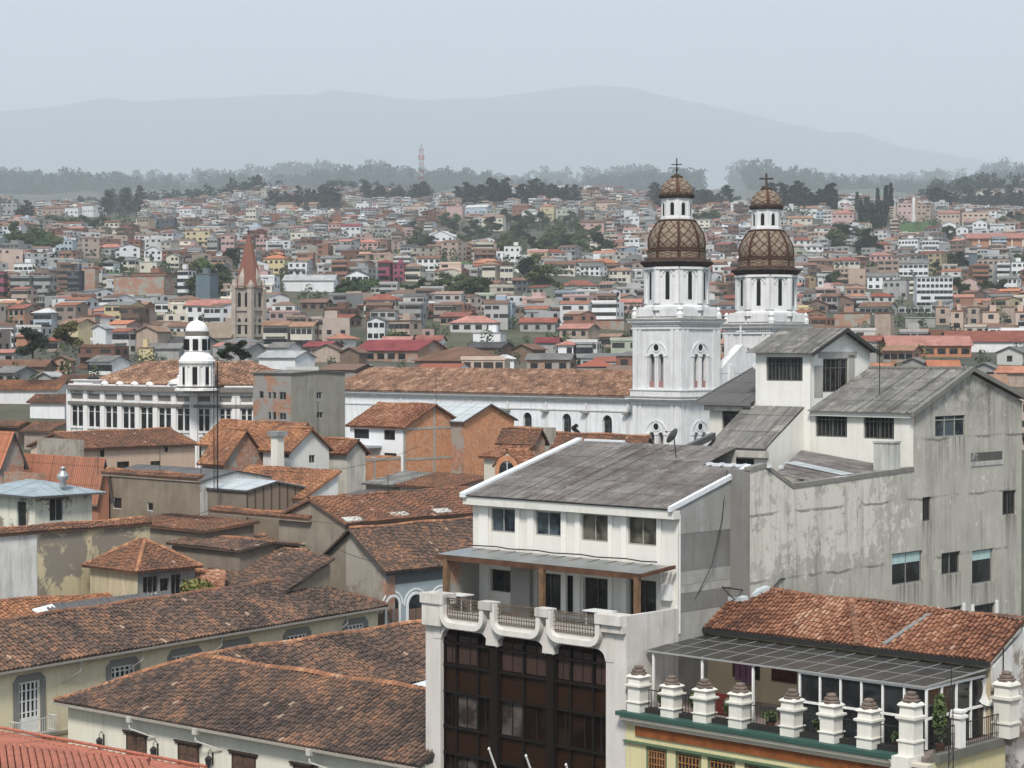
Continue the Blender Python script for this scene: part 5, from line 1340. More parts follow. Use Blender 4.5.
ph(F43, 18, 98, 109, 489, 160, 'low house with flat orange-red metal roof behind the steel ball vent', (.42, .2, .13), 'plaster', 'sheet_orange', kind='gx', ypk=459)
ph(F43, -30, 2, 24, 462, 165, 'house with bright orange metal roof at the left edge above a brick wall', (.4, .2, .13), 'brick_rough', 'sheet_orange', kind='gx', ypk=432)
ph(F43, 4, 38, 46, 474, 158, 'rough brick wall house below the orange roof at left edge', (.4, .3, .25), 'brick_rough', 'tile_brown', kind='flat')
ph(F43, 103, 200, 213, 482, 150, 'long bare brown adobe house with two tiny white-framed windows', (.27, .225, .175), 'adobe', 'sheet_dark', kind='gx', rise=.7, wf=((113, 121.5, 497.5, 509, 1), (147, 153, 502.5, 511, 1)), fcol=(.6, .6, .56), swall=(.6, .6, .57), smat='plaster_dirty', ov=.1, depth=8)
def capwall(fr, x0, x1, y, D, label, w=.6, h=3.0, mat='adobe', col=(.3, .25, .2), tile='tile_orange', ax='y', name='tiled_wall'):
    """wall with its own little tiled top running along A (ax y) or B (ax x)"""
    c = fr.at(x0, y, D)
    if ax == 'y':
        e = fr.y(x1, y, c[1])[0]; a, b = (c[0], e)
        q1 = [(a, c[1] - w / 2, c[2]), (b, c[1] - w / 2, c[2]), (b, c[1] + w / 2, c[2] + w * .4), (a, c[1] + w / 2, c[2] + w * .4)]; bx = (a, b, c[1] - w * .45, c[1] + w * .25)
        e0, e1 = q1[3], q1[2]
    else:
        e = fr.x(x1, y, c[0])[0]; a, b = (c[1], e)
        q1 = [(c[0] + w / 2, a, c[2]), (c[0] + w / 2, b, c[2]), (c[0] - w / 2, b, c[2] + w * .4), (c[0] - w / 2, a, c[2] + w * .4)]; bx = (c[0] - w * .25, c[0] + w * .25, a, b)
        e0, e1 = q1[3], q1[2]
    T = thing(name, label, 'wall', fr, (c[0], c[1], 0)); m = MB(); m.box(*bx, c[2] - .25, c[2] + .05); m.build('wall', mat, T, col)
    roof_part(T, [q1], tile, None, [(e0, e1)], name='tile_coping', tw=.3, t=.1)
capwall(F43, 104, 200, 472.5, 149.2, 'row of tiles along the top of the brown adobe house wall', h=1, tile='tile_brown')
ph(F43, 122, 205, 214, 532, 133, 'narrow tiled roof below the brown adobe wall', (.3, .25, .2), 'adobe', 'tile_brown', kind='shed', ypk=519, depth=5)
ph(F43, 172, 240, 252, 551, 126, 'low brown tiled house right of the pyramid roof', (.26, .22, .18), 'adobe', 'tile_old', kind='gx', ypk=540, depth=6)
def planes(label, fr, anchor, k, poly, mat, ax='x', name='tiled_roof_house', wcol=(.30, .255, .20), shrink=.93):
    c = fr.at(*anchor); f = fr.sx if ax == 'x' else fr.sy; g0 = c[0] if ax == 'x' else c[1]
    P = [f(px, py, g0, c[2], k) for px, py in poly]
    T = thing(name, label, 'house', fr, (P[0][0], P[0][1], 0))
    U = Vector((0, 1, 0) if ax == 'x' else (1, 0, 0)); V = Vector((1, 0, k) if ax == 'x' else (0, 1, k)).normalized()
    if V.z < 0: V = -V
    p0 = Vector(P[0]); m = MB(); tiles(m, p0, U, V, [((Vector(p) - p0).dot(U), (Vector(p) - p0).dot(V)) for p in P], .33, .46); underlay(m, P, .14); m.build('roof', mat, T)
    m = MB(); caps(m, P[-2], P[-1], .17); m.build('ridge_cap', 'tile_orange', T)
    cx = sum(v[0] for v in P) / len(P); cy = sum(v[1] for v in P) / len(P)
    q = [(cx + (v[0] - cx) * shrink, cy + (v[1] - cy) * shrink, v[2] - .2) for v in P]; n = len(q); m = MB()
    m.add([(v[0], v[1], 0) for v in q] + q, [(i, (i + 1) % n, (i + 1) % n + n, i + n) for i in range(n)]); m.build('wall', 'adobe', T, wcol)
    FOOT.append((*fr.w(P[0])[:2], 9)); return T
planes('broad dark tiled roof between the long colonial roof and the bare adobe walls', F43, (286, 586, 119), math.tan(R(21)), [(188, 604), (262, 609), (335, 558), (308, 550.5), (225, 545)], 'tile_old', 'y')
planes('dark tiled roof strip with pale ridge, directly above the broad dark roof', F43, (325, 546, 146), -math.tan(R(20)), [(246, 558), (326, 552), (340, 527), (218, 540)], 'tile_old')
planes('small tiled roof with orange patches right of the glazed pyramid house', F43, (205, 600, 117), math.tan(R(22)), [(176, 612), (222, 606), (226, 572), (190, 570)], 'tile_red', 'y')
planes('mottled orange tiled roof under the flaking white wall at left', F43, (60, 622, 112), -math.tan(R(18)), [(-40, 640), (130, 612), (126, 594), (-40, 603)], 'tile_orange')
a = [F43.at(*v) for v in ((52, 611, 110.5), (176, 597, 115), (168, 590, 118), (40, 603, 113))]
m = MB(); corrugated(m, a, .3, .04); t_ = m.build('sheet_roof', 'sheet_dark', None, base=a[0], fr=F43); tag(t_, 'long grey corrugated sheet roof in front of the flaking beige wall', 'roof')
for v, lab in ((((32, 609, 111.4), (52, 604, 112.8), (60, 611, 111.3), (42, 615.5, 110.2)), 'white skylight panel at the left end of the corrugated sheet roof'), (((140, 596, 116), (157, 592.5, 117), (166, 600, 115.5), (150, 603, 114.5)), 'white skylight panel near the glazed pyramid house')):
    p = [F43.at(*q) for q in v]; m = MB(); m.slab(p, .08); tag(m.build('skylight', 'paint', None, (.68, .7, .7), base=p[0], fr=F43), lab, 'skylight')
def bush(b, rad, n, label, col=(.07, .11, .04), cat='bush'):
    t = thing('bush', label, cat, F43, b); m = MB(); m.tube(b, (b[0], b[1], b[2] + rad[2]), .06); m.build('stem', 'wood', t, (.15, .12, .09))
    m = MB(); leaves(m, (b[0], b[1], b[2] + rad[2]), rad, n, .16); m.build('foliage', 'foliage', t, col)
bush(F43.at(198, 598, 114), (2.1, .8, .7), 320, 'low yellow-green plants growing on the roof edge above the long colonial roof', (.16, .17, .05))
# glasshouse and tiled white house
T, g = ph(F43, 202, 247, 303, 491, 146, 'glazed brown gable house with pale sheet roof', (.24, .2, .16), 'plaster_dirty', 'sheet_pale', kind='gx', ypk=480, swall=(.22, .17, .13), smat='plaster_clean', ov=.2)
gl_, gx, gy, gr, ze, rise = g
m = MB()
for i in range(8): u = gy + (gr - gy) * i / 7; h_ = ze + rise * (1 - abs(2 * i / 7 - 1)); m.box(gx - .01, gx + .05, u - .05, u + .05, ze - 4, h_)
m.build('glazing_bar', 'paint', T, (.08, .065, .05))
ph(F43, 216, 303, 338, 499, 150, 'white gabled house with lumpy orange tiled roof behind the glazed gable', (.72, .72, .70), 'plaster', 'tile_orange', kind='shed', ypk=471, ws=((317.5, 322, 488, 494.5, 1), (316.5, 321, 501, 508.5, 1)), ov=.25)
ph(F43, 200, 312, 342, 523, 139, 'low brown adobe wall house in front of the glazed gable', (.25, .21, .16), 'adobe', 'tile_brown', kind='flat', swall=(.55, .55, .53), smat='plaster_dirty')
capwall(F43, 212, 311, 510.5, 143.6, 'row of tiles topping the low brown wall before the glazed gable', tile='tile_brown')
ph(F43, 198, 212, 230, 530, 141, 'grey block-work corner house between the two adobe walls', (.5, .5, .48), 'plaster_dirty', 'tile_brown', kind='flat')
# cream houses with gables
ph(F43, 201, 283, 292, 447, 172, 'cream house with broad orange-brown tiled roof and wide dark windows', (.62, .58, .49), 'plaster_dirty', 'tile_orange', kind='gx', ypk=424, wf=((233, 244, 450, 461, 2), (245, 253, 450, 461, 2), (271, 276, 451, 458, 1)), depth=5.5)
ph(F43, 202, 224, 229, 462, 168, 'rough brick house front at the left of the cream gabled houses', (.4, .2, .13), 'brick_rough', 'tile_orange', kind='gx', ypk=430, depth=5)
ph(F43, 263, 291, 329, 450, 168, 'pale gable-ended house with white verge beside the tall white chimney', (.66, .65, .62), 'plaster', 'tile_orange', kind='gx', ypk=429, ws=((309, 315, 455, 463), ), wf=((284, 289, 453, 458, 1),))
ph(F43, 312, 347, 351, 452, 174, 'small grey-white house with dark red tiled lean-to roof', (.55, .53, .48), 'plaster_dirty', 'tile_red', kind='gx', rise=1.0, depth=2.4, wf=((318, 324, 454, 462, 1),))
b = F43.at(277.5, 470, 165); m = MB(); m.box(b[0] - .45, b[0] + .45, b[1] - .4, b[1] + .4, 2, F43.at(277, 436, 165)[2])
t_ = thing('chimney', 'tall white square chimney with grey cap before the cream gabled houses', 'chimney', F43, (b[0], b[1], 2)); m.build('shaft', 'plaster', t_, (.7, .68, .62))
z = F43.at(277, 436, 165)[2]; m = MB(); m.box(b[0] - .7, b[0] + .7, b[1] - .6, b[1] + .6, z, z + .45); m.build('cap', 'plaster_dirty', t_, (.3, .31, .32))
# salmon house and its neighbours
ph(F43, 76, 82, 195, 449, 185, 'long salmon-pink house with brown tiled roof and small dark windows', (.60, .45, .35), 'plaster', 'tile_brown', kind='gy', ypk=435, width=9, ws=((117, 129.5, 461.5, 469), (150.5, 160.5, 461, 467), (100, 104.5, 448.5, 457, 1), (164.5, 168, 444, 452, 1)), fcol=(.12, .08, .06))
ph(F43, 37, 80, 84, 440, 182, 'grey and white wall house left of the salmon-pink house', (.36, .33, .29), 'plaster_peeled', 'tile_brown', kind='flat')
# half-rendered grey block
T, g = ph(F43, 253, 291, 345, 374, 205, 'tall unfinished grey block with bare brick patches and small windows', (.35, .34, .32), 'brick_half', 'sheet_grey', kind='gx', rise=.25, swall=(.30, .29, .25), smat='plaster_dirty', ov=.15,
     wf=((259, 263.5, 391, 398.5, 1), (268, 271, 392, 399, 1), (272.5, 276, 392, 399, 1), (279, 286, 392, 400, 2), (268, 271, 412, 420, 1), (272.5, 276, 412, 420, 1), (279, 286, 413, 420, 2)), ws=((316.5, 322, 392, 399), (317, 323, 412, 418)))
# white house with two brick gables
T, g = ph(F43, 350, 404, 463.5, 427, 190, 'white two-storey house with red-brown tiled roof and exposed brick gable', (.78, .79, .80), 'plaster_clean', 'tile_red', kind='gx', ypk=405, smat='brick', swall=(.4, .2, .1),
     wf=((354, 369, 429, 438.5, 1), (384, 395, 430, 440, 2), (384, 396.5, 453, 464, 2), (356, 368, 451, 463, 2)), fcol=(.08, .08, .08))
gl_, gx, gy, gr, ze, rise = g
def rc(T, gx, gy, gr, ze, rise, n=2):
    m = MB()
    for z in (ze - .2, ze - 3.3, ze - 6.4): m.box(gx - .1, gx + .03, gy + .02, gr - .02, z - .12, z + .12)
    for u in ((gy + gr) / 2,): m.box(gx - .1, gx + .025, u - .14, u + .14, 0, ze + rise * .9)
    m.box(gx - .1, gx + .04, gy - .02, gy + .25, 0, ze); m.build('concrete_frame', 'plaster_dirty', T, (.4, .375, .34))
rc(T, gx, gy, gr, ze, rise)
u0, u1 = F43.y(350, 445, gy)[0], F43.y(382, 447, gy)[0]; z = F43.y(366, 446, gy)[1]
m = MB(); m.box(u0, u1, gy - 1.8, gy, z - .1, z + .12); m.build('porch_roof', 'paint', T, (.35, .36, .38))
ph(F43, 455, 463.9, 514, 421, 194.8, 'exposed brick gable house attached behind the white two-storey house', (.6, .6, .6), 'brick_rough', 'sheet_pale', kind='gx', ypk=404, smat='brick', swall=(.4, .2, .1), width=9)
T, g = ph(F43, 327, 347, 401, 459, 178, 'low brick house with stepped wall in front of the white two-storey house', (.4, .2, .1), 'brick', 'sheet_grey', kind='flat', smat='brick')
rc(T, g[1], g[2], g[3], g[4], 0)
ph(F43, 366, 402, 440, 486, 166, 'grey sheet-roofed shed under the brick gable', (.36, .33, .29), 'plaster_dirty', 'sheet_grey', kind='shed', rise=.8)
ph(F43, 400, 450, 486, 489, 160, 'pale low house with mixed dark sheet roof left of the brown-glass building', (.6, .6, .56), 'plaster_dirty', 'tile_brown', kind='shed', ypk=476)
ph(F43, 335, 372, 425, 502, 150, 'jumbled dark sheet and tile roof below the brick walls', (.3, .28, .25), 'plaster_dirty', 'sheet_dark', kind='gx', ypk=492)
ph(F43, 326, 360, 392, 497, 158, 'narrow brick house between adobe wall and the jumbled dark roofs', (.4, .2, .1), 'brick', 'tile_brown', kind='flat')
# blue water tank on the porch yard
b = F43.at(374, 458, 183); m = MB(); m.lathe((b[0], b[1], 0), [(.6, b[2] - 1.2), (.62, b[2] - .2), (.4, b[2]), (.15, b[2] + .1)], 14); tag(m.build('water_tank', 'paint', None, (.25, .32, .36), base=(b[0], b[1], b[2] - 1.2), fr=F43, smooth=True), 'blue-grey water tank beside the white two-storey house', 'water tank')
# orange brick arch dormer and brown roofs near the nave
T, g = ph(F43, 512, 522, 540, 468, 150, 'cream house with orange brick arched gable window beyond the grey roof', (.6, .56, .46), 'plaster', 'tile_red', kind='gy', rise=1.35, width=3.4, ov=.08, depth=2.5)
gl_, gx, gy, gr, ze, rise = g; uc, r = (gl_ + gx) / 2, .95
m = MB()
for k in range(10):
    t0, t1 = math.pi * k / 10, math.pi * (k + 1) / 10
    m.prism([(uc + r * math.cos(t0), gy - .12, ze - .4 + r * math.sin(t0)), (uc + 1.5 * r * math.cos(t0), gy - .12, ze - .4 + 1.5 * r * math.sin(t0)), (uc + 1.5 * r * math.cos(t1), gy - .12, ze - .4 + 1.5 * r * math.sin(t1)), (uc + r * math.cos(t1), gy - .12, ze - .4 + r * math.sin(t1))], (0, .1, 0))
m.box(uc - 1.45 * r, uc - r, gy - .12, gy - .02, ze - 2, ze - .4); m.box(uc + r, uc + 1.45 * r, gy - .12, gy - .02, ze - 2, ze - .4)
w = m.build('arched_window', 'brick', T)
m = MB(); m.box(uc - r, uc + r, gy - .05, gy - .01, ze - 1.6, ze + .35); m.build('pane', 'glass', w)
m = MB(); m.box(uc - r, uc + r, gy - .08, gy - .055, ze - 1.0, ze - .92); m.box(uc - .04, uc + .04, gy - .08, gy - .055, ze - 1.6, ze + .5); m.build('glazing_bar', 'paint', w, (.7, .7, .68))
ph(F43, 484, 509, 513, 458, 154, 'cream wall with a strip of orange tiles left of the brick arched gable', (.6, .57, .48), 'plaster', 'tile_red', kind='shed', rise=.7, depth=2.5)
ph(F43, 500, 535, 545, 441, 185, 'brown tiled roof of a low house before the white church nave', (.35, .28, .22), 'brick_rough', 'tile_brown', kind='gx', ypk=430)
ph(F43, 545, 640, 655, 452, 190, 'long brown tiled roof at the foot of the white church nave', (.35, .25, .2), 'brick_rough', 'tile_brown', kind='gx', ypk=437)
ph(F43, 495, 545, 556, 428, 200, 'grey flat-roofed house with open railing left of the church nave windows', (.42, .4, .34), 'plaster_dirty', 'sheet_grey', kind='flat')
# lattice radio mast in front of the neoclassical building
def lattice_mast(px, y0, y1, D, w, label, mat='iron', col=None, n=26):
    a, b = F43.at(px, y1, D), F43.at(px, y0, D); m = MB(); x, y = a[0], a[1]; H = b[2] - a[2]
    P = [(x + w * math.cos(t), y + w * math.sin(t)) for t in (0, 2.09, 4.19)]
    for p in P: m.tube((*p, a[2]), (*p, b[2]), .03, 4)
    for i in range(n):
        z, z2 = a[2] + H * i / n, a[2] + H * (i + 1) / n
        for j in range(3): m.tube((*P[j], z), (*P[(j + 1) % 3], z2), .016, 3); m.tube((*P[j], z), (*P[(j + 1) % 3], z), .014, 3)
    return tag(m.build('lattice_mast', mat, None, col, base=a, fr=F43), label, 'antenna mast')
lattice_mast(216.5, 362, 492, 148, .22, 'thin dark lattice mast in front of the neoclassical building\'s right wing')
m = MB(); a = F43.at(201, 440, 148); b = F43.at(201, 492, 148); m.tube(a, b, .03); tag(m.build('aerial_pole', 'iron', None, base=b, fr=F43), 'thin dark pole left of the lattice mast above the adobe house', 'pole')

for k, (px, py, D, h, lab) in enumerate(((236, 430, 176, 3.5, 'thin aerial on the broad orange-brown tiled roof of the cream house'), (160, 476, 152, 3.0, 'thin aerial on the dark roof of the long brown adobe house'), (98, 470, 158, 2.6, 'small aerial on the flat orange-red metal roof'),
        (388, 500, 140, 2.4, 'small aerial behind the long low tiled roof with skylights'), (318, 430, 172, 3.0, 'thin aerial above the pale gable-ended house'), (436, 402, 196, 3.2, 'aerial standing on the exposed brick gable ridge'), (152, 432, 184, 3.0, 'aerial on the salmon-pink house roof'))):
    b = F43.at(px, py, D); aerial(F43, (b[0], b[1], b[2] - .4), h, lab, w=.8)
def wire(a, b, label, sag=.6, r=.022):
    a, b = F43.at(*a), F43.at(*b); P = []
    for i in range(13): t = i / 12; P.append((a[0] + (b[0] - a[0]) * t, a[1] + (b[1] - a[1]) * t, a[2] + (b[2] - a[2]) * t - sag * 4 * t * (1 - t)))
    m = MB(); m.path(P, r, 4); tag(m.build('overhead_wire', 'iron', None, base=P[0], fr=F43), label, 'wire')
wire((143, 688, 92), (300, 716, 98), 'thin wire crossing in front of the two cream colonial houses', .3, .016)
wire((262, 470, 150), (420, 446, 178), 'thin wire from the glazed gable house towards the brick gables', 1.0)
wire((100, 520, 130), (222, 505, 150), 'thin wire strung above the small tiled roofs left of centre', .8)
wire((330, 545, 126), (424, 560, 116), 'thin wire in front of the bare gable wall', .7)
Fr.at = _at
# ================================================================ white twin-towered church
FCH = Fr(45.0)
def church():
    fr = FCH; W_ = 8.9
    c0 = fr.at(680, 397, 290.0); gx, gy = c0[0], c0[1]           # near corner of the left tower
    Y = lambda py: fr.at(680, py, 290.0)[2]
    T = thing('church', 'white twin-towered church with tall nave wall and brown lattice-tiled domes', 'church', fr, (gx - 4, gy + 10, 0))
    white = (.72, .725, .73); brown = (.05, .032, .025)
    def tower(x1, y0, dz, lab):
        x0, y1 = x1 - W_, y0 + W_; cx, cy = (x0 + x1) / 2, (y0 + y1) / 2; Z = lambda py: Y(py) + dz
        t = MB()
        def ring(z0, z1, e, e2=None):
            e2 = e if e2 is None else e2
            v = [(x0 - e, y0 - e, z0), (x1 + e, y0 - e, z0), (x1 + e, y1 + e, z0), (x0 - e, y1 + e, z0), (x0 - e2, y0 - e2, z1), (x1 + e2, y0 - e2, z1), (x1 + e2, y1 + e2, z1), (x0 - e2, y1 + e2, z1)]
            t.add(v, [(0, 1, 5, 4), (1, 2, 6, 5), (2, 3, 7, 6), (3, 0, 4, 7), (4, 5, 6, 7), (3, 2, 1, 0)])
        um = (x0 + x1) / 2; vm = (y0 + y1) / 2
        def openings(zb, zt_, zo, w, gap, ro):
            H = []
            for cc in (um, vm):
                H.append([(cc - gap - w, cc - gap, zb, zt_), (cc + gap, cc + gap + w, zb, zt_)])
            return H
        # lower stage
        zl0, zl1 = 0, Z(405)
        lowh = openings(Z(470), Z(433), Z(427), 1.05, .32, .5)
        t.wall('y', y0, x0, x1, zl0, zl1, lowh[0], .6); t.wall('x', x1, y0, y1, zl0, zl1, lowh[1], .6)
        t.poly([(x0, y1, 0), (x0, y0, 0), (x0, y0, zl1), (x0, y1, zl1)]); t.poly([(x1, y1, 0), (x0, y1, 0), (x0, y1, zl1), (x1, y1, zl1)])
        ring(Z(405), Z(402), .25); ring(Z(402), Z(400), .55); ring(Z(400), Z(398.5), .85)
        # upper stage
        hh = openings(Z(388), Z(354), Z(348), 1.1, .33, .5)
        zu0, zu1 = Z(398), Z(324)
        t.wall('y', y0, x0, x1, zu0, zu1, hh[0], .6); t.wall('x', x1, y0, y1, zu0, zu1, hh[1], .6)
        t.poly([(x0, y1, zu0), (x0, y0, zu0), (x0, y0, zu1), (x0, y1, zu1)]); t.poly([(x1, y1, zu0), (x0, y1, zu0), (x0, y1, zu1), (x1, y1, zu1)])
        ring(Z(398), Z(391), .3); ring(Z(391), Z(390), .42)
        # pilasters, dentils and cornices
        for (a, b) in ((Z(450) - 8, Z(405)), (Z(390), Z(329))):
            for f in (0, .12, .88, 1):
                u = x0 + .45 + (W_ - .9) * f; w = .28 if f in (.12, .88) else .42
                if .3 < f < .7: w = .22
                t.box(u - w, u + w, y0 - .16, y0 + .02, a, b); v = y0 + .45 + (W_ - .9) * f; t.box(x1 - .02, x1 + .16, v - w, v + w, a, b)
        ring(Z(329), Z(327), .2); ring(Z(324), Z(322), .35); ring(Z(322), Z(320), .6)
        for i in range(22):
            u = x0 + W_ * (i + .5) / 22; t.box(u - .1, u + .1, y0 - .3, y0, Z(326), Z(324.3)); t.box(x1, x1 + .3, y0 + W_ * (i + .5) / 22 - .1, y0 + W_ * (i + .5) / 22 + .1, Z(326), Z(324.3))
        for zq in ((hh[0], 354, 348.5), (lowh[0], 433, 427.5)):
            pass
        rl_ = MB()
        for HH, zo in ((hh, Z(347.5)), (lowh, Z(427.5))):
            for ax, cpl, hs, cc in (('y', y0, HH[0], um), ('x', x1, HH[1], vm)):
                for (a, b, p, q) in hs: arch_fill(t, ax, cpl, a, b, q, .5)
                disc(t, ax, cpl, cc, zo, .72, .09, 16, .5)
                for k in range(12):
                    t0, t1 = math.pi * k / 12, math.pi * (k + 1) / 12; zz = hs[0][3] - .35; P_ = (lambda u, z: (u, cpl - .1, z)) if ax == 'y' else (lambda u, z: (cpl + .1, u, z))
                    t.prism([P_(cc + 1.85 * math.cos(t0), zz + 1.9 * math.sin(t0)), P_(cc + 2.1 * math.cos(t0), zz + 2.15 * math.sin(t0)), P_(cc + 2.1 * math.cos(t1), zz + 2.15 * math.sin(t1)), P_(cc + 1.85 * math.cos(t1), zz + 1.9 * math.sin(t1))], (0, .1, 0) if ax == 'y' else (-.1, 0, 0))
                for s in (-1.72, 0, 1.72):
                    w_ = .2 if s else .16
                    if ax == 'y': t.box(cc + s - w_, cc + s + w_, cpl - .2, cpl, hs[0][2] - .3, hs[0][3] - .4); t.box(cc + s - w_ - .1, cc + s + w_ + .1, cpl - .28, cpl, hs[0][3] - .4, hs[0][3] - .2)
                    else: t.box(cpl, cpl + .2, cc + s - w_, cc + s + w_, hs[0][2] - .3, hs[0][3] - .4); t.box(cpl, cpl + .28, cc + s - w_ - .1, cc + s + w_ + .1, hs[0][3] - .4, hs[0][3] - .2)
                for (a, b, p, q) in hs:
                    if ax == 'y': rl_.box(a, b, cpl + .2, cpl + .28, p, p + .95)
                    else: rl_.box(cpl - .28, cpl - .2, a, b, p, p + .95)
        body = t.build('tower', 'church_white', T, white)
        rl_.build('balustrade', 'plaster', T, (.36, .2, .19))
        for zo in (Z(347.5), Z(427.5)):
            for ax, cpl, cc in (('y', y0, um), ('x', x1, vm)): t = MB(); disc(t, ax, cpl, cc, zo, .5, .03); t.build('oculus', 'dark', T)
        t = MB()
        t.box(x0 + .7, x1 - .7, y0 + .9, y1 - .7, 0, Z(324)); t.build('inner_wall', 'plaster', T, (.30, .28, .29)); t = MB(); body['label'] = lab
        # grimy ledges
        t = MB(); ring(Z(398.4), Z(397), .9); ring(Z(320), Z(318.4), .72); t.build('ledge', 'plaster_dirty', T, (.34, .32, .29))
        # attic with scrolled blocks
        t = MB(); ring(Z(318.4), Z(316), -.1)
        for ax in (0, 1):
            for s in (-1, 1):
                for side in (0,):
                    a, b = (-3.9, -.55) if s < 0 else (.55, 3.9)
                    if ax == 0: t.box(cx + a, cx + b, y0 - .05, y0 + .8, Z(316), Z(308)); t.box(cx + a + .3, cx + b - .3, y0 + .1, y0 + 1, Z(308), Z(306.3))
                    else: t.box(x1 - .8, x1 + .05, cy + a, cy + b, Z(316), Z(308)); t.box(x1 - 1, x1 - .1, cy + a + .3, cy + b - .3, Z(308), Z(306.3))
        t.lathe((cx, cy, 0), [(4.55, Z(316)), (4.5, Z(309)), (4.15, Z(306))], 8, ph=0)
        for sx, sy in ((x0 + .2, y0 + .2), (x1 - .2, y0 + .2), (x1 - .2, y1 - .2), (x0 + .2, y1 - .2)):
            t.lathe((sx, sy, 0), [(.5, Z(318)), (.55, Z(314)), (.3, Z(311)), (.42, Z(309)), (.1, Z(306))], 8)
        # drum: octagon with pilasters and blind arches; a corner faces the camera
        r = 4.55; ph = R(22.5 - 45 - 22.5 + 0)
        ph0 = math.atan2(-1, 1) if False else -math.pi / 2 - 0
        ph0 = R(-45)                                             # towards the camera in local axes
        t.lathe((cx, cy, 0), [(r, Z(309)), (r, Z(266))], 8, ph=ph0)
        t.lathe((cx, cy, 0), [(r + .3, Z(310)), (r + .25, Z(306)), (r, Z(304.5))], 8, ph=ph0)
        ap = r * math.cos(math.pi / 8); sw = 2 * r * math.sin(math.pi / 8)
        sl = MB(); arc = MB()
        for k in range(8):
            an = ph0 + math.pi / 4 * (k + .5); n_ = Vector((math.cos(an), math.sin(an), 0)); tg = Vector((-math.sin(an), math.cos(an), 0)); b_ = Vector((cx, cy, 0)) + n_ * ap
            def pl(m_, u0, u1, z0, z1, d0, d1):
                P = [b_ + tg * u0 + n_ * d0, b_ + tg * u1 + n_ * d0, b_ + tg * u1 + n_ * d1, b_ + tg * u0 + n_ * d1]
                v = [(*p[:2], z0) for p in P] + [(*p[:2], z1) for p in P]; m_.add(v, [(0, 3, 2, 1), (4, 5, 6, 7), (0, 1, 5, 4), (1, 2, 6, 5), (2, 3, 7, 6), (3, 0, 4, 7)])
            pl(t, -sw / 2, -sw / 2 + .62, Z(303), Z(266), 0, .2); pl(t, sw / 2 - .62, sw / 2, Z(303), Z(266), 0, .2); pl(t, -sw / 2, sw / 2, Z(268.5), Z(266), .2, .34)
            for j in range(8):
                a0, a1 = math.pi * j / 8, math.pi * (j + 1) / 8; zc = Z(275.5)
                for q0, q1 in ((.82, 1.05),):
                    P = [(math.cos(a0) * q0, math.sin(a0) * q0), (math.cos(a0) * q1, math.sin(a0) * q1), (math.cos(a1) * q1, math.sin(a1) * q1), (math.cos(a1) * q0, math.sin(a1) * q0)]
                    t.prism([tuple(b_ + tg * u + n_ * .14 + Vector((0, 0, zc + z))) for u, z in P], tuple(-n_ * .15))
            pl(sl, -.31, .31, Z(299), Z(273), .0, .02); pl(sl, -.25, .25, Z(273), Z(271), 0, .02)
        t.build('drum', 'church_white', T, white)
        sl.build('slit_window', 'dark', T)
        # dark cornice
        t = MB(); t.lathe((cx, cy, 0), [(r + .05, Z(266)), (r + .35, Z(264.5)), (r + .7, Z(262)), (r + .85, Z(260.8)), (r + .5, Z(259)), (r - .2, Z(257.5))], 8, ph=ph0); t.build('cornice', 'plaster_dirty', T, brown)
        # main dome
        rd = 4.25
        t = MB(); t.lathe((cx, cy, 0), [(rd, Z(258)), (rd + .05, Z(249)), (rd - .1, Z(248))], 32, ph=ph0, uvn=16)
        prof = [(3.95, 248), (4.05, 243), (4.02, 238), (3.85, 233), (3.5, 228), (3.05, 223), (2.65, 219.5), (2.45, 217.5)]
        t.lathe((cx, cy, 0), [(a, Z(b)) for a, b in prof], 32, ph=ph0, uvn=16); t.build('dome', 'dome_tiles', T, smooth=False)
        t = MB()
        for k in range(16):
            an = ph0 + math.pi / 8 * k
            if k % 2 == 0: t.path([(cx + math.cos(an) * (a + .06), cy + math.sin(an) * (a + .06), Z(b)) for a, b in prof], .17, 5)
        t.lathe((cx, cy, 0), [(rd + .02, Z(249.6)), (rd + .18, Z(249)), (rd - .1, Z(248))], 32); t.lathe((cx, cy, 0), [(2.5, Z(219)), (2.75, Z(218.3)), (2.6, Z(217.2)), (2.2, Z(216.8))], 24); t.lathe((cx, cy, 0), [(rd, Z(258.6)), (rd + .22, Z(258)), (rd + .05, Z(256.5))], 32); t.build('dome_rib', 'plaster_dirty', T, (.075, .035, .024))
        # lantern
        rl = 2.25; t = MB(); t.lathe((cx, cy, 0), [(rl, Z(217)), (rl, Z(195.5))], 8, ph=ph0); t.lathe((cx, cy, 0), [(rl + .15, Z(217)), (rl + .12, Z(214.5)), (rl, Z(214))], 8, ph=ph0)
        sl = MB(); ap = rl * math.cos(math.pi / 8); sw = 2 * rl * math.sin(math.pi / 8)
        for k in range(8):
            an = ph0 + math.pi / 4 * (k + .5); n_ = Vector((math.cos(an), math.sin(an), 0)); tg = Vector((-math.sin(an), math.cos(an), 0)); b_ = Vector((cx, cy, 0)) + n_ * ap
            pts = [(-.27, Z(213)), (.27, Z(213)), (.27, Z(202.5)), (.15, Z(200.6)), (-.15, Z(200.6)), (-.27, Z(202.5))]
            sl.prism([tuple(b_ + tg * u + n_ * .02 + Vector((0, 0, z))) for u, z in pts], tuple(-n_ * .1))
            pts = [(-.45, Z(213)), (-.33, Z(213)), (-.33, Z(202)), (-.17, Z(199.9)), (.17, Z(199.9)), (.33, Z(202)), (.33, Z(213)), (.45, Z(213)), (.45, Z(201.4)), (.22, Z(198.8)), (-.22, Z(198.8)), (-.45, Z(201.4))]
            for q in (0, 1):
                t.prism([tuple(b_ + tg * u + n_ * .08 + Vector((0, 0, z))) for u, z in ([pts[i] for i in (0, 1, 2, 11)] if q == 0 else [pts[i] for i in (7, 8, 5, 6)])], tuple(-n_ * .1))
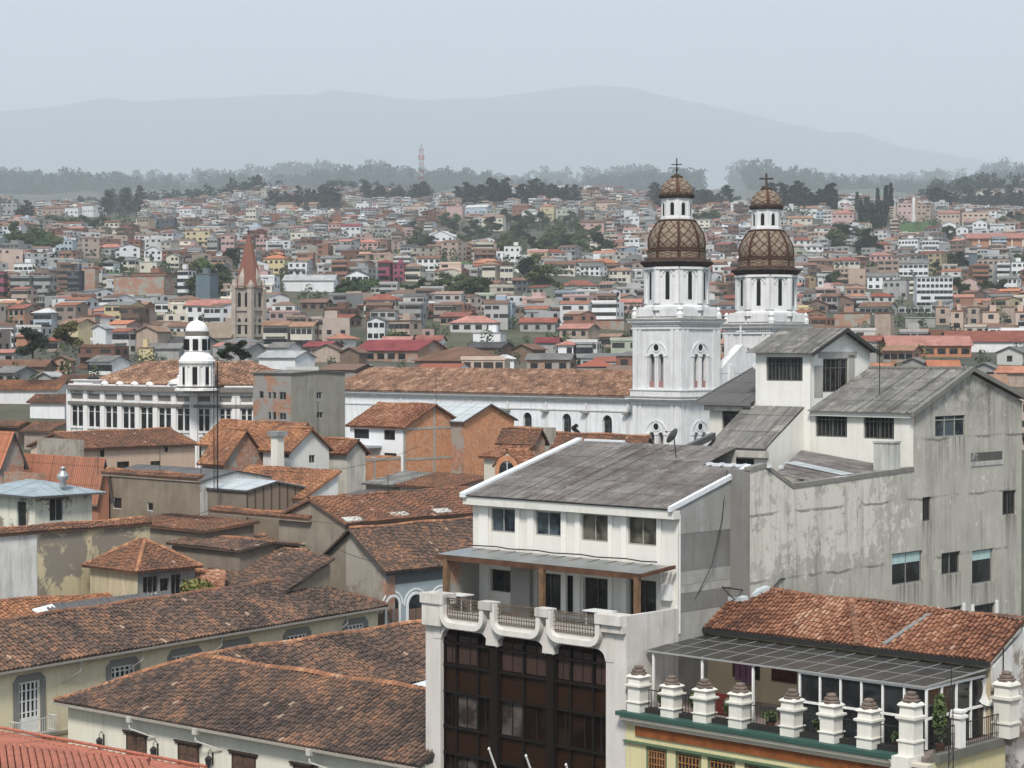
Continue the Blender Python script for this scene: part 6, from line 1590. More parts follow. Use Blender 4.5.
            t.prism([tuple(b_ + tg * u + n_ * .08 + Vector((0, 0, z))) for u, z in [pts[i] for i in (2, 3, 10, 11)]], tuple(-n_ * .1)); t.prism([tuple(b_ + tg * u + n_ * .08 + Vector((0, 0, z))) for u, z in [pts[i] for i in (3, 4, 9, 10)]], tuple(-n_ * .1)); t.prism([tuple(b_ + tg * u + n_ * .08 + Vector((0, 0, z))) for u, z in [pts[i] for i in (4, 5, 8, 9)]], tuple(-n_ * .1))
        t.build('lantern', 'church_white', T, white); sl.build('slit_window', 'dark', T)
        t = MB(); t.lathe((cx, cy, 0), [(rl, Z(195.5)), (rl + .3, Z(194.6)), (rl + .42, Z(192)), (rl + .2, Z(190.5))], 16, ph=ph0); t.build('cornice', 'plaster_dirty', T, brown)
        t = MB(); t.lathe((cx, cy, 0), [(2.4, Z(191)), (2.35, Z(186)), (2.05, Z(181)), (1.5, Z(177)), (.9, Z(174.5)), (.5, Z(173.5))], 24, ph=ph0, uvn=8); t.build('cap_dome', 'dome_tiles', T)
        t = MB(); t.lathe((cx, cy, 0), [(.8, Z(175)), (.95, Z(173.6)), (.85, Z(172.6)), (.5, Z(171.5)), (.25, Z(170))], 12); t.build('finial', 'plaster_dirty', T, (.05, .03, .022))
        return cx, cy, Z
    cx, cy, Z = tower(gx, gy, 0, 'left white bell tower'); 
    x, y, z0 = cx, cy, Z(170.5); t = MB(); t.tube((x, y, z0), (x, y, Z(154)), .09); t.tube((x - .55, y - .55, Z(160.5)), (x + .55, y + .55, Z(160.5)), .07); t.tube((x - .8, y - .8, Z(164)), (x + .3, y + .3, Z(164)), .05); t.lathe((x, y, 0), [(.05, Z(167)), (.25, Z(166)), (.05, Z(165))], 8); t.build('iron_cross', 'iron', T)
    dzt = -.6
    c2x, c2y, Z2 = tower(gx, gy + 21.0, dzt, 'right white bell tower')
    x, y = c2x, c2y; t = MB(); h = Z2(173); t.tube((x, y, h), (x, y, Z2(156.5)), .17, 6); t.tube((x - .75, y - .75, Z2(162)), (x + .75, y + .75, Z2(162)), .15, 6); t.build('stone_cross', 'plaster_dirty', T, (.09, .065, .05))
    # front between the towers
    t = MB(); zt = Y(374); t.box(gx - 3, gx - .6, gy + W_ - .1, gy + 21.1, 0, zt)
    gm = gy + (W_ + 21) / 2; t.prism([(gx - .55, gy + W_, zt), (gx - .55, gy + 21, zt), (gx - .55, gm + 3, zt + 2.2), (gx - .55, gm, zt + 4.2), (gx - .55, gm - 3, zt + 2.2)], (-1.4, 0, 0))
    t.box(gx - .8, gx - .2, gm - 3.4, gm - 2.4, 0, zt + 1.2); t.box(gx - .8, gx - .2, gm + 2.4, gm + 3.4, 0, zt + 1.2); t.build('front_wall', 'church_white', T, white)
    t = MB(); t.tube((gx - 1, gm, zt + 4), (gx - 1, gm, zt + 7), .14); t.tube((gx - 1, gm - .9, zt + 6.1), (gx - 1, gm + .9, zt + 6.1), .12); t.build('gable_cross', 'church_white', T, white)
    # nave
    yn = gy + 1.2; xe = gx - W_; N = lambda px, py: fr.y(px, py, yn)
    xl, ze = N(345, 388.5); ze = (ze + N(628, 397)[1]) / 2
    wins = []
    for a, b, p, q in ((353, 360, 404, 418), (562, 571, 413.5, 434), (602.5, 612, 415, 436)):
        w = pbox(fr, 'y', yn, a, b, p, q); wins.append(w)
    st = wins[2][0] - wins[1][0]; w_ = wins[1][1] - wins[1][0]; z0_, z1_ = wins[1][2], wins[1][3]
    u = wins[1][0] - st
    while u > xl + 3: wins.append((u, u + w_, z0_, z1_)); u -= st
    wins = [w for i, w in enumerate(wins) if i != 0]
    t = MB(); t.wall('y', yn, xl, xe + .1, 0, ze, wins, .7); t.poly([(xl, yn, 0), (xl, yn, ze), (xl, yn + 26, ze), (xl, yn + 26, 0)])
    t.build('nave_wall', 'church_white', T, (.80, .81, .83))
    for w in wins: 
        gwin(T, 'y', yn, *w, 2, 3, .08, (.1, .1, .1), 'glass', .5)
        # round head: white corner fillets
        t = MB(); a, b, p, q = w; r = (b - a) / 2
        for k in range(6):
            t0, t1 = math.pi * k / 6, math.pi * (k + 1) / 6
            for s in ((a if k >= 3 else b),): t.prism([(s, yn - .004, q), ((a + b) / 2 + r * math.cos(t0), yn - .004, q - r + r * math.sin(t0)), ((a + b) / 2 + r * math.cos(t1), yn - .004, q - r + r * math.sin(t1))], (0, .3, 0))
        t.build('arch_head', 'church_white', T, (.80, .81, .83))
    t = MB()
    for d, za, zb in ((.25, 1.0, .75), (.45, .75, .5), (.65, .5, 0)): t.box(xl, xe, yn - d, yn, ze - za, ze - zb)
    t.box(xl, xe, yn - .12, yn, ze - 2.4, ze - 2.2)
    u = wins[1][0]
    for w in wins: t.box(w[1] + st * .5 - w_ * .5 - .25, w[1] + st * .5 - w_ * .5 + .25, yn - .15, yn, 0, ze - 1)
    t.build('nave_cornice', 'church_white', T, (.66, .66, .66))
    t = MB()
    for w in wins: u = w[1] + st * .3; t.box(u, u + 1.2, yn - .7, yn - .01, ze - 2.75, ze - 2.4)
    t.build('wall_spout', 'plaster_dirty', T, (.3, .29, .27))
    rd = fr.sy(500, 369.5, yn - .8, ze, math.tan(R(26))); w = rd[1] - (yn - .8); zr = rd[2]
    A = (xl - 3.5, yn - .8, ze); B = (xe + .3, yn - .8, ze); C = (xe + .3, yn - .8 + w, zr); D = (xl - 3.5 + w * .4, yn - .8 + w, zr)
    t = MB(); tiled(t, [A, B, C, D], .36, .5, .13, 1.6); underlay(t, [A, B, C, D], .2); caps(t, D, C, .2, .6); caps(t, A, D, .2, .6)
    bk = [(B[0], yn - .8 + 2 * w, ze), (A[0], yn - .8 + 2 * w, ze), D, C]; underlay(t, bk, .2); t.build('nave_roof', 'tile_nave', T)
    t = MB(); t.box(xl, xe - .1, yn + 25, yn + 26, 0, ze); t.build('rear_wall', 'plaster_dirty', T, white)
    FOOT.extend([(*fr.w((gx - 4, gy + 4, 0))[:2], 10), (*fr.w((gx - 4, gy + 25, 0))[:2], 10)] + [(*fr.w((gx - 8 - 8 * i, yn + 8, 0))[:2], 13) for i in range(8)])
church()

# ================================================================ neoclassical corner building with a cupola
def corner_building():
    fr = F43; D = 232.0
    c = fr.at(222, 440, D); gx, gy = c[0], c[1]; Z = lambda py: fr.at(205, py, D)[2]
    ch = 5.2                                                    # chamfered corner
    gl_ = fr.y(70, 430, gy)[0]; gr = gy + 17
    T = thing('corner_building', 'white neoclassical corner building with grey bands, tall window pairs and round cupola tower', 'building', fr, (gx - 5, gy + 5, 0))
    FOOT.extend([(*fr.w((gx - 6 - 9 * i, gy + 7, 0))[:2], 10) for i in range(4)] + [(*fr.w((gx - 6, gy + 7 + 9 * i, 0))[:2], 10) for i in range(4)])
    white = (.76, .75, .74); grey = (.22, .20, .185)
    ca, cb = gx - ch, gy + ch
    zt, zb = Z(394), Z(440)
    def fac(u0, u1, P, Nn, pairs, wpair, name):
        """a facade strip: P(u, z, d) -> point, d out of the wall"""
        m = MB(); g = MB()
        def bx(mm, a, b, z0, z1, d0, d1):
            q = [P(a, z0, d0), P(b, z0, d0), P(b, z0, d1), P(a, z0, d1), P(a, z1, d0), P(b, z1, d0), P(b, z1, d1), P(a, z1, d1)]
            mm.add(q, [(0, 3, 2, 1), (4, 5, 6, 7), (0, 1, 5, 4), (1, 2, 6, 5), (2, 3, 7, 6), (3, 0, 4, 7)])
        bx(m, u0, u1, 0, zt, -.3, 0); n = pairs; st = (u1 - u0) / n
        gm = MB()
        bx(gm, u0, u1, Z(408.5), Z(405.5), .0, .35); bx(gm, u0, u1, Z(393), Z(388), .0, .6); bx(m, u0, u1, Z(394), Z(392), 0, .35)
        bx(m, u0, u1, Z(389), Z(386.5), -.1, .25)
        ws = []
        for i in range(n):
            uc = u0 + st * (i + .5)
            bx(m, u0 + st * i - .45, u0 + st * i + .45, 0, Z(392), 0, .22)
            for s in (-1, 1):
                a, b = uc + s * wpair * .55 - wpair * .38, uc + s * wpair * .55 + wpair * .38
                for z0, z1 in ((Z(432), Z(410)), (Z(461), Z(441))):
                    w = MB(); bx(w, a, b, z0, z1, .0, .05); wo = w.build('window', 'glass', T)
                    w = MB(); bx(w, a, b, z0 + (z1 - z0) * .7, z0 + (z1 - z0) * .74, .05, .09); w.build('glazing_bar', 'paint', wo, (.35, .34, .33))
                bx(m, a - .1, b + .1, Z(434.5), Z(432.5), 0, .3)
                for k in range(4): u = a + (b - a) * (k + .5) / 4; bx(m, u - .07, u + .07, Z(438.5), Z(434.5), .0, .2)
            bx(gm, uc - wpair * 1.05, uc + wpair * 1.05, Z(402.3), Z(397), 0, .06)
        m.build(name, 'plaster', T, white); gm.build('grey_band', 'plaster_dirty', T, grey)
    fac(gl_, ca, lambda u, z, d: (u, gy - d, z), None, 7, 1.2, 'left_facade')
    s2 = math.sqrt(.5)
    fac(0, ch * math.sqrt(2), lambda u, z, d: (ca + u * s2 + d * s2, gy + u * s2 - d * s2, z), None, 3, .62, 'corner_facade')
    fac(cb, gr, lambda u, z, d: (gx + d, u, z), None, 3, 1.2, 'right_facade')
    m = MB(); m.prism([(gl_, gy + .31, 0), (ca, gy + .31, 0), (gx - .31, cb, 0), (gx - .31, gr, 0), (gl_, gr, 0)], (0, 0, Z(390))); m.build('core', 'plaster', T, white)
    # parapet spheres and dome-topped pinnacles
    def pinn(px, py):
        u, z = fr.y(px, py, gy); 
        m = MB(); m.box(u - 1.1, u + 1.1, gy - .1, gy + 1.6, Z(390), Z(385)); m.lathe((u, gy + .75, 0), [(1.25, Z(385)), (1.2, Z(382.5)), (.8, Z(380.5)), (.3, Z(379.5)), (.2, Z(378)), (.3, Z(377)), (.05, Z(375.5))], 12); m.build('pinnacle', 'plaster', T, white)
    pinn(174, 385); 
    u = fr.y(84, 385, gy)[0]; m = MB(); m.box(u - 2.2, u + 1.8, gy, gy + 2.6, Z(398), Z(383)); m.box(u - 2.5, u + 2.1, gy - .2, gy + 2.8, Z(383), Z(382)); m.build('corner_pavilion', 'plaster', T, white); m = MB(); m.lathe((u, gy + 1.3, 0), [(.7, Z(382)), (.8, Z(380)), (.5, Z(378.5))], 10); m.build('finial', 'iron', T)
    for px in (104, 119, 134, 149):
        u = fr.y(px, 390, gy)[0]; m = MB(); m.lathe((u, gy + .1, 0), [(.3, Z(388)), (.5, Z(386)), (.35, Z(384)), (.1, Z(383))], 8); m.build('parapet_urn', 'plaster', T, white)
    m = MB(); v = cb + 1.5; m.lathe((gx - .8, v, 0), [(1.2, Z(387)), (1.1, Z(384)), (.6, Z(382)), (.1, Z(380))], 10); m.build('pinnacle', 'plaster', T, white)
    # cupola tower over the corner
    cc = fr.at(197, 380, D + 2.2); x, y = cc[0], cc[1]
    k = D / FP
    t = MB()
    def cyl(lst, n=8, ph=R(-45 - 22.5), mm=None): (mm or t).lathe((x, y, 0), [(px * k, Z(py)) for px, py in lst], n, ph=ph)
    cyl([(23, 391), (23, 389), (19.5, 388), (19.5, 386)]); cyl([(16.5, 386), (16.5, 365)]); cyl([(17, 367), (18, 365), (18.5, 361), (17.5, 360), (16.5, 357.5), (13, 354), (12, 352), (12, 337), (11.5, 336)], 16, R(-45)); cyl([(12.5, 351), (12.5, 350.2), (11.5, 349.5)], 16)
    t.build('cupola_tower', 'plaster', T, (.8, .79, .78))
    g = MB(); cyl([(17, 388.2), (20.5, 387.5), (20.5, 386.5), (17, 386.2)], 16, 0, g); cyl([(12, 335.5), (12.3, 331.5), (11, 331)], 16, 0, g); cyl([(16.6, 366), (18.2, 364.6), (18.2, 363.3), (16, 363)], 16, 0, g); g.build('grey_ring', 'plaster_dirty', T, grey)
    d = MB(); d.lathe((x, y, 0), [(11.4 * k, Z(331)), (11 * k, Z(328)), (9 * k, Z(324)), (6 * k, Z(321.5)), (2 * k, Z(320.2)), (.8 * k, Z(319)), (1.5 * k, Z(318)), (.3 * k, Z(316.5))], 20); d.build('dome', 'plaster', T, (.8, .79, .78), smooth=True)
    s = MB(); tt = MB()
    for i in range(16):
        a = R(-45) + math.pi / 8 * i
        for r_, z0, z1, w in ((16.2 * k, Z(384.5), Z(367.5), .42), (12.1 * k, Z(350), Z(339), .30)):
            if (r_ > 15 * k and i % 2) : continue
            n_ = Vector((math.cos(a), math.sin(a), 0)); tg = Vector((-n_.y, n_.x, 0)); ro = r_ * (1.0 if r_ < 15 * k else .955); b_ = Vector((x, y, 0)) + n_ * ro
            if r_ < 15 * k and i % 2: continue
            P = [b_ + tg * -w + n_ * .12, b_ + tg * w + n_ * .12, b_ + tg * w - n_ * .2, b_ + tg * -w - n_ * .2]; v = [(*p[:2], z0) for p in P] + [(*p[:2], z1) for p in P]
            s = MB(); s.add(v, [(0, 3, 2, 1), (4, 5, 6, 7), (0, 1, 5, 4), (1, 2, 6, 5), (2, 3, 7, 6), (3, 0, 4, 7)]); s.build('tower_window', 'dark', T)
        if i % 2 and True:
            for rr, z0, z1 in ((16.4 * k, Z(386), Z(367)),):
                px_, py_ = x + math.cos(a) * rr, y + math.sin(a) * rr
                for q in (-.32, .32): tg = (-math.sin(a) * q, math.cos(a) * q); tt.tube((px_ + tg[0], py_ + tg[1], z0), (px_ + tg[0], py_ + tg[1], z1), .17, 6)
    tt.build('column', 'plaster', T, (.8, .79, .78))
    # tiled roof
    ze = Z(386); kk = math.tan(R(24)); w = fr.sy(130, 362, gy + 1.2, ze, kk); dd = w[1] - gy - 1.2; zr = w[2]; q = gy + 1.2
    A, B = (gl_ + 1.5, q, ze), (gx - 2.5, q, ze); C_, D_ = (gx - 2.5 - dd, q + dd, zr), (gl_ + 1.5 + dd * .8, q + dd, zr)
    E, F = (gx - 2.5, gr, ze), (gx - 2.5 - dd, gr - dd, zr)
    m = MB()
    for P in ([A, B, C_, D_], [B, E, F, C_]): tiled(m, P, .34, .5, .13, 1.8); underlay(m, P, .2)
    underlay(m, [(gl_ + 1.5, gr, ze), A, D_, (gl_ + 1.5 + dd * .8, gr - dd, zr)], .2)
    caps(m, D_, C_, .2, .6); caps(m, C_, F, .2, .6); m.build('roof', 'tile_nave', T)
corner_building()

# ================================================================ stone church with brick spire, far left centre
def spire_church():
    fr = Fr(30); D = 640.0; c = fr.at(249, 336, D); k = D / FP; Z = lambda py: fr.at(249, py, D)[2]; x, y = c[0], c[1]
    T = thing('spire_church', 'cream stone church tower with tall pointed brick-red spire and small turrets', 'church', fr, (x, y, 20)); FOOT.append((*fr.w(c)[:2], 22))
    st = (.42, .36, .31); z0 = float(terr(*fr.w(c)[:2])) - 3
    h = 14 * k / 1.42
    m = MB(); m.box(x - h, x + h, y - h, y + h, z0, Z(288)); 
    for py, e in ((337, .5), (311, .5), (288, .6), (325, .3)): m.box(x - h - e, x + h + e, y - h - e, y + h + e, Z(py), Z(py) + .9)
    for sx in (-1, 1):
        for sy in (-1, 1): m.box(x + sx * h - .8, x + sx * h + .8, y + sy * h - .8, y + sy * h + .8, z0, Z(289))
    m.build('tower', 'stone', T, st)
    def arch(ax, u, z0, z1, w, mm):
        pts = [(u - w, z0), (u + w, z0), (u + w, z1 - w * 1.2), (u + w * .6, z1 - w * .4), (u, z1), (u - w * .6, z1 - w * .4), (u - w, z1 - w * 1.2)]
        if ax == 'y': mm.prism([(p, y - h - .05, q) for p, q in pts], (0, .1, 0))
        else: mm.prism([(x + h + .05, p - x + y, q) for p, q in pts], (-.1, 0, 0))
    for s in (-.45, .45):
        for za, zb in ((307, 292), (335, 318)):
            m = MB(); arch('y', x + s * h, Z(za), Z(zb), h * .2, m); m.build('belfry_opening', 'dark', T)
            m = MB(); arch('x', x + s * h, Z(za), Z(zb), h * .2, m); m.build('belfry_opening', 'dark', T)
    m = MB(); m.lathe((x, y, 0), [(h * 1.42, Z(287)), (h * 1.05, Z(270)), (h * .5, Z(248)), (h * .12, Z(235))], 8, ph=R(22.5)); m.build('spire', 'paint', T, (.20, .085, .06))
    m = MB(); m.tube((x, y, Z(236)), (x, y, Z(228)), .14, 5); m.tube((x - .9, y, Z(231)), (x + .9, y, Z(231)), .12, 4); m.build('cross', 'iron', T)
    m = MB()
    for sx, sy in ((0, -1), (1, 0)):
        cx_, cy_ = x + sx * h * .95, y + sy * h * .95
        m.box(cx_ - h * .34, cx_ + h * .34, cy_ - h * .34, cy_ + h * .34, Z(288), Z(278)); m.lathe((cx_, cy_, 0), [(h * .48, Z(278)), (.05, Z(268))], 4, ph=R(45))
    m.build('dormer', 'stone', T, (.46, .40, .35))
    m = MB()
    for sx in (-1, 1):
        for sy in (-1, 1): m.lathe((x + sx * h, y + sy * h, 0), [(1.0, Z(288)), (1.0, Z(285)), (.1, Z(280))], 8)
    m.build('pinnacle', 'stone', T, st)
    # nave roof and lower turret at left
    m = MB(); w = h * 1.6; m.box(x - 34, x - h, y - w, y + w, z0, Z(338)); m.prism([(x - 34, y - w - .5, Z(338)), (x - 34, y + w + .5, Z(338)), (x - 34, y, Z(322))], (34 - h, 0, 0)); m.build('nave', 'stone', T, (.27, .22, .17))
    m = MB(); b = fr.at(234, 320, D + 8); m.box(b[0] - 2, b[0] + 2, b[1] - 2, b[1] + 2, z0, Z(318)); m.lathe((b[0], b[1], 0), [(2.9, Z(318)), (.1, Z(309))], 4, ph=R(45)); m.build('turret', 'stone', T, st)
spire_church()
# ================================================================ the town behind: houses, trees
LAND = [('the brick-red church spire', 249, 285), ('the left church tower', 677, 265), ('the right church tower', 768, 265), ('the white cupola', 197, 345), ('the radio mast', 421, 185),
        ('the cypress group', 872, 215), ('the magenta house', 392, 270), ('the sports field', 917, 228), ('the pillared building', 997, 246), ('the long maroon roof', 400, 350), ('the big wooded slope', 540, 235),
        ('the brick party wall', 152, 283), ('the unfinished grey block', 300, 380), ('the white church nave', 470, 385), ('the tan school block', 985, 315), ('the white tower room', 785, 365)]
def where(px, py):
    best = min(LAND, key=lambda L: abs(px - L[1]) + 1.4 * abs(py - L[2])); n, x, y = best; dx, dy = px - x, py - y
    far = abs(dx) > 55 or abs(dy) > 40
    if abs(dx) >= abs(dy): w = ('far ' if abs(dx) > 90 else '') + ('right of ' if dx > 0 else 'left of ')
    else: w = 'below ' if dy > 0 else 'above '
    if abs(dx) < 14 and abs(dy) < 14: w = 'beside '
    return w + n
UNIT = {}
def shared(key, fn):
    if key not in UNIT: UNIT[key] = fn()
    return UNIT[key]
def winmesh(w, h):
    k = (round(w, 1), round(h, 1))
    def f():
        m = MB(); w_, h_ = k
        m.box(-w_ / 2, w_ / 2, -.05, .02, -h_ / 2, h_ / 2)
        o = m.build('window', 'glass'); me = o.data; bpy.data.objects.remove(o); return me
    return shared(('w',) + k, f)
NEWOBJ = []
def fh(x, y, w, d, h, yaw, wall, roof, kind, nf, ns, storeys, label=None, cat='house', zb=None, rs=.34, name='house', smat='plaster', win=True, wscale=1.0, balcony=False, rmat='far_roof', ts=.35):
    """house standing at world (x, y) (its near corner), width w along X, depth d along Y of its own frame"""
    fr = Fr(yaw); c = fr.g((x, y, 0)); gx, gy = c[0], c[1]; x0, x1, y0, y1 = gx - w, gx, gy, gy + d
    mid = fr.w(((x0 + x1) / 2, (y0 + y1) / 2, 0))
    if zb is None: zb = float(terr(mid[0], mid[1])) + .2
    base = ((x0 + x1) / 2, (y0 + y1) / 2, zb - 1.5)
    T = thing(name, label, cat, fr, base); zt = zb + h; rise = {'gx': rs * d / 2, 'gy': rs * w / 2, 'hip': rs * min(w, d) / 2, 'flat': 0, 'shed': rs * d * .5}[kind]
    m = MB()
    m.add([(x0, y0, zb - 3), (x1, y0, zb - 3), (x1, y1, zb - 3), (x0, y1, zb - 3), (x0, y0, zt), (x1, y0, zt), (x1, y1, zt), (x0, y1, zt)], [(0, 1, 5, 4), (1, 2, 6, 5), (2, 3, 7, 6), (3, 0, 4, 7), (4, 5, 6, 7)])
    ym, xm = (y0 + y1) / 2, (x0 + x1) / 2
    if kind == 'gx': m.poly([(x1, y0, zt), (x1, y1, zt), (x1, ym, zt + rise)]); m.poly([(x0, y1, zt), (x0, y0, zt), (x0, ym, zt + rise)])
    if kind == 'gy': m.poly([(x0, y0, zt), (x1, y0, zt), (xm, y0, zt + rise)]); m.poly([(x1, y1, zt), (x0, y1, zt), (xm, y1, zt + rise)])
    if kind == 'shed': m.add([(x0, y1, zt), (x1, y1, zt), (x1, y1, zt + rise), (x0, y1, zt + rise), (x0, y0, zt), (x1, y0, zt)], [(0, 1, 2, 3), (1, 5, 2), (0, 3, 4)])
    m.build('wall', smat, T, wall)
    o = .55; L, Rr, A, B = x0 - o, x1 + o, y0 - o, y1 + o; m = MB(); e = .08; t = ts
    if kind == 'flat':
        m.box(x0 - .25, x1 + .25, y0 - .25, y1 + .25, zt, zt + .3); r_ = m.build('roof', 'plaster_dirty', T, roof)
        if random.random() < .6:
            q = MB(); a, b = random.uniform(.3, .7), random.uniform(.3, .6); s = min(w, d) * .18; q.box(x0 + w * a - s, x0 + w * a + s, y0 + d * b - s, y0 + d * b + s, zt + .3, zt + 2.4); q.build('rooftop_room', smat, T, wall)
    else:
        if kind == 'gx': k = rise / (d / 2); zo = zt - o * k; P = [[(L, A, zo), (Rr, A, zo), (Rr, ym, zt + rise), (L, ym, zt + rise)], [(Rr, B, zo), (L, B, zo), (L, ym, zt + rise), (Rr, ym, zt + rise)]]
        elif kind == 'gy': k = rise / (w / 2); zo = zt - o * k; P = [[(Rr, A, zo), (Rr, B, zo), (xm, B, zt + rise), (xm, A, zt + rise)], [(L, B, zo), (L, A, zo), (xm, A, zt + rise), (xm, B, zt + rise)]]
        elif kind == 'shed': k = rise / d; P = [[(L, A, zt - o * k), (Rr, A, zt - o * k), (Rr, B, zt + rise + o * k), (L, B, zt + rise + o * k)]]
        else:
            q = min(w, d) / 2; k = rise / q; zo = zt - o * k; zr = zt + rise; c0, c1, c2, c3 = (L, A, zo), (Rr, A, zo), (Rr, B, zo), (L, B, zo)
            if w >= d: a, b = (x0 + q - .01, ym, zr), (x1 - q + .01, ym, zr); P = [[c0, c1, b, a], [c1, c2, b], [c2, c3, a, b], [c3, c0, a]]
            else: a, b = (xm, y0 + q - .01, zr), (xm, y1 - q + .01, zr); P = [[c0, c1, a], [c1, c2, b, a], [c2, c3, b], [c3, c0, a, b]]
        for p in P:
            m.slab([(v[0], v[1], v[2] + e + .02) for v in p], t * .5, (.3, .5, 0) if rmat != 'far_roof' else None)
            if rmat != 'far_roof': tiled(m, [(v[0], v[1], v[2] + e + .04) for v in p], .42, .6)
        m.build('roof', rmat, T, roof)
    if balcony:
        m = MB(); z = zb + h / storeys - .1 if storeys > 1 else zb + .2; m.box(x0 + w * .1, x1 - w * .1, y0 - 1.2, y0, z, z + .2); m.box(x0 + w * .1, x1 - w * .1, y0 - 1.2, y0 - 1.08, z + .2, z + 1.0); m.build('balcony', 'plaster', T, tuple(v * .95 for v in wall))
    if win:
        sh = h / storeys
        for s in range(storeys):
            z = zb + sh * (s + .52)
            ww, wh = random.choice((1.4, 1.8, 2.2)) * wscale, min(1.5 * wscale, sh * .55)
            for i in range(nf):
                if random.random() < .06: continue
                me = winmesh(ww, wh); ob = bpy.data.objects.new('window', me); COL.objects.link(ob); ob.parent = T
                ob.location = (x0 + w * (i + .5) / nf - base[0], y0 - base[1], z - base[2])
            for i in range(ns):
                if random.random() < .1: continue
                me = winmesh(ww, wh); ob = bpy.data.objects.new('window', me); COL.objects.link(ob); ob.parent = T
                ob.location = (x1 - base[0], y0 + d * (i + .5) / ns - base[1], z - base[2]); ob.rotation_euler = (0, 0, math.pi / 2)
    return T
def Dfor(px, ye, h):
    d = ray(px, ye)
    for D in range(232, 3300, 4):
        if terr(d[0] * D, D) + h >= CZ + d[2] * D: return float(D)
    return 3000.
def jit(c, a, b):
    j = random.uniform(a, b); g = sum(c) / 3; s = random.uniform(-.05, .25); return tuple((v + (g - v) * s) * j for v in c)
RED, ORG, SAL, BRN, TAN, GRY, LGR, DGR, MAR, WHT = (.29, .095, .065), (.45, .18, .10), (.46, .20, .16), (.20, .115, .08), (.32, .195, .135), (.19, .19, .185), (.36, .38, .39), (.075, .075, .08), (.23, .05, .055), (.56, .58, .60)
ROOFN = {RED: 'red', ORG: 'orange', SAL: 'salmon', BRN: 'brown tiled', TAN: 'tan tiled', GRY: 'grey', LGR: 'pale grey', DGR: 'dark grey', MAR: 'maroon', WHT: 'white'}
WCOL = {'white': (.72, .73, .74), 'cream': (.63, .585, .49), 'yellow': (.58, .48, .28), 'grey': (.38, .38, .37), 'brick': (.30, .15, .10), 'tan': (.45, .35, .285), 'pink': (.54, .36, .33), 'blue': (.42, .50, .58), 'brown': (.22, .15, .11),
        'magenta': (.30, .07, .12), 'pale': (.58, .57, .55), 'peach': (.56, .42, .34), 'glass': (.12, .16, .19), 'dark': (.10, .11, .13), 'greenish': (.42, .46, .36), 'orange': (.48, .22, .12)}
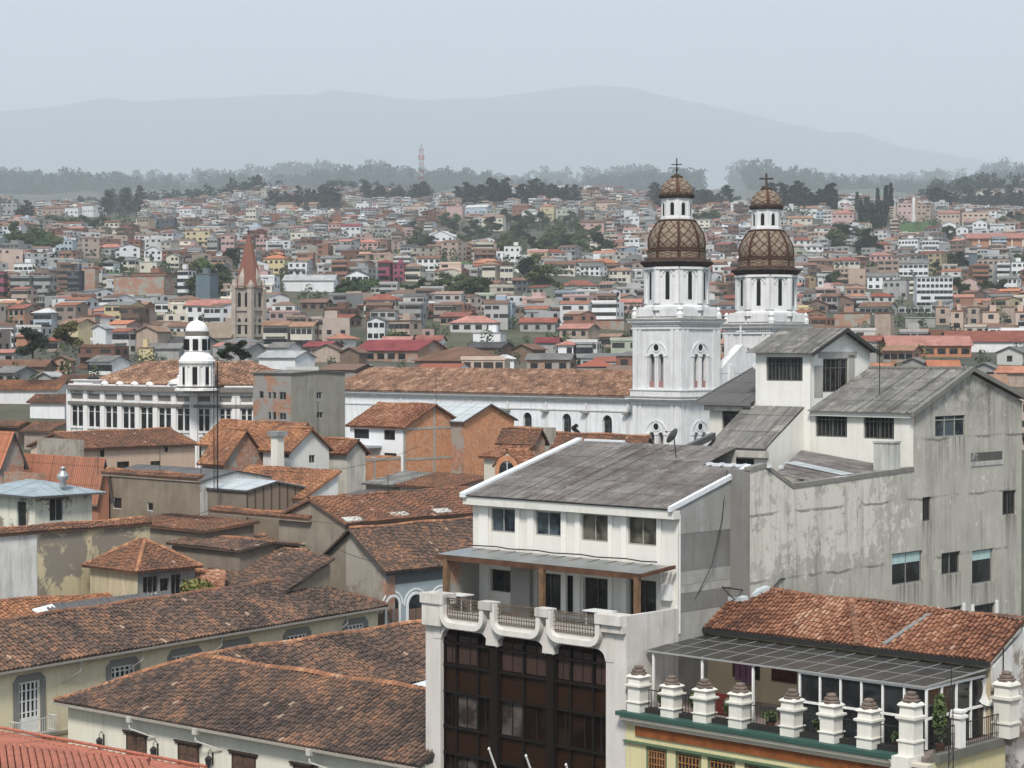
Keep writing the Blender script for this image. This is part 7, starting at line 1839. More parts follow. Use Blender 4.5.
# listed houses: x0, x1, eave row, foot row, wall, roof, kind, storeys, windows front, [side px], note
LIST = [
 # hillside, left
 (65, 80, 208, 217, 'white', LGR, 'flat', 1, 3), (81, 99, 205, 217, 'white', BRN, 'gx', 1, 4), (136, 154, 217, 231, 'tan', GRY, 'gx', 2, 4), (156, 176, 219, 231, 'dark', GRY, 'flat', 2, 4), (179, 195, 208, 222, 'white', ORG, 'hip', 2, 3),
 (55, 76, 240, 252, 'blue', WHT, 'flat', 2, 4), (59, 76, 251, 265, 'orange', GRY, 'flat', 2, 4), (47, 58, 252, 264, 'white', LGR, 'flat', 2, 2), (97, 124, 247, 256, 'grey', SAL, 'hip', 1, 4), (144, 164, 250, 261, 'white', WHT, 'gy', 2, 3),
 (110, 177, 276, 296, 'brick', BRN, 'flat', 2, 0), (130, 176, 273, 286, 'brick', BRN, 'flat', 2, 0), (177, 194, 270, 298, 'white', MAR, 'flat', 4, 3), (195, 216, 274, 301, 'glass', GRY, 'flat', 4, 0), (67, 84, 271, 295, 'dark', GRY, 'flat', 4, 3), (-8, 6, 272, 298, 'magenta', MAR, 'flat', 3, 3),
 (10, 32, 276, 298, 'grey', WHT, 'flat', 3, 4), (33, 54, 276, 298, 'grey', WHT, 'flat', 3, 4), (84, 98, 268, 294, 'brick', BRN, 'flat', 3, 0), (185, 212, 231, 247, 'yellow', TAN, 'flat', 3, 4), (221, 236, 235, 252, 'pink', SAL, 'flat', 3, 3), (222, 237, 252, 264, 'tan', MAR, 'gx', 2, 3),
 (246, 258, 208, 226, 'cream', TAN, 'flat', 3, 3), (182, 197, 214, 222, 'white', WHT, 'gy', 1, 2), (207, 220, 238, 252, 'grey', LGR, 'flat', 2, 3), (12, 44, 263, 274, 'white', LGR, 'flat', 1, 5), (100, 118, 262, 274, 'white', GRY, 'hip', 2, 4), (122, 142, 260, 272, 'cream', GRY, 'gx', 2, 4), (166, 182, 256, 268, 'cream', GRY, 'gy', 2, 3), (140, 158, 262, 273, 'cream', WHT, 'flat', 1, 3),
 (0, 12, 196, 208, 'tan', BRN, 'flat', 2, 2), (2, 18, 203, 220, 'grey', DGR, 'flat', 3, 3), (2, 24, 225, 238, 'white', TAN, 'gx', 2, 3), (40, 70, 208, 216, 'tan', BRN, 'gx', 1, 4), (105, 120, 222, 234, 'cream', BRN, 'gx', 2, 3),
 # centre
 (356, 371, 203, 212, 'white', LGR, 'flat', 1, 3), (378, 393, 262, 282, 'magenta', MAR, 'hip', 3, 3), (393, 406, 264, 282, 'magenta', MAR, 'flat', 3, 2), (402, 425, 266, 282, 'cream', TAN, 'hip', 2, 5), (263, 288, 258, 274, 'yellow', ORG, 'hip', 2, 4), (268, 286, 254, 262, 'orange', ORG, 'hip', 1, 3),
 (428, 460, 236, 248, 'white', WHT, 'gy', 2, 4), (417, 442, 258, 271, 'white', BRN, 'gx', 2, 4), (482, 500, 264, 284, 'cream', TAN, 'hip', 2, 4), (500, 514, 266, 284, 'cream', GRY, 'flat', 2, 3), (345, 371, 275, 289, 'white', DGR, 'gy', 2, 4), (283, 336, 280, 292, 'white', LGR, 'gx', 1, 0),
 (363, 403, 299, 315, 'cream', RED, 'hip', 2, 6), (328, 343, 223, 234, 'pink', ORG, 'hip', 2, 3), (256, 268, 238, 254, 'pink', GRY, 'flat', 3, 3), (401, 431, 206, 215, 'peach', TAN, 'flat', 1, 6), (465, 492, 207, 217, 'blue', WHT, 'gx', 1, 5), (446, 465, 206, 221, 'pink', BRN, 'flat', 2, 0),
 (482, 506, 217, 231, 'cream', TAN, 'gx', 2, 4), (357, 380, 242, 254, 'pink', SAL, 'hip', 2, 4), (380, 391, 240, 254, 'brick', BRN, 'flat', 2, 0), (290, 318, 232, 246, 'cream', BRN, 'flat', 2, 4), (340, 362, 226, 238, 'white', MAR, 'gx', 2, 4), (374, 398, 228, 240, 'grey', LGR, 'flat', 2, 5), (400, 420, 246, 258, 'pale', DGR, 'gx', 2, 4), (296, 320, 204, 212, 'tan', TAN, 'gx', 1, 4), (276, 296, 204, 214, 'peach', BRN, 'gx', 1, 3),
 (320, 345, 258, 270, 'grey', GRY, 'gx', 2, 3), (288, 308, 262, 276, 'white', LGR, 'flat', 2, 3), (504, 522, 246, 262, 'white', BRN, 'flat', 2, 3),
 (522, 541, 211, 222, 'white', LGR, 'hip', 1, 4), (540, 556, 206, 222, 'yellow', ORG, 'hip', 2, 3), (556, 574, 209, 222, 'greenish', TAN, 'flat', 2, 3), (624, 634, 210, 222, 'white', WHT, 'flat', 2, 0), (629, 641, 216, 232, 'white', LGR, 'flat', 2, 2), (609, 634, 270, 283, 'cream', TAN, 'hip', 2, 5), (514, 543, 262, 273, 'white', LGR, 'hip', 1, 5),
 (545, 577, 264, 276, 'cream', BRN, 'gx', 2, 5), (621, 643, 302, 314, 'salmon' if 0 else 'pink', SAL, 'gx', 1, 3), (560, 600, 285, 294, 'pale', RED, 'hip', 1, 5), (580, 608, 266, 276, 'white', GRY, 'gx', 2, 4), (600, 620, 284, 296, 'cream', TAN, 'gx', 2, 4), (512, 534, 280, 292, 'dark', BRN, 'gx', 2, 4), (580, 606, 222, 236, 'pink', BRN, 'gx', 2, 3), (590, 612, 238, 250, 'cream', BRN, 'flat', 2, 3),
 (512, 530, 206, 216, 'brick', BRN, 'gx', 1, 3), (596, 622, 202, 212, 'peach', BRN, 'gx', 1, 4), (648, 660, 226, 236, 'cream', SAL, 'hip', 1, 2), (726, 742, 275, 292, 'brown', RED, 'hip', 2, 3), (722, 744, 298, 308, 'brown', RED, 'gx', 1, 3),
 # right
 (838, 851, 201, 212, 'white', WHT, 'gy', 2, 2), (832, 857, 213, 227, 'pink', SAL, 'hip', 2, 4), (897, 912, 203, 223, 'pink', BRN, 'flat', 3, 3), (912, 928, 204, 223, 'tan', BRN, 'flat', 3, 3), (899, 922, 239, 253, 'white', DGR, 'flat', 2, 6), (922, 940, 240, 253, 'white', GRY, 'flat', 2, 5), (938, 962, 213, 227, 'peach', SAL, 'gx', 2, 5), (962, 990, 212, 226, 'peach', TAN, 'flat', 2, 5),
 (942, 956, 224, 241, 'white', WHT, 'gy', 2, 2), (956, 970, 228, 242, 'white', WHT, 'gy', 2, 2), (973, 990, 222, 235, 'white', WHT, 'gy', 2, 3), (990, 1005, 225, 235, 'white', LGR, 'gx', 1, 3), (870, 894, 255, 268, 'pink', SAL, 'hip', 2, 4), (834, 862, 260, 274, 'cream', RED, 'hip', 2, 5), (917, 954, 277, 307, 'white', LGR, 'flat', 5, 8), (899, 932, 263, 277, 'white', GRY, 'gx', 2, 6), (869, 895, 296, 303, 'pale', RED, 'hip', 1, 3),
 (978, 1012, 259, 274, 'tan', DGR, 'flat', 2, 6), (1012, 1034, 262, 276, 'white', LGR, 'flat', 2, 4), (970, 977, 254, 276, 'glass', DGR, 'flat', 4, 0), (874, 892, 244, 252, 'pink', RED, 'hip', 1, 3), (818, 838, 276, 290, 'white', LGR, 'gx', 1, 4), (792, 812, 240, 250, 'white', RED, 'hip', 2, 3), (806, 826, 246, 256, 'white', LGR, 'hip', 2, 3), (958, 985, 282, 296, 'pink', SAL, 'gy', 2, 3), (1000, 1024, 278, 292, 'white', GRY, 'gx', 2, 4), (868, 898, 276, 290, 'white', GRY, 'gx', 2, 4), (884, 912, 280, 300, 'grey', GRY, 'flat', 2, 4), (822, 846, 296, 312, 'grey', BRN, 'gx', 2, 3), (862, 900, 306, 316, 'pale', BRN, 'gx', 1, 5), (788, 814, 218, 228, 'cream', TAN, 'gx', 2, 4), (800, 818, 208, 218, 'white', TAN, 'gx', 1, 3), (780, 800, 206, 214, 'white', ORG, 'flat', 1, 4),
 # foot of the hill, left of the tower
 (6, 35, 308, 334, 'brick', RED, 'gx', 2, 3), (32, 59, 312, 331, 'blue', WHT, 'hip', 2, 3), (60, 90, 323, 341, 'yellow', TAN, 'gx', 2, 3), (86, 98, 316, 330, 'brick', BRN, 'flat', 2, 0), (111, 135, 331, 350, 'pale', RED, 'gx', 2, 3), (91, 112, 328, 350, 'white', LGR, 'gy', 2, 0), (135, 166, 331, 349, 'tan', TAN, 'gy', 2, 0), (16, 33, 336, 350, 'orange', SAL, 'gx', 1, 0), (44, 64, 340, 349, 'tan', RED, 'gx', 1, 2),
 (86, 125, 361, 371, 'white', GRY, 'gx', 1, 5), (51, 72, 360, 372, 'brick', BRN, 'gy', 1, 0), (142, 156, 348, 362, 'yellow', TAN, 'flat', 1, 0), (148, 182, 348, 362, 'grey', GRY, 'gx', 1, 0), (166, 214, 342, 358, 'grey', DGR, 'gx', 1, 0), (185, 235, 305, 317, 'white', SAL, 'gx', 2, 5), (224, 232, 306, 317, 'white', SAL, 'gy', 2, 2), (155, 170, 303, 318, 'white', LGR, 'flat', 1, 2), (166, 200, 326, 340, 'white', BRN, 'gx', 1, 3), (216, 262, 348, 360, 'grey', GRY, 'gx', 1, 0),
 (-10, 62, 389, 399, 'white', ORG, 'gx', 1, 0), (-8, 30, 372, 384, 'grey', GRY, 'gx', 1, 2), (28, 72, 402, 418, 'white', TAN, 'gx', 1, 0), (-8, 48, 366, 374, 'brown', BRN, 'gx', 1, 0), (20, 70, 431, 442, 'tan', BRN, 'gx', 1, 0), (-10, 28, 426, 440, 'brown', BRN, 'gx', 1, 0), (56, 92, 382, 392, 'tan', BRN, 'gx', 1, 0), (-8, 20, 352, 364, 'grey', SAL, 'gx', 1, 2), (36, 60, 376, 390, 'grey', LGR, 'gy', 1, 0),
 (263, 290, 325, 344, 'cream', TAN, 'gx', 2, 4), (290, 317, 326, 344, 'cream', TAN, 'gx', 2, 4), (266, 300, 347, 356, 'white', GRY, 'gx', 1, 4), (256, 312, 357, 368, 'white', LGR, 'gx', 1, 0), (326, 356, 338, 350, 'pale', ORG, 'hip', 1, 3), (381, 414, 341, 350, 'grey', SAL, 'gx', 1, 3), (367, 388, 320, 335, 'white', GRY, 'gy', 2, 3), (388, 421, 321, 336, 'tan', BRN, 'flat', 2, 4), (473, 506, 333, 342, 'white', WHT, 'flat', 1, 0), (468, 514, 347, 358, 'brown', DGR, 'gx', 1, 0),
 (352, 446, 350, 361, 'brick', MAR, 'gx', 1, 6), (302, 340, 346, 360, 'tan', MAR, 'gx', 1, 3), (415, 445, 340, 348, 'white', RED, 'gx', 1, 3), (340, 366, 352, 366, 'brown', BRN, 'gy', 1, 0), (312, 342, 350, 370, 'tan', BRN, 'gy', 1, 0), (413, 512, 360, 370, 'brown', BRN, 'hip', 1, 0), (495, 515, 358, 368, 'white', WHT, 'hip', 1, 0),
 (512, 546, 349, 360, 'brown', BRN, 'gy', 1, 0), (563, 578, 344, 360, 'white', SAL, 'hip', 2, 2), (578, 594, 344, 358, 'grey', LGR, 'flat', 2, 2), (527, 576, 359, 370, 'brick', GRY, 'gx', 1, 3), (536, 562, 342, 350, 'grey', MAR, 'gx', 1, 0), (596, 636, 320, 334, 'brick', BRN, 'flat', 1, 0), (560, 600, 328, 338, 'tan', SAL, 'gx', 1, 3), (600, 625, 336, 350, 'tan', TAN, 'gx', 1, 4), (520, 560, 322, 334, 'grey', RED, 'gx', 1, 3), (440, 478, 316, 326, 'tan', RED, 'gx', 1, 4), (450, 500, 322, 332, 'pale', SAL, 'hip', 1, 4), (478, 512, 300, 312, 'cream', TAN, 'flat', 2, 4), (326, 360, 318, 330, 'brown', RED, 'gx', 1, 3), (300, 330, 302, 316, 'brown', BRN, 'gx', 1, 3),
 # foot of the hill, right
 (835, 876, 313, 334, 'brick', BRN, 'flat', 2, 0), (876, 896, 313, 332, 'tan', BRN, 'flat', 3, 0), (936, 950, 307, 330, 'tan', TAN, 'flat', 2, 1), (952, 968, 311, 330, 'peach', ORG, 'flat', 2, 1), (968, 982, 307, 330, 'tan', TAN, 'flat', 2, 1), (983, 1002, 312, 330, 'peach', ORG, 'flat', 2, 1), (1002, 1016, 307, 330, 'tan', TAN, 'flat', 2, 1), (1016, 1036, 312, 330, 'peach', ORG, 'flat', 2, 1), (906, 938, 318, 332, 'grey', LGR, 'flat', 1, 1), (950, 1050, 341, 348, 'white', RED, 'gx', 1, 0), (889, 975, 345, 358, 'orange', SAL, 'gx', 1, 7), (862, 894, 340, 352, 'brown', RED, 'gx', 1, 0), (868, 898, 366, 378, 'grey', ORG, 'gx', 1, 0), (930, 962, 366, 378, 'brown', ORG, 'gx', 1, 0), (905, 930, 362, 374, 'grey', GRY, 'gy', 1, 0), (975, 1004, 368, 384, 'grey', GRY, 'gy', 1, 2), (1000, 1036, 352, 366, 'pale', GRY, 'gy', 1, 1), (1000, 1040, 372, 386, 'tan', ORG, 'gx', 1, 0), (900, 936, 307, 313, 'white', LGR, 'flat', 1, 5), (806, 832, 304, 316, 'brown', RED, 'gy', 1, 2), (832, 858, 300, 312, 'brown', RED, 'gy', 1, 2), (886, 926, 350, 360, 'brick', TAN, 'gx', 1, 4),
]
random.seed(21)
RECTS = []
USED = {}; ALLH = []
def cellfree(x, y, r):
    for fx, fy, fr_ in FOOT:
        if (fx - x) ** 2 + (fy - y) ** 2 < (fr_ + r) ** 2: return False
    gx, gy = int(x // 20), int(y // 20)
    for i in range(gx - 2, gx + 3):
        for j in range(gy - 2, gy + 3):
            for (hx, hy, hr) in USED.get((i, j), ()):
                if (hx - x) ** 2 + (hy - y) ** 2 < (hr + r) ** 2: return False
    return True
def occupy(x, y, r): USED.setdefault((int(x // 20), int(y // 20)), []).append((x, y, r))
STN = {1: 'one-storey', 2: 'two-storey', 3: 'three-storey', 4: 'four-storey', 5: 'five-storey'}
SHAPE = {'flat': 'flat roof', 'gx': 'ridged roof', 'gy': 'gabled roof', 'hip': 'hipped roof', 'shed': 'sloping roof'}
for (x0, x1, ye, yb, wl, rf, kind, st, nf) in LIST:
    hgt = 3.1 * st + .4
    if yb < 315: D = D_at((x0 + x1) / 2, yb)
    else: D = Dfor((x0 + x1) / 2, ye, hgt)
    wm = (x1 - x0) / FP * D; h = max(2.6, (yb - ye) / FP * D) if yb < 315 else hgt
    yaw = random.choice((4, 8, 14, 20)) if kind != 'gx' or wm > 20 else random.choice((6, 12, 30))
    if 400 < D < 700 and random.random() < .5: yaw = 30
    b = R(yaw); xr = (x1 - 512) / FP
    dep = min(max(7, wm * .6), 16)
    # visible width = w cos b + dep sin b
    w = max(4, (wm - dep * math.sin(b)) / math.cos(b)); 
    if w < 5: dep *= .5; w = max(4, (wm - dep * math.sin(b)) / math.cos(b))
    # near corner sits left of the right edge by the side's width
    X = xr * D - dep * math.sin(b)
    ze = ray(x1, ye)[2] * D + CZ
    zb = ze - h
    big = D < 700
    T = fh(X, D, w, dep, h, yaw, jit(WCOL[wl], .88, 1.03), jit(rf, .8, 1.05), kind, nf, random.choice((0, 1, 2)) if nf else 0, st, '?', zb=zb, smat={'brick': 'brick_rough' if D < 900 else 'plaster_dirty'}.get(wl, 'plaster_dirty' if wl in ('grey', 'tan', 'brown') else 'plaster'), balcony=(st > 1 and random.random() < .3 and wl not in ('brick', 'glass')), rs=.42 if kind in ('gy', 'hip') else .36, rmat='far_roof' if D > 440 or rf not in (RED, ORG, SAL, BRN, TAN) or kind == 'flat' else 'tile_brown' if rf in (BRN, TAN) else 'tile_orange')
    ALLH.append((T, (x0 + x1) / 2, (ye + yb) / 2, '%s %s house with %s %s' % (wl if wl != 'glass' else 'blue glazed', STN[st], ROOFN[rf], SHAPE[kind])))
    occupy(X, D, max(w, dep) * .55); RECTS.append((x0, x1, ye, yb, D))
    # let big footprints occupy more
    cx, cy = X - w / 2 * math.cos(b), D + dep / 2; occupy(cx, cy, max(w, dep) * .5)
# ---- green zones (pixels) where trees stand instead of houses: x0,y0,x1,y1, kind, count, height m
ZONES = [(102, 206, 142, 232, 'eucalyptus', 9, 33, 'tall dark eucalyptus in the clump on the left hillside'), (15, 218, 30, 226, 'pine', 3, 20, 'dark pine at the far left hillside'), (2, 240, 52, 257, 'broad', 12, 13, 'dark green tree in the grove at the left edge'),
         (38, 222, 108, 233, 'broad', 12, 11, 'green tree on the slope left of the tall eucalyptus clump'), (272, 206, 342, 213, 'pine', 16, 26, 'dark pine on the skyline above the spire'), (322, 206, 336, 216, 'broad', 3, 20, 'broad tree at the right end of the skyline pines'),
         (366, 200, 430, 205, 'pine', 17, 24, 'dark tree on the skyline left of the radio mast'), (458, 201, 512, 207, 'pine', 11, 26, 'dark tree on the skyline right of the radio mast'), (520, 202, 578, 206, 'pine', 9, 26, 'dark tree on the skyline left of the church towers'),
         (444, 226, 500, 252, 'broad', 15, 14, 'dark green tree left of the big tree mass'), (500, 222, 606, 262, 'broad', 38, 15, 'dark tree in the big wooded slope mid-picture'), (410, 232, 436, 262, 'broad', 8, 12, 'green tree beside the white modern house'), (526, 282, 546, 300, 'broad', 5, 14, 'round green tree below the wooded slope'), (455, 292, 492, 306, 'broad', 7, 12, 'green tree below the grassy terraces mid-picture'),
         (340, 292, 450, 300, 'broad', 16, 10, 'green tree along the street below the magenta house'), (650, 204, 740, 212, 'pine', 16, 26, 'dark tree on the skyline behind the church towers'), (770, 204, 840, 212, 'pine', 18, 24, 'dark tree on the skyline right of the church towers'),
         (856, 212, 866, 233, 'cypress', 4, 26, 'tall cypress left of the green sports field'), (868, 214, 892, 238, 'cypress', 8, 30, 'very tall dark cypress beside the green sports field'), (829, 236, 848, 254, 'broad', 6, 15, 'round dark tree below the cypresses'), (854, 240, 876, 260, 'broad', 7, 13, 'green tree right under the cypresses'), (928, 204, 950, 212, 'pine', 6, 24, 'dark tree above the white gabled houses'),
         (955, 206, 1022, 212, 'pine', 12, 24, 'dark tree on the skyline at far right'), (1000, 222, 1026, 232, 'broad', 6, 12, 'green tree at the right edge above the pillared brick building'), (696, 220, 716, 232, 'broad', 5, 16, 'dark tree between the two church towers'), (944, 236, 960, 246, 'broad', 3, 13, 'dark tree among the white gabled houses'), (1006, 262, 1020, 274, 'broad', 2, 10, 'small tree at the right edge'), (98, 268, 122, 280, 'broad', 5, 9, 'small green tree by the large brick party wall'), (184, 288, 200, 302, 'broad', 4, 14, 'dark tree by the glazed block'), (212, 280, 232, 298, 'broad', 5, 11, 'green tree left of the spire'), (232, 260, 250, 282, 'broad', 4, 12, 'dark tree behind the spire'), (936, 268, 972, 280, 'broad', 5, 11, 'green tree by the five-storey white block'), (826, 284, 842, 298, 'broad', 3, 10, 'small green tree right of the church towers'), (956, 290, 1010, 300, 'broad', 6, 9, 'small tree below the pillared brick building')]
def inzone(px, py, pad=0):
    for z in ZONES:
        if z[0] - pad <= px <= z[2] + pad and z[1] - pad <= py <= z[3] + pad: return True
    return 896 < px < 940 and 221 < py < 239 or 428 < px < 480 and 262 < py < 274 or 466 < px < 492 and 284 < py < 300
def tree_mesh(kind, seed, n):
    rnd = random.Random(seed); st = random.getstate(); random.seed(seed)
    crown, trunk = MB(), MB()
    blobs = []
    if kind == 'broad':
        trunk.tube((0, 0, -.05), (.01, .01, .35), .03, 6, .02)
        for i in range(7): a = i * .9; trunk.tube((.01, .01, .3), (.2 * math.cos(a), .2 * math.sin(a), .55 + .04 * (i % 3)), .016, 4, .006)
        for i in range(20):
            a = i * 2.4; z = .17 + .68 * ((i * .37) % 1); rr = .36 * math.sin(min(1, (1.04 - z) * 1.5) * 1.5) * rnd.uniform(.35, 1); blobs.append((rr * math.cos(a), rr * math.sin(a), z, .11 + .07 * rnd.random()))
    elif kind == 'eucalyptus':
        trunk.tube((0, 0, -.05), (.02, 0, .9), .018, 6, .006)
        for i in range(8): a = i * 2.4; z = .35 + .07 * i; trunk.tube((.01, 0, z), (.16 * math.cos(a), .16 * math.sin(a), z + .12), .007, 4, .003)
        for i in range(14):
            a = i * 2.4; z = .3 + .66 * i / 13; rr = .2 * (1.15 - z) * rnd.uniform(.5, 1.2); blobs.append((rr * math.cos(a), rr * math.sin(a), z, .065 + .05 * rnd.random()))
    elif kind == 'cypress':
        trunk.tube((0, 0, -.05), (0, 0, .8), .02, 6, .006)
        for i in range(12): z = .1 + .8 * i / 11; blobs.append((rnd.uniform(-.015, .015), rnd.uniform(-.015, .015), z, .075 * (1 - abs(z - .4) * .95)))
    else:
        trunk.tube((0, 0, -.05), (0, 0, .85), .02, 6, .006)
        for i in range(13):
            a = i * 2.4; z = .1 + .8 * i / 12; rr = .24 * (1.05 - z) ** .6 * rnd.uniform(.3, 1.1); blobs.append((rr * math.cos(a), rr * math.sin(a), z, .075 + .09 * (1 - z)))
    per = n // len(blobs)
    for bx, by, bz, br in blobs:
        sh = rnd.uniform(.65, 1.15)
        leaves(crown, (bx, by, bz), (br, br, br * (.8 if kind != 'cypress' else 1.5)), per, .04 if kind != 'eucalyptus' else .026, ((sh * .75,) * 3, (sh * 1.15, sh * 1.12, sh)))
    c = crown.build('crown', 'foliage'); t = trunk.build('trunk', 'wood'); a, b = c.data, t.data; bpy.data.objects.remove(c); bpy.data.objects.remove(t); random.setstate(st); return a, b
PROTO = {k: [tree_mesh(k, s, {'broad': 2300, 'eucalyptus': 800, 'cypress': 800, 'pine': 900}[k]) for s in (1, 2, 3)] for k in ('broad', 'eucalyptus', 'cypress', 'pine')}
CN = {'broad': 'tree', 'eucalyptus': 'eucalyptus_tree', 'cypress': 'cypress_tree', 'pine': 'pine_tree'}
FCOL = {'broad': (.055, .085, .035), 'eucalyptus': (.04, .06, .045), 'cypress': (.025, .045, .03), 'pine': (.025, .042, .03)}
def tree(x, y, h, kind, label, group, wide=1.0, col=None, zb=None):
    z = float(terr(x, y)) if zb is None else zb
    o = bpy.data.objects.new(CN[kind], None); COL.objects.link(o); o.location = (x, y, z); BASE[o.name] = (0, 0, 0); o.rotation_euler = (0, 0, random.random() * 6.28)
    tag(o, label, 'tree', group); me = random.choice(PROTO[kind]); k = random.uniform(.65, 1.35); c = col or FCOL[kind]; c = (c[0] * random.uniform(.85, 1.35), c[1], c[2] * random.uniform(.8, 1.1))
    for nm, m_, cc in (('crown', me[0], tuple(v * k for v in c)), ('trunk', me[1], (.12, .10, .08))):
        p = bpy.data.objects.new(nm, m_); COL.objects.link(p); p.parent = o; p.scale = (h * wide, h * wide, h); p.color = (*cc, 1)
    return o
random.seed(33)
for zi, (x0, y0, x1, y1, kind, cnt, hh, lab) in enumerate(ZONES):
    for i in range(cnt):
        px = x0 + (x1 - x0) * (i + random.random()) / cnt; py = random.uniform(y0, y1); D = D_at(px, py)
        x, y = ray(px, py)[0] * D, D
        wide = {'broad': 1.25, 'eucalyptus': 1.2, 'cypress': 1.1, 'pine': 1.5}[kind] * random.uniform(.8, 1.2)
        tree(x, y, hh * random.uniform(.6, 1.15) * (1 if kind != 'broad' or D > 900 else .8), kind, lab, lab.replace(lab.split()[0], 'trees:', 1) if False else 'clump ' + str(zi + 1) + ' of hillside trees', wide); occupy(x, y, 3)
# nearer single trees
for px, py, D, h, kind, lab, w, col in ((33, 357, 420, 6.6, 'broad', 'very dark bushy tree beside the orange brick gable at left', 1.25, (.025, .04, .025)), (67, 347, 470, 6.5, 'broad', 'olive-green spreading tree near the left yellow house', 1.25, (.12, .13, .05)), (240, 361, 330, 3.6, 'broad', 'dark round tree right of the white cupola', 1.2, (.025, .035, .02)), (227, 361, 332, 3.3, 'broad', 'dark tree directly beside the white cupola', 1.2, (.025, .035, .02)),
        (609, 366, 520, 5, 'broad', 'bushy dark tree behind the nave roof left of the church tower', 1.4, (.04, .065, .03)), (584, 369, 500, 3, 'broad', 'low bush-like tree behind the nave roof', 1.5, (.05, .07, .035)), (423, 318, 760, 6, 'broad', 'small dark tree behind the tan flat-roofed house', 1.2, None), (879, 334, 640, 4, 'broad', 'small tree under the brown brick block right of the towers', 1.5, None), (576, 438, 252, 1.9, 'broad', 'small dark shrub-like tree at the foot of the nave wall', .8, (.05, .05, .045))):
    x = ray(px, py)[0] * D; tree(x, D, h, kind, lab, None, w, col, zb=CZ + ray(px, py)[2] * D); occupy(x, D, 5)
# ---- fill houses
random.seed(77)
PAL = [('white', 20), ('pale', 14), ('cream', 9), ('yellow', 2), ('grey', 12), ('tan', 13), ('pink', 3), ('brick', 14), ('brown', 8), ('blue', 2), ('peach', 4), ('greenish', 1)]
RPAL = [(BRN, 36), (RED, 8), (ORG, 5), (SAL, 4), (TAN, 16), (GRY, 16), (LGR, 7), (DGR, 10), (MAR, 3), (WHT, 2)]
pick = lambda L: random.choices([a for a, b in L], [b for a, b in L])[0]
cands = []
y = 150.0
while y < 2900:
    k = (y - 330) / 2500; dx = 10.5 + (4 if y > 950 else 1); k = max(k, 0); x = -y * .36 - 20
    while x < y * .36 + 20:
        px = 512 + x / y * FP; X = x + random.uniform(-3, 3); Y = y + random.uniform(-5, 5)
        if Y > 340 or px > 1075 or px < -60: cands.append((X, Y))
        x += dx * random.uniform(.75, 1.35)
    y += (9 if y < 900 else 13.5 if y < 1600 else 16) * random.uniform(.8, 1.3)
fills = []
for X, Y in cands:
    z = float(terr(X, Y)); px, py = pix((X, Y, z))
    if inzone(px, py, 1): continue
    w = random.uniform(6.5, 10.5) if Y < 950 else random.choice((random.uniform(6, 10), random.uniform(8, 17))); d = random.uniform(6.5, 9.5) if Y < 950 else random.uniform(8, 12); r = max(w, d) * .5
    if not cellfree(X, Y, r * .95): continue
    # nothing that would rise in front of the church or the corner building
    if Y < 345 and px < 640: continue
    top = pix((X, Y, z + 7))[1]; hw = w * .5 / Y * FP
    if any(Y < D_ + 4 and px + hw > a_ and px - hw < b_ and top < yb_ - (.25 if Y > 700 else .6) * (yb_ - ye_) and py > ye_ for a_, b_, ye_, yb_, D_ in RECTS): continue
    occupy(X, Y, r * .9)
    fills.append((X, Y, w, d, z, px, py))
NTH = 300 - len(LIST) - 45
fills.sort(key=lambda f: f[1])
vis = [f for f in fills if -15 < f[5] < 1040]
near = vis[:NTH]; nid = {id(f) for f in near}; rest = [f for f in fills if id(f) not in nid]
for (X, Y, w, d, z, px, py) in near:
    wl, rf = pick(PAL), pick(RPAL); st = random.choice((1, 1, 1, 2, 2)) if Y < 600 else random.choice((1, 2, 2, 3)); kind = random.choice(('gx', 'gx', 'gy', 'hip', 'flat' if Y > 550 else 'gx'))
    rf = pick([(BRN, 8), (TAN, 5), (ORG, 3), (RED, 3), (GRY, 3), (MAR, 1), (SAL, 2), (DGR, 1)]); wl = pick([('brick', 6), ('tan', 5), ('white', 6), ('pale', 4), ('grey', 4), ('cream', 3), ('brown', 4), ('orange', 1), ('yellow', 1)])
    T = fh(X, Y, w * 1.25, d * 1.15, 2.7 * st + random.uniform(0, .6), random.choice((8, 25, 40, 44, 47, 70)), jit(WCOL[wl], .75, 1.02), jit(rf, .7, 1.05), kind, random.choice((2, 3, 4)), random.choice((1, 2, 3)), st, '?', zb=z + .1, rs=random.uniform(.38, .55), smat='brick_rough' if wl == 'brick' else 'plaster_dirty' if wl in ('grey', 'tan', 'brown') else 'plaster')
    a = pix((X, Y, z + 3)); ALLH.append((T, a[0], a[1], '%s %s house with %s %s' % (wl, STN[st], ROOFN[rf], SHAPE[kind])))
# labels
lab = {}
for T, px, py, s in ALLH: lab.setdefault((s, where(px, py)), []).append((px, T))
ORD = ['leftmost', 'second from left', 'third from left', 'fourth from left', 'fifth from left', 'sixth from left', 'seventh from left', 'eighth from left', 'ninth from left', 'tenth from left', 'eleventh from left', 'twelfth from left']
for (s, w), L in lab.items():
    L.sort(key=lambda t: t[0])
    for i, (px, T) in enumerate(L): T['label'] = s.replace(' house with', ' house,', 1).replace(' storey', '') + ', ' + w + ((', ' + ORD[i]) if len(L) > 1 else ''); T['group'] = 'houses of the town and hillside'
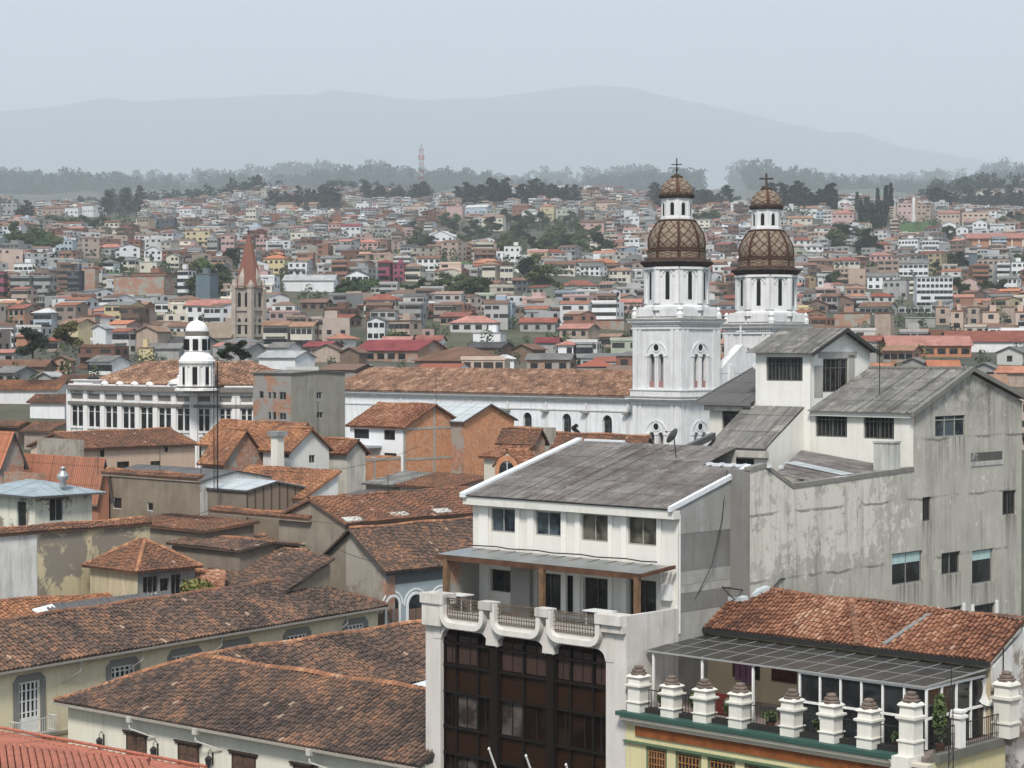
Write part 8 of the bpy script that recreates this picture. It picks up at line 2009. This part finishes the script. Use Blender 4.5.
# ---- the rest of the town as one mass
def mass():
    m = MB(); random.seed(5)
    for (X, Y, w, d, z, px, py) in rest:
        wl, rf = WCOL[pick(PAL)], pick(RPAL); 
        if Y < 1150: rf = pick([(BRN, 8), (TAN, 4), (ORG, 3), (RED, 3), (GRY, 4), (SAL, 1)])
        wl = jit(wl, .55, 1.12); rf = jit(rf, .55, 1.05)
        st = random.choice((2, 2, 2, 3, 3, 4)) if Y > 900 else random.choice((1, 2, 2, 3)); h = 2.8 * st; b = R(random.choice((3, 10, 20, 30, 45, 60))); cb, sb = math.cos(b), math.sin(b); k = random.random()
        if w > 13: h = min(h, 8.4)
        L = lambda u, v, q: (X + u * cb + v * sb, Y - u * sb + v * cb, z + q)
        x0, x1, y0, y1 = -w / 2, w / 2, -d / 2, d / 2
        c8 = [L(x0, y0, -3), L(x1, y0, -3), L(x1, y1, -3), L(x0, y1, -3), L(x0, y0, h), L(x1, y0, h), L(x1, y1, h), L(x0, y1, h)]
        m.add(c8, [(0, 1, 5, 4), (1, 2, 6, 5), (2, 3, 7, 6), (3, 0, 4, 7)], wl)
        if k < .38:
            e = .3; r = .13 * d; m.add([L(x0 - e, y0 - e, h - .1), L(x1 + e, y0 - e, h - .1), L(x1 + e, y1 + e, h - .1), L(x0 - e, y1 + e, h - .1), L(x0 - e, 0, h + r), L(x1 + e, 0, h + r)], [(0, 1, 5, 4), (2, 3, 4, 5)], rf); m.add([L(x1, y0, h), L(x1, y1, h), L(x1, 0, h + r), L(x0, y0, h), L(x0, y1, h), L(x0, 0, h + r)], [(0, 1, 2), (4, 3, 5)], wl)
        elif k < .55:
            e = .3; r = .14 * w; m.add([L(x0 - e, y0 - e, h - .1), L(x1 + e, y0 - e, h - .1), L(x1 + e, y1 + e, h - .1), L(x0 - e, y1 + e, h - .1), L(-w * .15, 0, h + r), L(w * .15, 0, h + r)], [(0, 1, 5, 4), (2, 3, 4, 5), (1, 2, 5), (3, 0, 4)], rf)
        else:
            m.add([L(x0, y0, h), L(x1, y0, h), L(x1, y1, h), L(x0, y1, h)], [(0, 1, 2, 3)], rf if k < .85 else (.3, .29, .28)); m.add([L(x0 - .2, y0 - .2, h - .3), L(x1 + .2, y0 - .2, h - .3), L(x1 + .2, y0 - .2, h + .5), L(x0 - .2, y0 - .2, h + .5)], [(0, 1, 2, 3)], tuple(min(.8, v * 1.15) for v in wl))
            if k > .92: s = w * .2; q = [L(-s, -s, h), L(s, -s, h), L(s, s, h), L(-s, s, h), L(-s, -s, h + 2.2), L(s, -s, h + 2.2), L(s, s, h + 2.2), L(-s, s, h + 2.2)]; m.add(q, [(0, 1, 5, 4), (1, 2, 6, 5), (4, 5, 6, 7)], wl)
        nf = random.choice((2, 3, 3, 4))
        for s in range(st):
            zz = h * (s + .5) / st
            for i in range(nf):
                if random.random() < .12: continue
                u = x0 + w * (i + .5) / nf; a = random.choice((.8, 1.1, 1.5)) if Y < 1500 else random.choice((1.1, 1.6)); m.add([L(u - a, y0 - .06, zz - .6), L(u + a, y0 - .06, zz - .6), L(u + a, y0 - .06, zz + .65), L(u - a, y0 - .06, zz + .65)], [(0, 1, 2, 3)], (.045, .043, .042))
            for i in range(2):
                if random.random() < .4: continue
                v = y0 + d * (i + .5) / 2; a = .75; m.add([L(x1 + .06, v - a, zz - .6), L(x1 + .06, v + a, zz - .6), L(x1 + .06, v + a, zz + .65), L(x1 + .06, v - a, zz + .65)], [(0, 1, 2, 3)], (.03, .03, .035))
            if random.random() < .2: m.add([L(x0, y0 - 1.2, h * s / st), L(x1, y0 - 1.2, h * s / st), L(x1, y0 - 1.2, h * s / st + 1.0), L(x0, y0 - 1.2, h * s / st + 1.0), L(x0, y0, h * s / st), L(x1, y0, h * s / st)], [(0, 1, 2, 3), (0, 4, 5, 1)], tuple(min(.8, v * 1.1) for v in wl))
    o = m.build('distant_houses', 'far_town'); o['kind'] = 'stuff'; o['label'] = 'dense mass of small distant houses climbing the hillside'; o['category'] = 'houses'
mass()
# scattered garden greenery among the houses, one ground-cover mass
def scrub():
    m = MB(); random.seed(8)
    for _ in range(3600):
        Y = 420 + 2450 * random.random() ** .8; X = random.uniform(-.262, .262) * Y; z = float(terr(X, Y)); px, py = pix((X, Y, z))
        if not cellfree(X, Y, .1): continue
        r = random.uniform(1.2, 3.0) * (.62 if Y < 1000 else 1) + (Y / 1500) * random.random() * 1.6; c = random.uniform(.5, 1.2); k = random.choice(((.05, .075, .03), (.07, .09, .04), (.035, .055, .03)))
        leaves(m, (X, Y, z + r * 1.1), (r, r, r * 1.1), 26 if Y > 1000 else 80, r * (.3 if Y > 1000 else .2), (tuple(v * c * .7 for v in k), tuple(v * c * 1.2 for v in k)))
    o = m.build('garden_greenery', 'foliage'); o['kind'] = 'stuff'; o['label'] = 'small bushes and garden trees scattered between the hillside houses'; o['category'] = 'greenery'
scrub()
def wood(name, label, y0, y1, n, h, dens, seed):
    m = MB(); random.seed(seed)
    for _ in range(n):
        Y = random.uniform(y0, y1); X = random.uniform(-.27, .27) * Y; px = 512 + X / Y * FP
        if math.sin(px / 47 + seed) + math.sin(px / 19 + 2 * seed) * .6 + math.sin(px / 131) * .7 < dens: continue
        z = float(terr(X, Y)); hh = h * random.uniform(.45, 1.15) * (1 + .25 * math.sin(px / 60 + seed)); c = random.uniform(.7, 1.1); col = (.026 * c, .042 * c, .03 * c)
        m.tube((X, Y, z), (X, Y, z + hh * .8), .5, 3, col=(.06, .05, .04))
        for b in range(5): q = b / 4; leaves(m, (X + random.uniform(-1, 1) * hh * .22, Y + random.uniform(-1, 1) * 3, z + hh * (.2 + .62 * q)), (hh * random.uniform(.15, .3), hh * .2, hh * .14), 22, hh * .07, (tuple(v * .7 for v in col), tuple(v * 1.2 for v in col)))
    o = m.build(name, 'foliage'); o['kind'] = 'stuff'; o['label'] = label; o['category'] = 'wood'
wood('crest_wood', 'dark band of woodland along the crest of the town hill', 2760, 3000, 950, 24, -.6, 4)
wood('hazy_wood', 'hazy far-off eucalyptus wood fading on the ridge beyond the town', 6600, 7400, 1500, 74, -1.5, 2)
wood('ridge_wood', 'faint line of tall trees on the farthest wooded ridge', 9500, 10500, 900, 115, -.9, 9)
# landmarks on the hill
def lm():
    px, yb = 421.3, 201; D = 2720.; x = ray(px, yb)[0] * D; z0 = float(terr(x, D)); fr = Fr(20); c = fr.g((x, D, z0)); z1 = CZ + ray(px, 149)[2] * D
    T = thing('radio_mast', 'tall red and white lattice radio mast on the hill crest', 'radio mast', fr, c); m, w_ = MB(), MB(); H = z1 - z0; n = 14; a = 2.9
    P = lambda i, k: (c[0] + a * (1 - .35 * k) * (1 if i in (1, 2) else -1), c[1] + a * (1 - .35 * k) * (1 if i > 1 else -1), z0 + H * k)
    for s in range(n):
        mm = m if s % 2 and s > 4 else w_
        for i in range(4): mm.tube(P(i, s / n), P(i, (s + 1) / n), .26, 4); mm.tube(P(i, s / n), P((i + 1) % 4, (s + 1) / n), .12, 3); mm.tube(P(i, (s + 1) / n), P((i + 1) % 4, (s + 1) / n), .12, 3)
    m.build('red_section', 'paint', T, (.35, .06, .05)); w_.build('white_section', 'paint', T, (.42, .42, .42))
    m = MB(); 
    for i in range(8): t = i * math.pi / 4; q = (c[0] + 3.4 * math.cos(t), c[1] + 3.4 * math.sin(t)); m.box(q[0] - .8, q[0] + .8, q[1] - .4, q[1] + .4, z1 - 14, z1 - 8)
    m.build('antenna_panel', 'paint', T, (.5, .3, .3)); m = MB(); m.tube((c[0], c[1], z1), (c[0], c[1], z1 + 7), .3, 4); m.build('lightning_rod', 'iron', T)
    px, D = 913.7, D_at(913.7, 222) - 5; x = ray(px, 222)[0] * D; z0 = float(terr(x, D)); c = fr.g((x, D, z0)); m = MB(); zt = CZ + ray(px, 200)[2] * D
    m.box(c[0] - 1.7, c[0] + 1.7, c[1] - 1.7, c[1] + 1.7, z0, z0 + (zt - z0) * .35); m.box(c[0] - 1.1, c[0] + 1.1, c[1] - 1.1, c[1] + 1.1, z0, zt); m.lathe((c[0], c[1], 0), [(1.5, zt), (.1, zt + 3)], 4)
    tag(m.build('monument', 'plaster', None, (.75, .75, .74), base=c, fr=fr), 'slim white obelisk monument above the green sports field', 'monument')
    # sports field on the slope and two grassy terraces
    for q, nm, lb in ((((897, 236), (937, 238), (934, 223), (903, 223)), 'field', None), (((440, 273), (482, 276), (480, 264), (436, 262)), 'field', None), (((468, 299), (490, 300), (492, 286), (470, 285)), 'field', None), (((100, 279), (118, 281), (120, 270), (101, 269)), 'field', None)):
        V = []
        for a_, b_ in q: D = D_at(a_, b_); x = ray(a_, b_)[0] * D; V.append((x, D, float(terr(x, D)) + 1.4))
        m = MB(); N = 10
        for i in range(N):
            for j in range(N):
                def pt(u, v): 
                    a_ = [V[0][k] + (V[1][k] - V[0][k]) * u for k in range(2)]; b_ = [V[3][k] + (V[2][k] - V[3][k]) * u for k in range(2)]; x, y = [a_[k] + (b_[k] - a_[k]) * v for k in range(2)]; return (x, y, float(terr(x, y)) + 1.0)
                m.poly([pt(i / N, j / N), pt((i + 1) / N, j / N), pt((i + 1) / N, (j + 1) / N), pt(i / N, (j + 1) / N)])
        o = m.build(nm, 'grass'); o['kind'] = 'structure'
    # brick building with white pilasters
    D = D_at(997, 256) + 0; fr = Fr(6); xa, xb = ray(969, 256)[0] * D, ray(1045, 256)[0] * D; c = fr.g((xb, D, 0)); w = (xb - xa); zt = CZ + ray(990, 238)[2] * D; zb = CZ + ray(990, 256)[2] * D
    T = thing('brick_building', 'long brick building with white pilasters and red roof at the right edge', 'building', fr, (c[0] - w / 2, c[1], zb)); m = MB(); m.box(c[0] - w, c[0], c[1], c[1] + 14, zb - 3, zt); m.build('wall', 'plaster', T, (.42, .22, .14))
    m = MB()
    for i in range(8): u = c[0] - w + w * i / 7; m.box(u - .5, u + .5, c[1] - .7, c[1], zb, zt + .2)
    m.build('pilaster', 'plaster', T, (.66, .58, .48)); m = MB(); m.slab([(c[0] - w - 1, c[1] - 1.5, zt + .2), (c[0] + 1, c[1] - 1.5, zt + .2), (c[0] + 1, c[1] + 15, zt + 4), (c[0] - w - 1, c[1] + 15, zt + 4)], .5); m.build('roof', 'far_roof', T, (.36, .17, .14))
lm()
# ================================================================ ground, mountains, haze, sky, light
def ground():
    xs = np.unique(np.concatenate([np.linspace(-17000, -1600, 14), np.linspace(-1600, 1600, 121), np.linspace(1600, 17000, 14)]))
    ys = np.unique(np.concatenate([np.linspace(-900, 300, 13), np.linspace(300, 3200, 117), np.linspace(3200, 42000, 90)]))
    X, Y = np.meshgrid(xs, ys); Z = terr(X, Y)
    nx = len(xs); V = np.stack([X.ravel(), Y.ravel(), Z.ravel()], 1)
    F = [(j * nx + i, j * nx + i + 1, (j + 1) * nx + i + 1, (j + 1) * nx + i) for j in range(len(ys) - 1) for i in range(nx - 1)]
    me = bpy.data.meshes.new('ground'); me.from_pydata(V.tolist(), [], F); me.materials.append(M['ground_soil']); me.polygons.foreach_set('use_smooth', [True] * len(F))
    o = bpy.data.objects.new('ground', me); COL.objects.link(o); o['kind'] = 'structure'
ground()
def ridge(name, y0, prof, depth, seed):
    """a mountain range: prof = [(px, py)] skyline seen at distance y0"""
    pxs = np.array([p[0] for p in prof]); pys = np.array([p[1] for p in prof])
    rng = np.random.default_rng(seed)
    xs = np.linspace(-y0 * .45, y0 * .45, 260); V = []; k = 40
    sky = np.interp(512 + xs / y0 * FP, pxs, pys); sky = np.convolve(np.pad(sky, 6, 'edge'), np.ones(13) / 13, 'valid')
    for q in (3, 7, 17): sky = sky + np.interp(xs, np.linspace(xs[0], xs[-1], 18 * q), rng.normal(0, .6 / q ** .5, 18 * q))
    H = CZ + (YH - sky) / FP * y0
    ph = rng.random(8) * 6
    for j in range(k):
        t = j / (k - 1); y = y0 + (t - .7) * depth; prof_ = np.sin(min(t / .7, 1) * math.pi / 2) ** 1.3 if t < .7 else math.cos((t - .7) / .3 * math.pi / 2)
        n = sum(np.sin(xs / (y0 * s) * 6 + ph[i] + y / (y0 * .05) * (i % 3)) * s for i, s in enumerate((.11, .06, .035, .02))) * y0 * .06 * math.sin(t * math.pi) * (1 if t < .69 else .4)
        for x, h, q in zip(xs, H, n): V.append((x, y, 830 + (h - 830) * prof_ + q * .25 * (0 if abs(t - .7) < .08 else 1)))
    m_ = len(xs); F = [(j * m_ + i, j * m_ + i + 1, (j + 1) * m_ + i + 1, (j + 1) * m_ + i) for j in range(k - 1) for i in range(m_ - 1)]
    me = bpy.data.meshes.new(name); me.from_pydata(V, [], F); me.materials.append(M['hill_forest']); me.polygons.foreach_set('use_smooth', [True] * len(F))
    o = bpy.data.objects.new(name, me); COL.objects.link(o); o['kind'] = 'structure'
ridge('mountain_range', 30000, [(-600, 128), (-200, 122), (0, 114), (120, 105), (250, 98), (330, 96), (430, 103), (480, 101), (560, 91), (600, 88), (680, 101), (760, 120), (840, 139), (930, 156), (1024, 168), (1400, 180)], 8000, 3)
# haze
HZ = 5200.0
m = MB(); m.box(-16500, 16500, -700, 39000, -1.5, HZ)
hz = m.build('haze', 'paint'); hm = bpy.data.materials.new('haze_air'); hm.use_nodes = True; n_ = hm.node_tree.nodes; n_.clear()
out = n_.new('ShaderNodeOutputMaterial'); pv = n_.new('ShaderNodeVolumePrincipled'); pv.inputs['Color'].default_value = (.875, .937, 1.0, 1)
pv.inputs['Density'].default_value = .00009; pv.inputs['Anisotropy'].default_value = .0; hm.node_tree.links.new(pv.outputs[0], out.inputs['Volume'])
hz.data.materials.clear(); hz.data.materials.append(hm); hz['kind'] = 'stuff'
# sky
W = bpy.data.worlds.new('World'); sc.world = W; W.use_nodes = True; n = W.node_tree.nodes; l = W.node_tree.links; n.clear()
sky = n.new('ShaderNodeTexSky'); sky.sky_type = 'NISHITA'; sky.sun_disc = False; SE, SA = R(50), R(190)
sky.sun_elevation = SE; sky.sun_rotation = SA; sky.altitude = 2500; sky.dust_density = 4; sky.air_density = 1.2
tc = n.new('ShaderNodeTexCoord'); mp = n.new('ShaderNodeMapping'); mp.inputs['Scale'].default_value = (1, 1, 3.5); l.new(tc.outputs['Generated'], mp.inputs[0])
cl = n.new('ShaderNodeTexNoise'); cl.inputs['Scale'].default_value = 2.2; cl.inputs['Detail'].default_value = 5; l.new(mp.outputs[0], cl.inputs['Vector'])
cr = n.new('ShaderNodeValToRGB'); cr.color_ramp.elements[0].position = .3; cr.color_ramp.elements[0].color = (5.0, 6.05, 7.15, 1); cr.color_ramp.elements[1].position = .7; cr.color_ramp.elements[1].color = (7.0, 7.9, 8.85, 1)
l.new(cl.outputs[0], cr.inputs[0])
mx = n.new('ShaderNodeMix'); mx.data_type = 'RGBA'; mx.inputs[0].default_value = .93; l.new(sky.outputs[0], mx.inputs[6]); l.new(cr.outputs[0], mx.inputs[7])
bg = n.new('ShaderNodeBackground'); bg.inputs['Strength'].default_value = .078; l.new(mx.outputs[2], bg.inputs[0]); wo = n.new('ShaderNodeOutputWorld'); l.new(bg.outputs[0], wo.inputs[0])
sun = bpy.data.lights.new('sun', 'SUN'); sun.energy = 3.0; sun.angle = R(12); sun.color = (1, .945, .87); so = bpy.data.objects.new('sun', sun); COL.objects.link(so)
# towards the sun: azimuth SA measured clockwise from +Y, behind the camera to its left
dv = Vector((math.sin(SA) * math.cos(SE), math.cos(SA) * math.cos(SE), math.sin(SE))); so.rotation_euler = dv.to_track_quat('Z', 'Y').to_euler()
sc.view_settings.view_transform = 'Standard'; sc.view_settings.look = 'None'; sc.view_settings.exposure = .6; sc.view_settings.gamma = 1
sc.cycles.volume_bounces = 2; sc.cycles.max_bounces = 6; sc.cycles.diffuse_bounces = 3; sc.cycles.transparent_max_bounces = 8
sc.cycles.volume_step_rate = 1; sc.cycles.use_denoising = True
